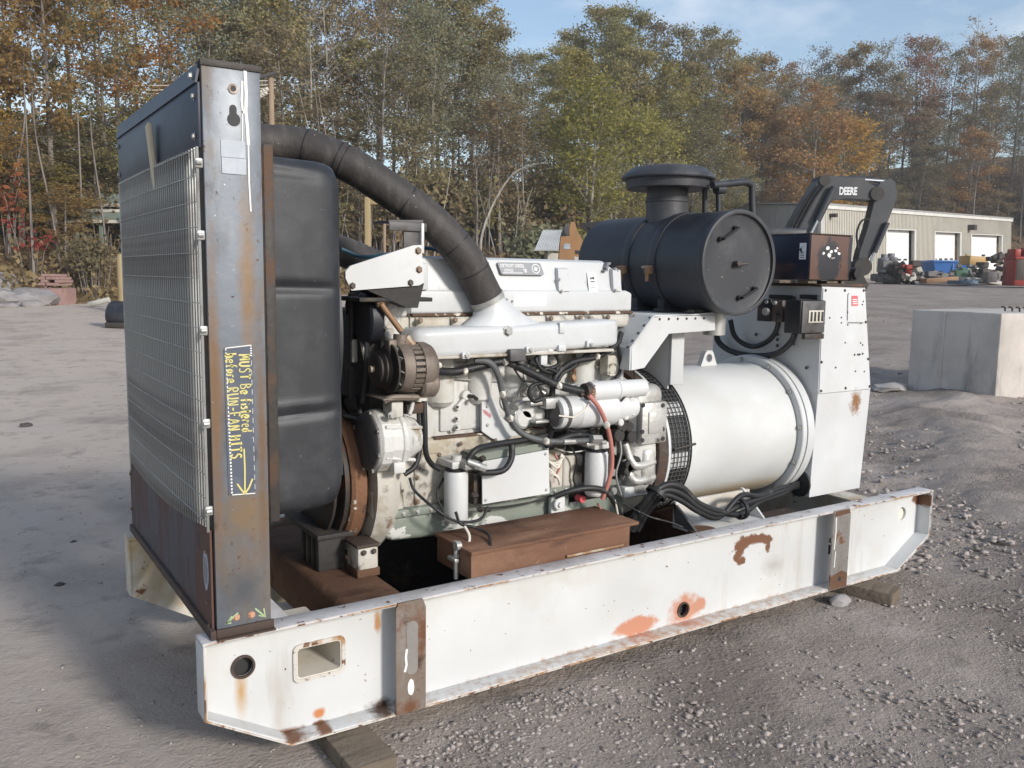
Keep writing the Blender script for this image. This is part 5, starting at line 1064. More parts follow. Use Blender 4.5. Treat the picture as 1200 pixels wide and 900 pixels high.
loom('fuel_line', 'galvanised', .0045, [(505, 440, .44), (560, 446, .45), (610, 447, .45), (640, 455, .43), (700, 446, .44)], [(612, 430, .42), (614, 446, .41), (606, 470, .40), (612, 486, .39)], [(660, 500, .40), (690, 498, .39), (722, 497, .38)], [(650, 525, .40), (668, 530, .38), (690, 527, .36)], [(724, 505, .34), (728, 530, .34), (722, 556, .35), (728, 580, .35)])
loom('thin_wire', 'cable_black', .0045, [(600, 428, .36), (612, 445, .35), (628, 450, .35), (640, 470, .35)], [(648, 470, .34), (660, 500, .34), (680, 506, .33), (700, 500, .33)], [(668, 520, .34), (676, 540, .36), (672, 562, .38), (682, 582, .37)], [(560, 596, .37), (590, 594, .37), (625, 588, .37), (650, 580, .37)],
     [(730, 590, .30), (760, 605, .22), (785, 612, .2), (800, 618, .18)], [(728, 470, .27), (740, 455, .29), (744, 440, .33), (738, 425, .38)], [(520, 560, .40), (512, 580, .38), (520, 600, .34)], [(690, 540, .36), (684, 556, .37), (690, 575, .36)])
loom('wire_loom', 'wire_red', .005, [(650, 532, .37), (656, 545, .36), (650, 560, .37)], [(700, 590, .34), (705, 600, .31), (700, 612, .28)])
q = MB()
for x, y, d in ((545, 435, .37), (592, 424, .34), (655, 452, .31), (598, 490, .35), (640, 517, .31), (711, 498, .23), (700, 418, .36), (589, 462, .34)): c = at(x, y, y=d); q.ico(c, .018, 1, (.8, 1, 1), .05)
part(q, 'cable_clip', 'wire_white', eb, kind='stuff')
# ================================================================== GROUND
def ground_mat():
    q = NT('gravel_ground'); co = q.n('TexCoord').outputs['Object']
    n0 = q.n('TexNoise', {'Vector': co, 'Scale': .16, 'Detail': 5.0}); n1 = q.n('TexNoise', {'Vector': co, 'Scale': .8, 'Detail': 8.0, 'Roughness': .65}); n2 = q.n('TexNoise', {'Vector': co, 'Scale': 5.0, 'Detail': 9.0, 'Roughness': .7}); n3 = q.n('TexNoise', {'Vector': co, 'Scale': 55.0, 'Detail': 5.0, 'Roughness': .75})
    sep = q.n('SeparateXYZ', {0: co}); side = q.math('ADD', q.math('MULTIPLY', sep.outputs[0], .30), q.math('MULTIPLY', sep.outputs[1], -.16))
    side = q.math('ADD', side, q.math('MULTIPLY', q.math('SUBTRACT', n0.outputs[0], .5), 1.6)); rough = q.ramp(side, -1.3, .6)
    col = q.mix(rough, (.50, .425, .36), (.36, .308, .27))
    col = q.mix(q.math('MULTIPLY', q.ramp(n1.outputs[0], .50, .68), .7), col, (.265, .225, .198))
    col = q.mix(q.math('MULTIPLY', q.ramp(n1.outputs[0], .44, .30), .6), col, (.47, .42, .385))
    col = q.mix(q.math('MULTIPLY', q.ramp(n2.outputs[0], .54, .70), .75), col, (.215, .185, .165))
    col = q.mix(q.math('MULTIPLY', q.ramp(n3.outputs[0], .62, .70), .8), col, (.52, .48, .45)); col = q.mix(q.math('MULTIPLY', q.ramp(n3.outputs[0], .40, .30), .7), col, (.17, .148, .136))
    v = q.n('TexVoronoi', {'Vector': co, 'Scale': 26.0, 'Randomness': 1.0}); v2 = q.n('TexVoronoi', {'Vector': co, 'Scale': 75.0})
    patch = q.ramp(n1.outputs[0], .38, .62)
    h = q.math('MULTIPLY', q.math('MULTIPLY', q.ramp(v.outputs['Distance'], .38, .05), .5), patch)
    h = q.math('ADD', h, q.math('MULTIPLY', n3.outputs[0], .75)); h = q.math('ADD', h, q.math('MULTIPLY', v2.outputs['Distance'], -.30)); h = q.math('ADD', h, q.math('MULTIPLY', n2.outputs[0], 3.0))
    st = q.math('MULTIPLY', q.n('MapRange', {0: rough, 3: .16, 4: .95}).outputs[0], q.n('MapRange', {0: patch, 3: .55, 4: 1.15}).outputs[0])
    b = q.n('Bump', {'Strength': st, 'Distance': .022, 'Height': h})
    q.set(q.b.inputs['Base Color'], col); q.b.inputs['Roughness'].default_value = .95; q.b.inputs['Specular IOR Level'].default_value = .06; q.set(q.b.inputs['Normal'], b.outputs[0]); MAT['ground'] = q.m
ground_mat()
def axis_pts(lo, hi, st, far_, k=1.16):
    a = list(np.arange(lo, hi + 1e-6, st)); s = st; x = hi
    while x < far_: s *= k; x += s; a.append(x)
    s = st; x = lo; b = []
    while x > -far_: s *= k; x -= s; b.append(x)
    return np.array(b[::-1] + a)
gxs, gys = axis_pts(-1.6, 8.6, .045, 600), axis_pts(-1.9, 5.0, .045, 600)
co = np.zeros((len(gys), len(gxs), 3), np.float32)
for j, y in enumerate(gys):
    for i, x in enumerate(gxs):
        z = ground_z(x, y); d = math.hypot(x - 1.5, y)
        if d < 45:
            rough = .25 + .75 / (1 + math.exp(-(x * .9 - y * .5 - .4) * 1.6))
            k = min(1, max(.35, .3 + d * .15)) 
            z += noise.fractal(Vector((x * 2.3, y * 2.3, 1)), .9, 2.1, 5) * (.024 if x < 3 else min(.045, .024 + (x - 3) * .008)) * rough * k + noise.noise(Vector((x * .45, y * .45, 9))) * .035 * min(1.6, max(0, d - 2.4) * .35)
            # tyre ruts crossing right of the set
            if x > 4.2 and d < 25:
                u = x * .62 - y * .78; z += .035 * math.sin(u * 4.1 + noise.noise(Vector((x * .3, y * .3, 2))) * 3) * min(1, (x - 4.2) * .5)
            # low berm in front of the concrete block
            bx_, by_ = x - 9.9, y - 3.2
            z += .05 * (1 + 1.2 * noise.noise(Vector((x * 2.2, y * 2.2, 7)))) * math.exp(-((bx_ * .8 + by_ * .6) / 2.2) ** 2 - ((bx_ * -.6 + by_ * .8) / 1.0) ** 2)
        co[j, i] = (x, y, z)
nj, ni = len(gys), len(gxs)
idx = np.arange(nj * ni).reshape(nj, ni)
fa = np.stack([idx[:-1, :-1], idx[:-1, 1:], idx[1:, 1:], idx[1:, :-1]], -1).reshape(-1, 4)
def np_mesh(name, verts, faces):
    me = bpy.data.meshes.new(name); nv, nf, k = len(verts), len(faces), faces.shape[1]
    me.vertices.add(nv); me.vertices.foreach_set('co', np.asarray(verts, np.float32).ravel())
    me.loops.add(nf * k); me.loops.foreach_set('vertex_index', faces.astype(np.int32).ravel())
    me.polygons.add(nf); me.polygons.foreach_set('loop_start', np.arange(0, nf * k, k, dtype=np.int32)); me.update(calc_edges=True); return me
go = link('ground', np_mesh('ground', co.reshape(-1, 3), fa), 'ground', None, smooth=180, kind='structure')
# loose stones: real pieces, thicker on the right
rs = np.random.RandomState(5)
icov = []; _b = bmesh.new(); bmesh.ops.create_icosphere(_b, subdivisions=1, radius=1.0); icov = np.array([v.co[:] for v in _b.verts]); icof = np.array([[v.index for v in f.verts] for f in _b.faces]); _b.free()
def stones(name, n, sampler, smin, smax, mat):
    V, F = [], []; k = 0
    while k < n:
        x, y, w = sampler()
        if -.02 < x < 3.8 and -.02 < y < 1.32 and w < 5: pass
        s = smin + (smax - smin) * rs.rand() ** 6
        r = icov * (1 + .75 * (rs.rand(len(icov), 1) - .5) * 2); a = rs.rand() * 6.28; c, sn = math.cos(a), math.sin(a)
        sc = s * np.array([1.0, .5 + .5 * rs.rand(), .3 + .4 * rs.rand()]); r = r * sc
        r = np.stack([r[:, 0] * c - r[:, 1] * sn, r[:, 0] * sn + r[:, 1] * c, r[:, 2]], -1)
        z = ground_z(x, y) + noise.noise(Vector((x * .45, y * .45, 9))) * .035 * min(1.6, max(0, math.hypot(x - 1.5, y) - 2.4) * .35)
        V.append(r + np.array([x, y, z - s * .02])); F.append(icof + k * len(icov)); k += 1
    o = link(name, np_mesh(name, np.concatenate(V), np.concatenate(F)), mat, None, smooth=0, kind='stuff'); return o
def stone_mat():
    q = NT('stone'); g = q.n('NewGeometry').outputs['Random Per Island']; co = q.n('TexCoord').outputs['Object']
    c = q.n('ValToRGB', {'Fac': g}); e = c.color_ramp.elements; e[0].color = (.27, .23, .20, 1); e[1].color = (.42, .37, .335, 1); c.color_ramp.elements.new(.55).color = (.37, .325, .30, 1)
    q.set(q.b.inputs['Base Color'], c.outputs[0]); q.b.inputs['Roughness'].default_value = .9; q.b.inputs['Specular IOR Level'].default_value = .12; MAT['stone'] = q.m
stone_mat()
def samp_right():
    while True:
        px, py = rs.uniform(380, 1260), rs.uniform(420, 930)
        p = at(px, py, z=GZ)
        if p.y > .0 and p.x < 3.75 and p.y < 1.3 : continue
        dens = .35 + .65 * noise.noise(Vector((p.x * 1.3, p.y * 1.3, 4)))
        if rs.rand() < max(.14, dens) * min(1.0, 4.2 / max(1.5, (p - CAM).length)): return p.x, p.y, 0
def samp_left():
    while True:
        px, py = rs.uniform(-60, 420), rs.uniform(380, 930); p = at(px, py, z=GZ)
        if rs.rand() < .35 * max(.1, .4 + noise.noise(Vector((p.x, p.y, 4)))): return p.x, p.y, 0
stones('loose_gravel', 19000, samp_right, .0014, .0145, 'stone')
def samp_far():
    while True:
        px, py = rs.uniform(985, 1270), 345 + 380 * rs.rand() ** 1.3; p = at(px, py, z=GZ)
        d = (p - CAM).length
        if d > 40 or (p.x < 3.75 and p.y < 1.3): continue
        if rs.rand() < max(.15, .5 + noise.noise(Vector((p.x * .7, p.y * .7, 8)))): return p.x, p.y, 0
stones('coarse_gravel', 6500, samp_far, .003, .030, 'stone')
stones('scattered_grit', 900, samp_left, .0035, .014, 'stone')
worn('dark_stone', (.065, .058, .056), .85, bump=(40, .3)); worn('pale_stone', (.33, .31, .30), .9, bump=(40, .3))
for px, py, r, lab, mm in ((190, 690, .026, 'dark round stone beside the far beam end', 'dark_stone'), (86, 636, .017, 'small dark pebble on the packed ground left of the beam end', 'dark_stone'), (70, 686, .020, 'flat dark pebble nearest the left edge of the yard', 'dark_stone'),
                       (1068 - 4, 706, .045, None, None), (985, 706, .052, 'pale flat stone in front of the timber by the right strap', 'pale_stone'), (435, 803, .024, 'tan lump resting on the beam bottom edge', 'pale_stone'), (450, 880, .0, None, None), (30, 500, .05, 'dark clod lying on the open yard at left', 'dark_stone')):
    if not lab: continue
    p = at(px, py, z=GZ); o = MB().ico((0, 0, 0), r, 2, (1.2, .9, .6), .18).build('stone', mm); o.location = (p.x, p.y, ground_z(p.x, p.y) + r * .2); tag(o, lab, 'stone')
# ------------------------------------------------------------------ timbers under the skid
def timber(p0, p1, w, h, label):
    p0, p1 = Vector(p0), Vector(p1); d = (p1 - p0); m = MB().box((-d.length / 2, -w / 2, 0), (d.length / 2, w / 2, h), .006, 2)
    for v in m.bm.verts: v.co += Vector((0, 0, 1)) * noise.noise(v.co * 9) * .006
    o = m.build('timber', 'timber'); c = (p0 + p1) / 2; o.location = (c.x, c.y, GZ - .012); o.rotation_euler = (0, 0, math.atan2(d.y, d.x)); tag(o, label, 'timber', 'timbers under the skid')
a, b = at(1050, 712, z=GZ), at(930, 672, z=GZ)
timber(at(1050, 706, z=GZ), Vector((2.95, .80, GZ)), .14, .074, 'grey weathered timber block under the right end of the beam')
timber(at(440, 915, z=GZ), Vector((.45, .75, GZ)), .15, .074, 'dark grey timber under the left end of the beam')
# stick wedged in the wire guard
o = MB().box((-.007, -.022, -.11), (.007, .022, .11), .004).build('wooden_stick', 'stick'); p = at(179, 184, x=.026); o.location = (.024, p.y, p.z); o.rotation_euler = (R(-9), R(-3), 0); tag(o, 'short pale wooden stick wedged behind the wire guard', 'stick')

# ================================================================== CONCRETE BLOCK
b0, b1, b2 = at(1062, 463, D=12.4), at(1166, 468, D=11.3), at(1290, 448, D=13.0)
up_ = Vector((0, 0, 1)); zb = min(b0.z, b1.z, b2.z) - .1
e1 = Vector((b0.x - b1.x, b0.y - b1.y, 0)); e2 = Vector((b2.x - b1.x, b2.y - b1.y, 0)); e2 = (e2 - e1 * (e2.dot(e1) / e1.length_squared)); e2 = e2.normalized() * 2.2
htop = at(1165, 366.5, D=11.3).z
bl = thing('concrete_block', 'large pale concrete block standing on the gravel', 'block', (b1.x, b1.y, zb))
ang = math.atan2(e1.y, e1.x); bl.rotation_euler = (0, 0, ang)
m = MB().box((0, -e2.length, 0), (e1.length, 0, htop - zb), .025, 2)
bmesh.ops.subdivide_edges(m.bm, edges=[e for e in m.bm.edges if e.calc_length() > .2], cuts=14, use_grid_fill=True)
for v in m.bm.verts: v.co += Vector((1, 1, 1)) * noise.fractal(v.co * 3, .8, 2, 4) * .005
part(m, 'block_body', 'concrete', bl)
m = MB().box((e1.length * .6, .0005, .06), (e1.length * .6 + .03, .012, htop - zb - .02), .004); part(m, 'form_seam', 'concrete', bl)
m = MB()
for k in range(4): c = Vector((.16 + k * .10 + .05, -.95, htop - zb)); m.tube([c, c + Vector((.0, .02, .05)), c + Vector((.03, .05, .06))], .012, 6)
part(m, 'lifting_wire', 'rust_dark', bl, kind='stuff')
rp = at(1042, 464, D=12.2); o = MB().ico((0, 0, 0), .20, 2, (1.6, 1, .35), .2).build('stone_slab', 'pale_stone'); o.location = (rp.x, rp.y, ground_z(rp.x, rp.y) + .04); tag(o, 'flat broken slab lying by the concrete block', 'stone')

# ================================================================== WAREHOUSE
worn('siding_tan', (.52, .49, .42), .5, layers=[((.46, .43, .37), .4, .5, .2, 4, None)], rv=.04); worn('siding_shaded', (.45, .45, .43), .5, rv=.04); worn('door_white', (.80, .80, .80), .45, rv=.04)  # grey siding: the end wall's shade painted into the colour
worn('trim_pale', (.62, .60, .55), .5); worn('roof_grey', (.40, .40, .39), .4, .3)
def P3(px, py, D): return at(px, py, D=D)
w0b, w0t, w1b, w1t = P3(962, 330, 57), P3(962, 241, 57), P3(1184, 320, 82), P3(1185, 257.5, 82)
wh = thing('warehouse', 'long pale metal warehouse with three white roller doors', 'building', (w0b.x, w0b.y, 0))
off = Vector((w0b.x, w0b.y, 0))
def Wp(u, v, o=0.0):            # u along the front, v up, o outwards
    n = Vector(((w1b - w0b).y, -(w1b - w0b).x, 0)).normalized()
    if n.dot(CAM - w0b) < 0: n = -n
    return w0b.lerp(w1b, u).lerp(w0t.lerp(w1t, u), v) + n * o - off
def px_u(px): 
    lo, hi = 0., 1.
    for _ in range(40):
        m_ = (lo + hi) / 2; p = Wp(m_, .3) + off; d = p - CAM; x = 600 + FOC * d.dot(RT) / d.dot(FW)
        if x < px: lo = m_
        else: hi = m_
    return lo
def px_v(px, py):
    u = px_u(px); lo, hi = 0., 1.
    for _ in range(40):
        m_ = (lo + hi) / 2; p = Wp(u, m_) + off; d = p - CAM; y = 450 - FOC * d.dot(UP) / d.dot(FW)
        if y > py: lo = m_
        else: hi = m_
    return lo
doors = [(1039, 1071, 269.5), (1095.5, 1124.5, 272.5), (1138, 1173, 275.5)]
DU = [(px_u(a), px_u(b), px_v((a + b) / 2, t)) for a, b, t in doors]
def slabq(q, u0, v0, u1, v1, o0, o1): q.loft([[Wp(u0, v0, o), Wp(u1, v0, o), Wp(u1, v1, o), Wp(u0, v1, o)] for o in (o0, o1)])
q = MB(); us = [-.0] + [x for d in DU for x in d[:2]] + [1.0]
for i in range(0, len(us), 2): slabq(q, us[i], -.1, us[i + 1], 1, -.2, 0)
for a, b, t in DU: slabq(q, a, t, b, 1, -.2, 0)
part(q, 'front_wall', 'siding_tan', wh, smooth=0)
q = MB(); n = 150
for i in range(n):
    u = (i + .3) / n
    dd = [d for d in DU if d[0] - .002 < u < d[1]]
    slabq(q, u, dd[0][2] if dd else -.05, u + .0016, .985, -.01, .05)
part(q, 'siding_ribs', 'siding_tan', wh, smooth=0, kind='stuff')
for a, b, t in DU:
    q = MB(); slabq(q, a - .001, -.1, b + .001, t + .004, -.45, -.40); dr = part(q, 'roller_door', 'door_white', wh, smooth=0)
    q = MB()
    for k in range(1, 8): slabq(q, a, t * k / 8 - .001, b, t * k / 8 + .001, -.405, -.385)
    part(q, 'door_ribs', 'trim_pale', dr, smooth=0, kind='stuff')
    vv_ = px_v(1155, 303.5) * .97
    for k in range(4): q = MB(); u = a + (b - a) * (.14 + .22 * k); slabq(q, u, vv_, u + (b - a) * .12, vv_ + .028, -.395, -.37); part(q, 'door_window', 'print_black', dr, smooth=0)
    q = MB(); slabq(q, a - .006, -.1, a, t + .012, -.2, .06); slabq(q, b, -.1, b + .006, t + .012, -.2, .06); slabq(q, a, t, b, t + .012, -.2, .06); part(q, 'door_frame', 'trim_pale', wh, smooth=0)
q = MB(); slabq(q, -.004, .965, 1.004, 1.012, -.1, .12); part(q, 'eaves_trim', 'trim_pale', wh, smooth=0)
# shaded end wall runs back to the left
e0 = P3(800, 330, 88); e0t = P3(800, 250, 88)
A, B = Wp(0, 0), e0 - off; At, Bt = Wp(0, 1), e0t - off
dlen = (B - A); nn = Vector((dlen.y, -dlen.x, 0)).normalized()
if nn.dot(CAM - w0b) < 0: nn = -nn
def Ep(u, v, o=0): return A.lerp(B, u).lerp(At.lerp(Bt, u), v) + nn * o
q = MB(); q.loft([[Ep(u, v, o) for u, v in ((0, -.1), (1, -.1), (1, 1), (.5, 1.09), (0, 1))] for o in (-.2, -.002)]); part(q, 'end_wall', 'siding_shaded', wh, smooth=0)
q = MB()
for i in range(70): u = (i + .3) / 70; vt = 1 + .17 * min(u, 1 - u); q.loft([[Ep(u, 0, o), Ep(u + .0045, 0, o), Ep(u + .0045, vt, o), Ep(u, vt, o)] for o in (-.01, .05)])
part(q, 'siding_ribs', 'siding_shaded', wh, smooth=0, kind='stuff')
q = MB(); bk = (w1b - w0b); bk.z = 0
rid0 = Ep(.5, 1.09, .3); rid1 = rid0 + (Wp(1, 1) - Wp(0, 1))
f0, f1 = Wp(-.006, 1.012, .15), Wp(1.006, 1.012, .15)
bk0, bk1 = Ep(1, 1.0, .3), Ep(1, 1.0, .3) + (Wp(1, 1) - Wp(0, 1))
for (a, b, c, d) in ((f0, f1, rid1, rid0), (rid0, rid1, bk1, bk0)): q.loft([[p + Vector((0, 0, o)) for p in (a, b, c, d)] for o in (0, .12)])
part(q, 'roof', 'roof_grey', wh, smooth=0)
u, v = px_u(1134), px_v(1134, 267); q = MB(); slabq(q, u - .006, v - .04, u + .010, v + .05, 0.05, .6); lt = part(q, 'wall_light', 'dark_iron', wh)
u, v = px_u(971), px_v(971, 253); q = MB(); slabq(q, u, v - .02, u + .008, v + .03, .05, .5); part(q, 'wall_light', 'dark_iron', wh)

# ================================================================== EXCAVATOR (dark boom with lettering)
worn('boom_grey', (.042, .045, .051), .45, layers=[((.06, .06, .062), .9, .5, .2, 5, None), ((.10, .09, .08), 1.6, .62, .1, 5, .7)]); worn('chrome', (.6, .6, .6), .25, .9); worn('track_steel', (.05, .045, .04), .7, .3)
DX = 26.0
p0 = at(980, 300, D=DX); xdir = (at(1040, 300, D=DX) - at(920, 300, D=DX)); xdir.z = 0; xdir.normalize(); ydir = Vector((-xdir.y, xdir.x, 0))
exz = ground_z(p0.x, p0.y)
ex = thing('excavator', 'dark grey excavator with folded boom behind the cabinet', 'excavator', (p0.x, p0.y, exz), math.atan2(xdir.y, xdir.x))
def xz(px, py): p = at(px, py, D=DX); d = p - p0; return (d.dot(xdir), p.z - exz)
def slabx(pts, y0, y1, name, mat, parent=ex, **k): return part(MB().prism([xz(*p) for p in pts], 'y', y0, y1), name, mat, parent, smooth=k.pop('smooth', 25), **k)
bo = slabx([(917, 278), (926, 258), (940, 232), (952, 213), (958, 209), (966, 208.5), (1004, 213), (1022, 224), (1021, 236), (1012, 236), (985, 234), (968, 236), (958, 247), (951, 262), (941, 290), (915, 310)], -.30, .30, 'boom', 'boom_grey', smooth=0)
q = MB()
for dy in (-.33, -.36): 
    for o_ in (0, 2.2, 4.4): q.tube([Vector((xz(913 + o_ * 2, 285)[0], dy, xz(913 + o_, 285)[1])), Vector((xz(935 + o_ * 2, 240)[0], dy, xz(935, 240)[1])), Vector((xz(948 + o_ * 2, 220)[0], dy, xz(948, 220)[1]))], .035, 6)
part(q, 'hydraulic_lines', 'cable_black', ex, kind='stuff')
q = MB(); a, b = xz(941, 281), xz(957, 246); c = xz(968, 222)
m2 = Vector((a[0], -.42, a[1])).lerp(Vector((b[0], -.42, b[1])), .62); q.cyl((a[0], -.42, a[1]), m2, .045, n=10); part(q, 'boom_cylinder_rod', 'chrome', ex)
q = MB(); q.cyl(m2, (c[0], -.42, c[1]), .10, n=12); part(q, 'boom_cylinder', 'boom_grey', ex)
ar = slabx([(1018, 238), (1019, 224), (1024, 216), (1036, 211), (1041, 216), (1044, 228), (1042, 240), (1034, 262), (1022, 292), (1014, 305), (1008, 318), (1001, 316), (1004, 296), (1012, 268)], -.22, .22, 'arm', 'boom_grey', smooth=0)
q = MB(); a, b = xz(970, 212), xz(1008, 212); q.cyl((a[0], -.0, a[1]), (b[0], 0, b[1]), .11, n=12); part(q, 'arm_cylinder', 'boom_grey', ex)
q = MB(); c = xz(1034, 214); q.cyl((b[0], 0, b[1]), (c[0], 0, c[1]), .055, n=10); part(q, 'arm_cylinder_rod', 'chrome', ex)
q = MB(); a, b = xz(1029, 262), xz(1016, 296); q.cyl((a[0] + .1, -.30, a[1]), (b[0] + .1, -.30, b[1]), .07, n=10); part(q, 'bucket_cylinder', 'boom_grey', ex)
q = MB(); c = xz(1010, 312); q.cyl((b[0] + .1, -.30, b[1]), (c[0] + .1, -.30, c[1]), .04, n=8); part(q, 'bucket_cylinder_rod', 'chrome', ex)
q = MB()
for px, py, r in ((1019, 229, .2), (1003, 314, .2), (958, 214, .16)): a = xz(px, py); q.cyl((a[0], -.36, a[1]), (a[0], .36, a[1]), r, n=16)
part(q, 'pivot_pin', 'track_steel', ex, kind='stuff')
q = MB(); P = [xz(x, y) for x, y in ((1001, 292), (998, 275), (1003, 260), (1012, 258))]; q.tube([(x, -.3, z) for x, z in P], .03, 6); part(q, 'hydraulic_hose', 'cable_black', ex)
a = xz(975.5, 231); b = xz(999, 231); 
text_mesh('DEERE', .30, Matrix.Translation((a[0], -.306, a[1] + .03)) @ Matrix.Rotation(R(90), 4, 'X'), 'sticker_white', ex, 'boom_lettering', .004, .012, sx=(b[0] - a[0]) / .98)
q = MB(); a = xz(990, 318); q.prism([(a[0] - .5, a[1] - .9), (a[0] + .3, a[1] - 1.0), (a[0] + .55, a[1] - .4), (a[0] + .3, a[1] + .05), (a[0] - .2, a[1] + .1)], 'y', -.5, .5); part(q, 'bucket', 'track_steel', ex)
q = MB(); a = xz(1006, 313); q.lathe([(0, .14), (0, .26), (.3, .26), (.3, .14)], (a[0], -.40, a[1]), (0, 1, 0), 20); part(q, 'linkage_roller', 'track_steel', ex)
# body, cab and tracks (mostly behind the set)
a = xz(880, 300); cx = a[0]
q = MB(); q.box((cx - 1.9, -1.2, 1.0), (cx + 1.1, 1.2, 1.9), .08, 2); part(q, 'upper_body', 'boom_grey', ex)
q = MB(); q.box((cx - .1, -1.25, 1.25), (cx + 1.25, -.35, 2.55), .10, 3); cb = part(q, 'cab', 'boom_grey', ex); q = MB(); q.box((cx + .05, -1.258, 1.7), (cx + 1.05, -1.249, 2.4), .002); part(q, 'cab_window', 'print_black', cb)
for s_ in (-1, 1): q = MB(); q.prism(rrect(cx - 1.9, 0, cx + 1.6, .85, .4, 6), 'y', s_ * 1.25 - .28, s_ * 1.25 + .28); part(q, 'track', 'track_steel', ex)

# ================================================================== YARD THINGS BEHIND
worn('loader_tan', (.30, .165, .075), .55, layers=[((.24, .13, .06), 1.5, .5, .2, 4, None)]); worn('dumpster_blue', (.03, .13, .38), .5); worn('rust_orange', (.30, .17, .09), .6); worn('machine_red', (.30, .035, .022), .5, layers=[((.14, .03, .02), 1.2, .55, .1, 5, .8)])
worn('yellow_paint', (.42, .26, .09), .5); worn('green_bin', (.06, .13, .08), .6); worn('scrap_grey', (.16, .155, .15), .6, .3, layers=[(RUST, 1.5, .55, .1, 4, .8)]); worn('brick_red', (.29, .18, .155), .85, layers=[((.38, .24, .21), 3, .5, .2, 5, None)])
worn('post_yellow', (.33, .25, .13), .6); worn('shed_white', (.62, .62, .60), .5); worn('pole_wood', (.30, .22, .15), .85); worn('rail_pale', (.50, .48, .42), .7); worn('tarp_blue', (.10, .15, .20), .6); worn('rail_green', (.16, .19, .16), .7); worn('rock_grey', (.27, .25, .245), .9, layers=[((.2, .18, .17), 2, .5, .2, 5, None)], bump=(6, .5)); worn('tyre', (.02, .02, .021), .8)
def local(px0, D, name, label, cat, group=None):
    p = at(px0, 330, D=D); xd = RT.copy(); xd.z = 0; xd.normalize(); z = ground_z(p.x, p.y)
    t = thing(name, label, cat, (p.x, p.y, z), math.atan2(xd.y, xd.x), group)
    def q2(px, py): r = at(px, py, D=D); return ((r - p).dot(xd), r.z - z)
    return t, q2
# tan loader
lo_, q2 = local(675, 19, 'skid_loader', 'tan skid loader with dark caged cab', 'loader')
def pr2(pts, y0, y1, nm, mt, par, f, **k): return part(MB().prism([f(*p) for p in pts], 'y', y0, y1), nm, mt, par, smooth=k.pop('smooth', 20), **k)
pr2([(666, 300), (665, 270), (667, 262), (671, 262), (674, 272), (681, 284), (690, 291), (702, 293), (702, 304), (680, 302)], -.5, -.3, 'lift_arm', 'loader_tan', lo_, q2)
pr2([(653, 305), (655, 279), (667, 278), (671, 305)], -.6, -.25, 'arm_tower', 'loader_tan', lo_, q2)
pr2([(658, 291), (658.5, 287), (665.5, 287), (666, 293), (658, 293)], -.61, -.602, 'white_plate', 'label_silver', lo_, q2)
pr2([(657, 279), (661, 266), (667, 262), (667, 279)], -.1, .6, 'rear_frame', 'switch_grey', lo_, q2)
pr2([(672, 305), (670, 306), (750, 306), (750, 345), (660, 345)], -.3, .9, 'body', 'loader_tan', lo_, q2)
pr2([(680, 263), (728, 258), (735, 262), (735, 268), (690, 270)], -.35, .8, 'cab_roof', 'switch_black', lo_, q2)
for x in (688, 732): pr2([(x - 2, 268), (x + 1, 268), (x + 1, 306), (x - 2, 306)], -.32, -.26, 'cab_post', 'switch_black', lo_, q2)
q = MB()
for i in range(7): a, b = q2(690 + i * 3, 270), q2(690 + i * 3, 285); q.cyl((a[0], .3, a[1]), (b[0], .3, b[1]), .018, n=5)
for i in range(4): a, b = q2(688, 271 + i * 4), q2(710, 271 + i * 4); q.cyl((a[0], .3, a[1]), (b[0], .3, b[1]), .018, n=5)
part(q, 'cab_cage', 'galvanised', lo_, kind='stuff')
pr2([(672, 294), (698, 298), (698, 302), (672, 298)], -.512, -.503, 'decal_stripe', 'print_black', lo_, q2)
for x in (672, 728): a = q2(x, 345); part(MB().lathe([(0, .2), (0, .40), (.04, .45), (.26, .45), (.30, .40), (.3, .2)], (a[0], -.62, .42), (0, 1, 0), 24), 'wheel', 'tyre', lo_)
# white corrugated shed roof
sh_, q2 = local(645, 27, 'small_shed', 'small shed with a white corrugated sloping roof', 'shed')
R0 = [q2(*p) for p in ((626, 294), (652, 294), (659, 268))]
q = MB(); n = 16
for i in range(n):
    t0, t1 = i / n, (i + .5) / n
    for a, b, zo in ((t0, t1, 0), (t1, (i + 1) / n, .03)):
        A_ = [Vector((R0[0][0] + (R0[1][0] - R0[0][0] + .15) * t, 0, R0[0][1] + zo)) for t in (a, b)]; B_ = [Vector((R0[2][0] - .55 + (R0[1][0] - R0[0][0]) * t * 1.0, 1.8, R0[2][1] + zo)) for t in (b, a)]
        q.loft([[p + Vector((0, 0, o)) for p in A_ + B_] for o in (0, .02)])
part(q, 'corrugated_roof', 'shed_white', sh_, smooth=0)
for x in (640,): a, b = q2(x, 294), q2(x, 345); part(MB().box((a[0] - .05, .1, b[1]), (a[0] + .05, .2, a[1]), 0), 'post', 'dark_iron', sh_)
a, b = q2(641, 296), q2(660, 345); part(MB().box((a[0], .6, b[1]), (b[0] + .6, .7, a[1]), 0), 'shed_wall', 'rail_pale', sh_)
# yellow frame behind the shroud
yf_, q2 = local(432, 14, 'yellow_frame', 'yellow steel post with a cross arm behind the radiator', 'post')
a, b = q2(428, 340), q2(433, 232); part(MB().box((a[0], -.04, 0), (a[0] + .09, .05, b[1]), .01), 'post', 'post_yellow', yf_)
a, b = q2(430, 236), q2(447, 236); part(MB().box((a[0] + .05, -.03, a[1] - .06), (b[0], .03, a[1] + .02), .01), 'cross_arm', 'post_yellow', yf_)
a, b = q2(452, 258), q2(452, 284); part(MB().box((a[0] - .02, -.02, 0), (a[0] + .02, .02, a[1]), .01), 'stay', 'pole_wood', yf_)
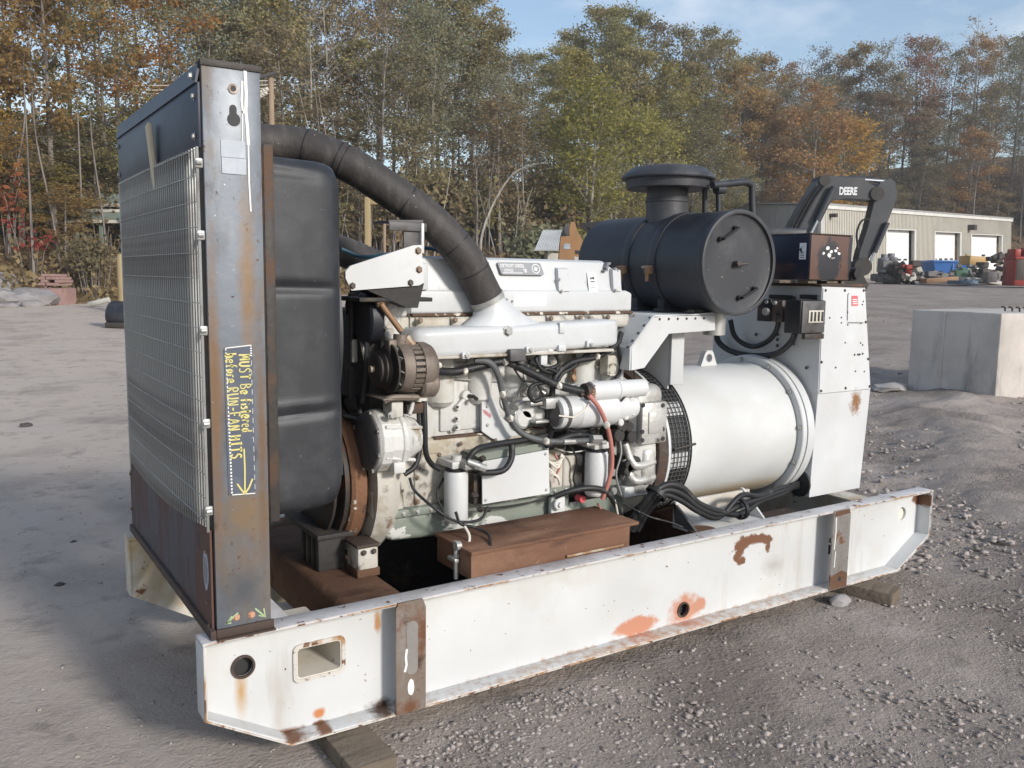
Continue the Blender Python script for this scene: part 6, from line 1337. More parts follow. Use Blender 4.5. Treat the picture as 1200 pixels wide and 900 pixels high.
# scrap engines
def lumps(q, n, x0, x1, z0, z1, y0, y1, s0, s1, rg):
    for i in range(n):
        c = Vector((rg.uniform(x0, x1), rg.uniform(y0, y1), rg.uniform(z0, z1))); s = rg.uniform(s0, s1)
        if rg.random() < .5: q.box(c - Vector((s, s, s * .7)), c + Vector((s * rg.uniform(.6, 1.6), s, s * .7)), s * .2, 1)
        else: d = Vector((rg.uniform(-1, 1), rg.uniform(-1, 1), rg.uniform(-.6, .6))).normalized(); q.cyl(c - d * s, c + d * s * 1.3, s * .6, n=9)
r3 = random.Random(11)
se, q2 = local(1040, 52, 'scrap_engine', 'grey scrap engine with two upright tanks by the first door', 'engine', )
a, b = q2(1031, 329), q2(1048, 300)
q = MB(); lumps(q, 22, a[0], b[0], .1, b[1] * .75, -.5, .5, .15, .38, r3); part(q, 'engine_body', 'scrap_grey', se, kind='stuff')
for x, y in ((1033, 298), (1041, 297)): c = q2(x, y); part(MB().lathe([(-1.1, .25), (-1.05, .38), (-.25, .38), (-.2, .2), (0, .2)], (c[0] + .1, 0, c[1]), (0, 0, 1), 14), 'upright_tank', 'badge_grey', se)
se2, q2 = local(1058, 51, 'scrap_engine', 'rusty scrap engine with red parts in front of the first door', 'engine')
a, b = q2(1049, 328), q2(1069, 303); q = MB(); lumps(q, 26, a[0], b[0], .1, b[1] * .85, -.5, .5, .12, .32, r3); part(q, 'engine_body', 'dark_iron', se2, kind='stuff')
q = MB(); lumps(q, 6, a[0] + .1, b[0] - .3, .5, 1.1, -.7, -.4, .10, .24, r3); part(q, 'red_parts', 'machine_red', se2, kind='stuff')
q = MB(); lumps(q, 6, a[0] + .2, b[0] - .1, .2, .6, -.75, -.45, .08, .18, r3); part(q, 'pale_parts', 'rail_pale', se2, kind='stuff')
# blue dumpster
du, q2 = local(1106, 58, 'dumpster', 'blue steel dumpster before the second roller door', 'dumpster')
a, b, c, d = q2(1084, 307), q2(1128, 307), q2(1120, 326), q2(1092, 326)
q = MB().loft([[(d[0], -.8, .1), (c[0], -.8, .1), (c[0], .8, .1), (d[0], .8, .1)], [(a[0], -1.0, a[1]), (b[0], -1.0, a[1]), (b[0], 1.0, a[1]), (a[0], 1.0, a[1])]]); part(q, 'hopper', 'dumpster_blue', du, smooth=0)
q = MB().box((a[0] - .05, -1.06, a[1] - .03), (b[0] + .05, 1.05, a[1] + .10), .02); part(q, 'rim', 'dumpster_blue', du)
m0 = q2(1107, 320); q = MB().box((m0[0] - .04, -1.0, .2), (m0[0] + .04, -.85, a[1] - .1), .01); part(q, 'corner_rib', 'dumpster_blue', du)
# loose scrap: each heap piece is a thing
def scrap(px, py, D, w, h, mt, name, label, cat, kind='box'):
    p = at(px, py, D=D); z = ground_z(p.x, p.y); hh = h
    q = MB()
    if kind == 'box':
        q.box((-w / 2, -.5, 0), (w / 2, .5, hh), min(w, hh) * .08); lumps(q, 5, -w / 2, w / 2, hh * .7, hh * 1.1, -.4, .4, .04, .12, r3); 
    elif kind == 'heap': lumps(q, 26, -w / 2, w / 2, .05, hh, -.8, .8, .08, .26, r3)
    elif kind == 'drum': q.cyl((-w / 2, 0, hh / 2), (w / 2, 0, hh / 2), hh / 2, n=18)
    o = q.build(name, mt); o.location = (p.x, p.y, max(z, p.z - .0) if p.z > z else z); o.rotation_euler = (0, r3.uniform(-.12, .12) if kind == 'box' else 0, math.atan2(RT.y, RT.x) + r3.uniform(-.3, .3)); tag(o, label, cat); return o
scrap(1140, 311, 54, 1.3, .55, 'yellow_paint', 'steel_crate', 'yellow orange steel crate among the scrap by the third door', 'crate')
scrap(1126, 327, 52, .9, .55, 'green_bin', 'scrap_bin', 'green bin in the scrap heap under the dumpster', 'bin')
scrap(1100, 331, 50, 1.8, .28, 'rust_orange', 'scrap_beam', 'orange brown scrap beam lying before the dumpster', 'scrap')
scrap(1098, 326, 51, 1.8, .3, 'scrap_grey', 'scrap_heap', 'low heap of mixed scrap in front of the dumpster', 'scrap', 'heap')['kind'] = 'stuff'
scrap(1143, 328, 52, 2.4, .8, 'scrap_grey', 'scrap_heap', 'grey heap of scrap steel before the third door', 'scrap', 'heap')['kind'] = 'stuff'
scrap(1165, 328, 52, 2.2, 1.5, 'dark_iron', 'scrap_heap', 'dark heap of scrap beside the red machine', 'scrap', 'heap')['kind'] = 'stuff'
scrap(1155, 332, 50, 2.6, .18, 'rail_pale', 'wooden_pallet', 'flat wooden pallet on the ground by the scrap heaps', 'pallet')
scrap(1128, 333, 49, 1.2, .2, 'tarp_blue', 'scrap_sheet', 'dark blue sheet of scrap lying in front of the green bin', 'scrap')
scrap(1160, 331, 49, .5, .6, 'scrap_grey', 'scrap_post', 'grey upright block among the scrap heaps', 'scrap')
rm, q2 = local(1192, 46, 'red_machine', 'red rusty machine at the right edge of the yard', 'machine')
a, b = q2(1181, 333), q2(1215, 297); q = MB().box((a[0], -.6, .1), (b[0], .6, b[1] - .2), .05); part(q, 'body', 'machine_red', rm)
c = q2(1186, 318); part(MB().box((a[0] + .05, -.62, .4), (c[0] + .25, -.601, 1.6), .01), 'dark_panel', 'dark_iron', rm)
for x, y in ((1186, 292), (1197, 291)): c = q2(x, y); part(MB().box((c[0] - .16, -.4, b[1] - .21), (c[0] + .16, .4, c[1]), .05), 'top_box', 'machine_red', rm)
part(MB().box((a[0] - .05, -.65, b[1] - .35), (b[0], .65, b[1] - .2), .03), 'deck', 'machine_red', rm)

# ---- left side of the yard ------------------------------------------------------------------------
bs, q2 = local(61, 27, 'brick_pallet', 'stacked reddish bricks on the ground at the far left', 'bricks')
a, b, c = q2(46, 357), q2(78, 341), q2(77, 321); d = q2(52, 321)
bme = None
def bricks_(x0, x1, z0, z1, y0, y1, nx, nzr):
    global bme
    if bme is None: q = MB().box((-.5, -.5, -.5), (.5, .5, .5), .04, 1); bmesh.ops.recalc_face_normals(q.bm, faces=q.bm.faces[:]); bme = bpy.data.meshes.new('brick'); q.bm.to_mesh(bme); q.bm.free(); bme.materials.append(MAT['brick_red'])
    for k in range(nzr):
        for i in range(nx):
            o = bpy.data.objects.new('brick', bme); COL.objects.link(o); o.parent = bs; dx = (x1 - x0) / nx; dz = (z1 - z0) / nzr
            if r3.random() < .06: continue
            o.location = (x0 + dx * (i + .5 + (.25 if k % 2 else -.05)) + r3.uniform(-.01, .01), (y0 + y1) / 2 + r3.uniform(-.03, .03), z0 + dz * (k + .5)); o.scale = (dx * .95, (y1 - y0), dz * .9); o.rotation_euler = (0, 0, r3.uniform(-.05, .05))
zt0 = b[1]
bricks_(a[0], b[0], .12, zt0, -.45, .45, 4, 4); bricks_(d[0] + .05, c[0], zt0 + .16, c[1], -.40, .45, 3, 4)
part(MB().box((a[0], -.4, 0), (b[0], .4, .10), .01), 'pallet', 'timber', bs)
q = MB()
for i in range(22): q.ico((r3.uniform(d[0], c[0] - .3), r3.uniform(-.4, .2), zt0 + r3.uniform(.02, .14)), .055, 1, (1.3, 1, .7), .2, r3)
part(q, 'broken_bricks', 'brick_red', bs, kind='stuff')
for px, py, D, s, sc, lab in ((22, 350, 26, .62, (1.7, 1, .62), 'largest grey boulder of the rubble beside the brick stack'), (2, 345, 27, .5, (1.2, 1, .9), 'upright grey boulder at the left edge of the rubble'), (-8, 335, 28, .8, (1, 1, .9), 'grey boulder partly beyond the left edge'), (38, 355, 25.6, .22, (1.4, 1, .7), 'small grey boulder between rubble and brick stack'), (8, 358, 25, .2, (1.5, 1, .6), 'low grey boulder in front of the rubble')):
    p = at(px, py, D=D); q = MB().ico((0, 0, 0), s, 3, sc, 0)
    for v in q.bm.verts: v.co += v.co.normalized() * noise.fractal(v.co * 2.2 + Vector((px, 0, 0)), 1, 2, 4) * s * .35
    o = q.build('boulder', 'rock_grey', smooth=30); o.location = (p.x, p.y, ground_z(p.x, p.y) + s * .25); tag(o, lab, 'boulder')
yp, q2 = local(141, 24, 'bollard', 'pale yellow rounded bollard beside the radiator', 'bollard')
a = q2(140, 297); part(MB().lathe([(0, .12), (a[1] - .12, .12), (a[1] - .03, .09), (a[1], .0)], (a[0] + .08, 0, 0), (0, 0, 1), 16), 'bollard_post', 'post_yellow', yp)
bd_, q2 = local(138, 20, 'black_drum', 'black steel tub lying left of the radiator', 'drum')
a, b = q2(127, 375), q2(152, 345); part(MB().lathe([(0, .0), (0, .26), (.05, .30), (.5, .32), (.52, .28), (.5, .26)], (a[0], 0, .32), (1, 0, -.12), 24), 'tub', 'black_paint', bd_)
part(MB().box((a[0], -.3, 0), (b[0] + .1, .3, .12), .01), 'tub_base', 'dark_iron', bd_)
for px0, py0, px1, py1, D, r, lab in ((85, 310, 136, 304, 33, .06, 'thin pale log lying up on the leafy bank'), (104, 357, 128, 351, 26, .08, 'pale log lying at the foot of the leafy bank')):
    a, b = at(px0, py0, D=D), at(px1, py1, D=D); o = MB().tube([a, (a + b) / 2, b], r, 8).build('log', 'rail_pale'); tag(o, lab, 'log')
# rail and parked vehicles beyond the bank
dz = 33.6
rl, q2 = local(95, dz, 'guard_rail', 'pale striped bridge rail showing through brush above the bank', 'fence')
for (ya, yb, mt_) in ((239.5, 241.5, 'rail_pale'), (246, 248, 'rail_pale'), (258.5, 260.5, 'rail_pale'), (250, 257, 'rail_green'), (228, 239, 'rail_green')):
    a, b = q2(25 if ya > 238 else 95, yb), q2(150, ya); part(MB().box((a[0], 0, a[1]), (b[0], .12, b[1]), .01), 'rail', mt_, rl)
for x in (30, 60, 90, 120, 148): a = q2(x, 262); b = q2(x, 238); part(MB().box((a[0] - .08, .13, a[1] - 2), (a[0] + .08, .28, b[1]), .01), 'rail_post', 'rail_green', rl)
tr_, q2 = local(68, 35, 'blue_trailer', 'blue covered trailer glimpsed through the brush above the bank', 'trailer')
a, b = q2(40, 244), q2(92, 229); part(MB().box((a[0], 0, a[1] - .6), (b[0], 2, b[1]), .1), 'cover', 'tarp_blue', tr_); 
for x in (50, 82): c = q2(x, 256); part(MB().lathe([(0, .1), (0, .4), (.25, .4), (.25, .1)], (c[0], -.05, c[1]), (0, 1, 0), 16), 'wheel', 'tyre', tr_)
# utility pole and lines
up2, q2 = local(325, 38, 'utility_pole', 'pale wooden utility pole with a cross arm of insulators', 'pole')
a = q2(325, 94); part(MB().cyl((a[0], 0, -.3), (a[0], 0, a[1]), .16, .12, n=10), 'pole', 'pole_wood', up2)
b0_, b1_ = q2(304, 101), q2(334, 93); part(MB().tube([(b0_[0], -.2, b0_[1] - .0), (b1_[0], -.2, b1_[1])], .07, 6, sm=False), 'cross_arm', 'switch_grey', up2)
for i in range(5): c = q2(309 + i * 3, 121 - i * 1.6); part(MB().lathe([(-.16, .03), (-.08, .10), (0, .05), (.1, .11), (.2, .04)], (c[0], -.25, c[1]), (.25, 0, 1), 8), 'insulator', 'insulator_cream', up2)
a, b = q2(307, 124), q2(323, 116); part(MB().tube([(a[0], -.2, a[1]), (b[0], -.2, b[1])], .03, 5, sm=False), 'insulator_arm', 'pole_wood', up2)
for k, (ya, yb) in enumerate(((97, 99), (91, 94), (101, 103), (183, 184))):
    A = at(-200, ya - 4, D=36 if k < 3 else 33); B = at(323 if k < 3 else 290, yb, D=38); M_ = (A + B) / 2 - Vector((0, 0, .35)); lab = ('middle cable of the three overhead lines left of the pole', 'highest overhead cable left of the pole', 'lowest of the three close overhead cables left of the pole', 'single pale cable strung low across the trees at left')[k]
    o = MB().tube([A, (A + M_) / 2 - Vector((0, 0, .1)), M_, (M_ + B) / 2 - Vector((0, 0, .1)), B], .026 if k < 3 else .03, 5).build('power_line', 'insulator_cream'); tag(o, lab, 'cable', 'overhead cables')
# ================================================================== WOODED HILLSIDE
def hill_mat():
    q = NT('leaf_litter'); co = q.n('TexCoord').outputs['Object']
    n1 = q.n('TexNoise', {'Vector': co, 'Scale': .3, 'Detail': 6.0}); n2 = q.n('TexNoise', {'Vector': co, 'Scale': 3.5, 'Detail': 8.0, 'Roughness': .7})
    col = q.mix(q.ramp(n1.outputs[0], .35, .65), (.16, .108, .062), (.22, .15, .082)); col = q.mix(q.ramp(n2.outputs[0], .45, .7), col, (.09, .066, .044)); col = q.mix(q.ramp(n2.outputs[0], .42, .32), col, (.28, .20, .11))
    q.set(q.b.inputs['Base Color'], col); q.b.inputs['Roughness'].default_value = 1; q.b.inputs['Specular IOR Level'].default_value = .05
    b = q.n('Bump', {'Strength': .9, 'Distance': .25, 'Height': n2.outputs[0]}); q.set(q.b.inputs['Normal'], b.outputs[0]); MAT['leaf_litter'] = q.m
hill_mat()
na, nd_ = 230, 80
V = []
for i in range(na + 1):
    az = R(56.78 - 30.4 * (-1.9 + 3.8 * i / na)); t = -1.9 + 3.8 * i / na; d0 = lerp_t(t, HD0) - 1.5
    for j in range(nd_ + 1):
        d = d0 + (420 - d0) * (j / nd_) ** 2.2; x, y = CAM.x + math.cos(az) * d, CAM.y + math.sin(az) * d
        V.append((x, y, hill_z(x, y) + (-.12 if j == 0 else .02) + (.16 * noise.noise(Vector((x * .9, y * .9, 5))) if 0 < d - d0 < 60 else 0)))
idx = np.arange((na + 1) * (nd_ + 1)).reshape(na + 1, nd_ + 1)
link('hillside', np_mesh('hillside', np.array(V), np.stack([idx[:-1, :-1], idx[1:, :-1], idx[1:, 1:], idx[:-1, 1:]], -1).reshape(-1, 4)), 'leaf_litter', None, smooth=180, kind='structure')

def leaf_mat(name, cols, trans=.45):
    q = NT(name); g = q.n('NewGeometry').outputs['Random Per Island']; oi = q.n('ObjectInfo').outputs['Random']
    c = q.n('ValToRGB', {'Fac': g}); e = c.color_ramp.elements; e[0].color = (*cols[0], 1); e[1].color = (*cols[-1], 1)
    for k in range(1, len(cols) - 1): c.color_ramp.elements.new(k / (len(cols) - 1)).color = (*cols[k], 1)
    h = q.n('HueSaturation', {'Color': c.outputs[0], 'Hue': q.n('MapRange', {0: oi, 3: .485, 4: .515}).outputs[0], 'Value': q.n('MapRange', {0: q.math('FRACT', q.math('MULTIPLY', oi, 7.3)), 3: .82, 4: 1.2}).outputs[0]})
    q.set(q.b.inputs['Base Color'], h.outputs[0]); q.b.inputs['Roughness'].default_value = .75; q.b.inputs['Specular IOR Level'].default_value = .1
    tr = q.n('BsdfTranslucent'); q.set(tr.inputs['Color'], h.outputs[0]); m = q.n('MixShader'); m.inputs[0].default_value = trans
    q.t.links.new(q.b.outputs[0], m.inputs[1]); q.t.links.new(tr.outputs[0], m.inputs[2]); q.t.links.new(m.outputs[0], q.t.nodes['Material Output'].inputs['Surface']); MAT[name] = q.m
leaf_mat('leaf_olive', [(0.180, 0.171, 0.077), (0.252, 0.224, 0.098), (0.324, 0.271, 0.119), (0.384, 0.313, 0.144)])
leaf_mat('leaf_yellowgreen', [(0.228, 0.218, 0.069), (0.336, 0.301, 0.081), (0.432, 0.360, 0.106), (0.252, 0.236, 0.081)])
leaf_mat('leaf_brown', [(0.264, 0.195, 0.106), (0.360, 0.260, 0.138), (0.216, 0.171, 0.100), (0.408, 0.301, 0.163)])
leaf_mat('leaf_orange', [(0.4, 0.2, 0.045), (0.5, 0.26, 0.06), (0.33, 0.17, 0.05), (0.45, 0.27, 0.07)])
leaf_mat('leaf_tan', [(0.33, 0.215, 0.085), (0.42, 0.265, 0.1), (0.27, 0.185, 0.08), (0.38, 0.24, 0.1)])
leaf_mat('leaf_russet', [(0.24, 0.125, 0.075), (0.3, 0.155, 0.085), (0.2, 0.12, 0.075)])
leaf_mat('leaf_greygreen', [(0.204, 0.212, 0.131), (0.276, 0.271, 0.169), (0.348, 0.313, 0.194)])
leaf_mat('leaf_red', [(.34, .10, .06), (.30, .08, .05), (.28, .11, .06)], .35)
leaf_mat('leaf_dull', [(0.204, 0.177, 0.100), (0.300, 0.242, 0.131), (0.180, 0.165, 0.094), (0.360, 0.283, 0.156)])
worn('bark_grey', (.21, .185, .165), .95, layers=[((.11, .095, .085), (6, 6, 1), .5, .15, 5, None)], spec=.05); worn('bark_pale', (.36, .33, .285), .9, layers=[((.17, .15, .13), (6, 6, 1), .5, .15, 5, None)], spec=.05); worn('bark_dark', (.16, .135, .115), .95, spec=.05)
def tree_mesh(seed, h, spread, base, n_limb, leaves, lsz, lean=0.0, stems=1, r0=.17, droop=.0, clump=.78, twigs=True):
    """trunk mesh and crown mesh of one tree, h metres tall; crown starts at base*h"""
    rg = random.Random(seed); q = MB(); tips = []
    for s in range(stems):
        a = rg.random() * 6.28; off = Vector((math.cos(a), math.sin(a), 0)) * (.25 * s)
        ln = Vector((rg.uniform(-1, 1) * (lean + .03 * s + .03), rg.uniform(-1, 1) * (lean + .03 * s + .03), 0)); hs = h * (1 - .12 * s); P = []
        for k in range(8):
            t = k / 7; P.append(off + Vector((0, 0, hs * t)) + ln * hs * t + Vector((rg.uniform(-1, 1), rg.uniform(-1, 1), 0)) * .10 * t * (h / 10))
        q.tube(P, lambda t: max(.014, r0 * (1 - .93 * t) / (1 + .4 * s)), 6, 3)
        for i in range(n_limb):
            t = base + (0.97 - base) * (i + rg.random() * .8) / n_limb; c = P[0].lerp(P[-1], t)
            k = min(6, int(t * 7)); c = P[k].lerp(P[k + 1], t * 7 - k)
            prof = math.sin(math.pi * min(1, max(0.08, ((t - base) / (1 - base)) * .86 + .14))) ** .7
            ll = spread * prof * rg.uniform(.65, 1.15); a = i * 2.4 + rg.uniform(-.5, .5); el = R(rg.uniform(18, 58)) * (1 - droop)
            d = Vector((math.cos(a) * math.cos(el), math.sin(a) * math.cos(el), math.sin(el))); e = c + d * ll; mid = c + d * ll * .5 - Vector((0, 0, ll * .06))
            q.tube([c, mid, e], lambda u: max(.010, r0 * .32 * (1 - t * .6) * (1 - .85 * u)), 4, 2)
            for j in range(5 if twigs else 2):
                u = .35 + .65 * (j + rg.random()) / 5; b = c.lerp(e, u); d2 = (d + Vector((rg.uniform(-1, 1), rg.uniform(-1, 1), rg.uniform(-.3, .9)))).normalized(); e2 = b + d2 * ll * rg.uniform(.18, .42)
                q.tube([b, e2], .011, 3, sm=False, caps=False); tips.append((b.lerp(e2, .6), e2))
            tips.append((c.lerp(e, .7), e))
    bmesh.ops.recalc_face_normals(q.bm, faces=q.bm.faces[:]); tm = bpy.data.meshes.new('trunk'); q.bm.to_mesh(tm); q.bm.free(); tm.polygons.foreach_set('use_smooth', [True] * len(tm.polygons))
    cm_ = None
    if leaves:
        nr = np.random.RandomState(seed); T = np.array([[*a, *b] for a, b in tips]); w = nr.rand(len(T)) ** 1.7 + .04; pick = nr.choice(len(T), leaves, p=w / w.sum()); u = nr.rand(leaves, 1) ** .7
        C = T[pick, :3] * (1 - u) + T[pick, 3:] * u + nr.normal(0, 1, (leaves, 3)) * np.array([clump, clump, clump * .62]) * .5
        A = nr.normal(0, 1, (leaves, 3)); A[:, 2] *= .8; A /= np.linalg.norm(A, axis=1, keepdims=True); B = np.cross(A, nr.normal(0, 1, (leaves, 3))); B /= np.linalg.norm(B, axis=1, keepdims=True)
        s = lsz * (.55 + .9 * nr.rand(leaves, 1)); A *= s; B *= s * .55
        verts = np.stack([C - A, C + B, C + A * 1.0, C - B], 1).reshape(-1, 3); cm_ = np_mesh('crown', verts, np.arange(leaves * 4).reshape(-1, 4))
    return tm, cm_
def proto(trunk_mat, leafmat, *a, **k):
    tm, cm_ = tree_mesh(*a, **k); tm.materials.append(MAT[trunk_mat])
    if cm_: cm_.materials.append(MAT[leafmat])
    return tm, cm_, a[1]
PR = {
 'olive': [proto('bark_grey', 'leaf_olive', 1, 16, 3.6, .25, 30, 9126, 0.115), proto('bark_grey', 'leaf_olive', 2, 17, 3.2, .30, 30, 8619, 0.115, stems=2), proto('bark_grey', 'leaf_olive', 3, 15, 3.9, .20, 28, 9633, 0.119)],
 'yellow': [proto('bark_pale', 'leaf_yellowgreen', 4, 13, 3.3, .15, 30, 9126, 0.112, stems=2), proto('bark_grey', 'leaf_yellowgreen', 5, 15, 3.2, .2, 30, 8112, 0.112)],
 'brown': [proto('bark_grey', 'leaf_brown', 6, 16, 3.2, .3, 28, 3744, 0.112), proto('bark_grey', 'leaf_dull', 7, 17, 3.4, .3, 30, 4368, 0.116, stems=2), proto('bark_grey', 'leaf_dull', 17, 15, 3.0, .25, 28, 3900, 0.120)],
 'orange': [proto('bark_grey', 'leaf_orange', 8, 14, 3.5, .2, 30, 5850, 0.136)],
 'tan': [proto('bark_grey', 'leaf_tan', 9, 16, 3.2, .2, 28, 7098, 0.123), proto('bark_grey', 'leaf_tan', 19, 15, 2.8, .3, 26, 4867, 0.115)],
 'russet': [proto('bark_grey', 'leaf_russet', 10, 15, 2.9, .3, 26, 2028, 0.120)],
 'bare': [proto('bark_grey', 'leaf_brown', 11, 17, 3.1, .3, 34, 390, 0.104), proto('bark_pale', 'leaf_brown', 12, 16, 2.6, .35, 30, 202, 0.104), proto('bark_grey', 'leaf_russet', 13, 18, 3.4, .3, 36, 702, 0.104)],
 'grey': [proto('bark_grey', 'leaf_greygreen', 14, 17, 3.3, .25, 34, 7605, 0.097, clump=1.3)],
 'sparse': [proto('bark_dark', 'leaf_yellowgreen', 15, 15, 3.4, .35, 24, 6327, 0.073), proto('bark_dark', 'leaf_olive', 16, 15, 3.2, .35, 24, 5353, 0.073), proto('bark_dark', 'leaf_orange', 18, 14, 3.4, .4, 22, 4867, 0.078)],
}
NAMES = {'olive': 'dense olive green tree in the wood on the hillside', 'yellow': 'yellow green leafed tree at the edge of the hillside wood', 'brown': 'dull brown leafed tree in the hillside wood', 'orange': 'bright orange leafed tree in the hillside wood', 'tan': 'tan and golden leafed tree in the hillside wood',
         'russet': 'dark reddish leafed tree on the hill behind the warehouse', 'bare': 'nearly bare grey tree standing against the sky', 'grey': 'soft grey green tree rising above the radiator', 'sparse': 'thin dark trunked tree with sky showing through it'}
LAND = [(-300, 0, 'at the very left edge of the picture'), (0, 45, 'above the grey rubble'), (45, 85, 'above the brick stack'), (85, 125, 'left of the yellow bollard'), (125, 235, 'behind the radiator header panel'), (235, 320, 'above the radiator column'), (320, 420, 'above the black fan shroud'), (420, 470, 'above the white bracket and hose'), (470, 520, 'above the descending end of the hose'), (520, 570, 'above the left half of the valve cover'), (570, 620, 'above the maker plate of the valve cover'),
        (620, 700, 'above the tan loader'), (700, 760, 'left of the rain cap'), (760, 830, 'above the rain cap'), (830, 905, 'above the drum air cleaner'), (905, 960, 'above the bend of the boom'), (960, 1005, 'above the boom lettering'), (1005, 1050, 'above the excavator arm'), (1050, 1110, 'above the first two roller doors'), (1110, 1175, 'above the third roller door'), (1175, 2000, 'at the right edge of the picture')]
ROWN = {'back': 'tall', 'mid': 'middling', 'front': 'low'}
KN = {'olive': 'olive green tree', 'yellow': 'yellow green tree', 'brown': 'dull brown tree', 'orange': 'orange leafed tree', 'tan': 'golden tan tree', 'russet': 'dark reddish tree', 'bare': 'nearly bare grey tree', 'grey': 'soft grey green tree', 'sparse': 'thin leafed dark trunked tree'}
def land(px): return next(n for a, b, n in LAND if a <= px < b)
def put(kind, px, d, top=None, h=None, label=None, sxy=1.0, row='back'):
    lb = label or '%s %s %s' % (ROWN[row], KN[kind], land(px))
    tm, cm_, ph = rnd.choice(PR[kind]); x, y = polar(px, d); z = hill_z(x, y) - .1
    if top is not None:
        r = ray(px, top); hd = math.hypot(r.x, r.y); h = CAM.z + r.z / hd * d - z
    h = max(3.0, h); s = h / ph; sh = s * sxy * (1 if s > .8 else (.8 / s) ** .5)
    t = thing('tree', lb, 'tree', (x, y, z), rnd.random() * 6.28, None if label else lb.replace(' tree ', ' trees ')); t.scale = (sh, sh, s)
    for nm, me in (('trunk', tm), ('crown', cm_)):
        if me: o = bpy.data.objects.new(nm, me); COL.objects.link(o); o.parent = t
    return t
def d0_px(px): 
    x, y = polar(px, 50); return lerp_t(slope_t(x, y), HD0)
# skyline of the wood: photo column -> height of the tree tops
SKY = [(-150, -120), (0, -110), (150, -90), (300, -60), (420, -40), (540, -10), (585, 28), (610, 58), (645, 48), (690, 12), (720, 2), (760, 14), (800, 34), (850, 34), (876, 74), (905, 62), (925, 50), (955, 58), (985, 40), (1030, 32), (1060, 28), (1085, 60), (1110, 50), (1140, 28), (1180, 22), (1260, 15), (1400, 10)]
def top_at(px):
    for (a, b), (c, d) in zip(SKY[:-1], SKY[1:]):
        if a <= px <= c: return b + (d - b) * (px - a) / (c - a)
    return 20
ZONES = [(-160, 210, [('sparse', 5), ('bare', 2), ('brown', 1), ('tan', 2), ('yellow', 1.5)]), (210, 290, [('grey', 3), ('brown', 2), ('bare', 1)]), (290, 480, [('brown', 5), ('grey', 1), ('olive', 1), ('bare', 2.5)]), (480, 615, [('olive', 3), ('brown', 3.4), ('grey', 1), ('bare', 1.2)]),
         (615, 700, [('yellow', 2.5), ('olive', 3), ('brown', 1.5)]), (700, 850, [('olive', 6), ('yellow', .7), ('brown', 1)]), (850, 905, [('tan', 3), ('brown', 2), ('olive', 1)]), (905, 1010, [('tan', 4), ('brown', 2), ('orange', .6), ('bare', 1)]), (1010, 1400, [('bare', 5), ('brown', 3.5), ('russet', .9), ('grey', .8), ('tan', .8)])]
def zone(px):
    for a, b, w in ZONES:
        if a <= px < b: return rnd.choices([k for k, _ in w], [v for _, v in w])[0]
    return 'brown'
px = -70
while px < 1275:                       # skyline row, deeper in the wood
    d = d0_px(px) + rnd.uniform(13, 24); put(zone(px), px, d, top=top_at(px) + rnd.uniform(-6, 22), sxy=.95); px += rnd.uniform(16, 30) if px > 210 else rnd.uniform(24, 46)
px = -70
while px < 1275:                       # middle row
    d = d0_px(px) + rnd.uniform(5, 12); t = top_at(px); k = zone(px); put(k, px, d, top=t + (rnd.uniform(20, 110) if px > 210 else rnd.uniform(-10, 60)), row='mid'); px += rnd.uniform(20, 36) if px > 210 else rnd.uniform(55, 90)
px = -70
while px < 1275:                       # front row, lower and younger
    d = d0_px(px) + rnd.uniform(1.5, 5); k = zone(px); k = 'brown' if k == 'sparse' and rnd.random() < .6 else k
    if 1000 < px: tp = rnd.uniform(150, 235)
    elif px < 210: tp = rnd.uniform(135, 215)
    else: tp = rnd.uniform(110, 215)
    put(k, px, d, top=tp, sxy=1.1, row='front'); px += rnd.uniform(22, 44) if px > 210 else rnd.uniform(34, 60)
px = 850
while px < 1275:                       # the thick wood on the slope behind the warehouse
    for dd_, lo, hi in ((4, 150, 215), (10, 110, 170), (17, 80, 130)):
        put(rnd.choices(['brown', 'bare', 'russet', 'grey', 'tan', 'olive'], [5, 2, .6, 1.6, 1.5 if px < 1000 else .7, .8])[0], px + rnd.uniform(-14, 14), d0_px(px) + dd_ + rnd.uniform(-2, 3), top=rnd.uniform(lo, hi), sxy=1.25, row='front' if dd_ < 5 else 'mid')
    px += rnd.uniform(24, 36)
for px_, d_, tp, k, lab in ((975, 84, 142, 'orange', 'rounded orange maple standing out above the excavator boom'), (690, 50, 96, 'yellow', 'bushy yellow green tree left of the air cleaner cap'), (262, 50, -30, 'grey', 'tall soft grey green tree straight above the radiator column'), (146, 40, -80, 'sparse', 'tall straight dark trunk left of the radiator reaching out of the picture'),
                           (1128, 108, 18, 'bare', 'tall bare forked tree against the sky above the third door'), (1060, 110, 45, 'russet', 'dark red leafed tree top above the warehouse roof'), (945, 80, 96, 'tan', 'golden tan tree directly behind the boom bend')):
    put(k, px_, d_, top=tp, label=lab, sxy=1.15)
for row_, (da, db, ta, tb, step) in enumerate(((2, 5, 165, 205, 20), (5, 9, 128, 172, 22))):
    px = -70
    while px < 232: put(rnd.choices(['brown', 'olive', 'yellow', 'tan'], [2.5, 3, 2.6, 1])[0], px, d0_px(px) + 2.5 + rnd.uniform(da, db), top=rnd.uniform(ta, tb), sxy=1.5, row='front'); px += step * rnd.uniform(.7, 1.4)
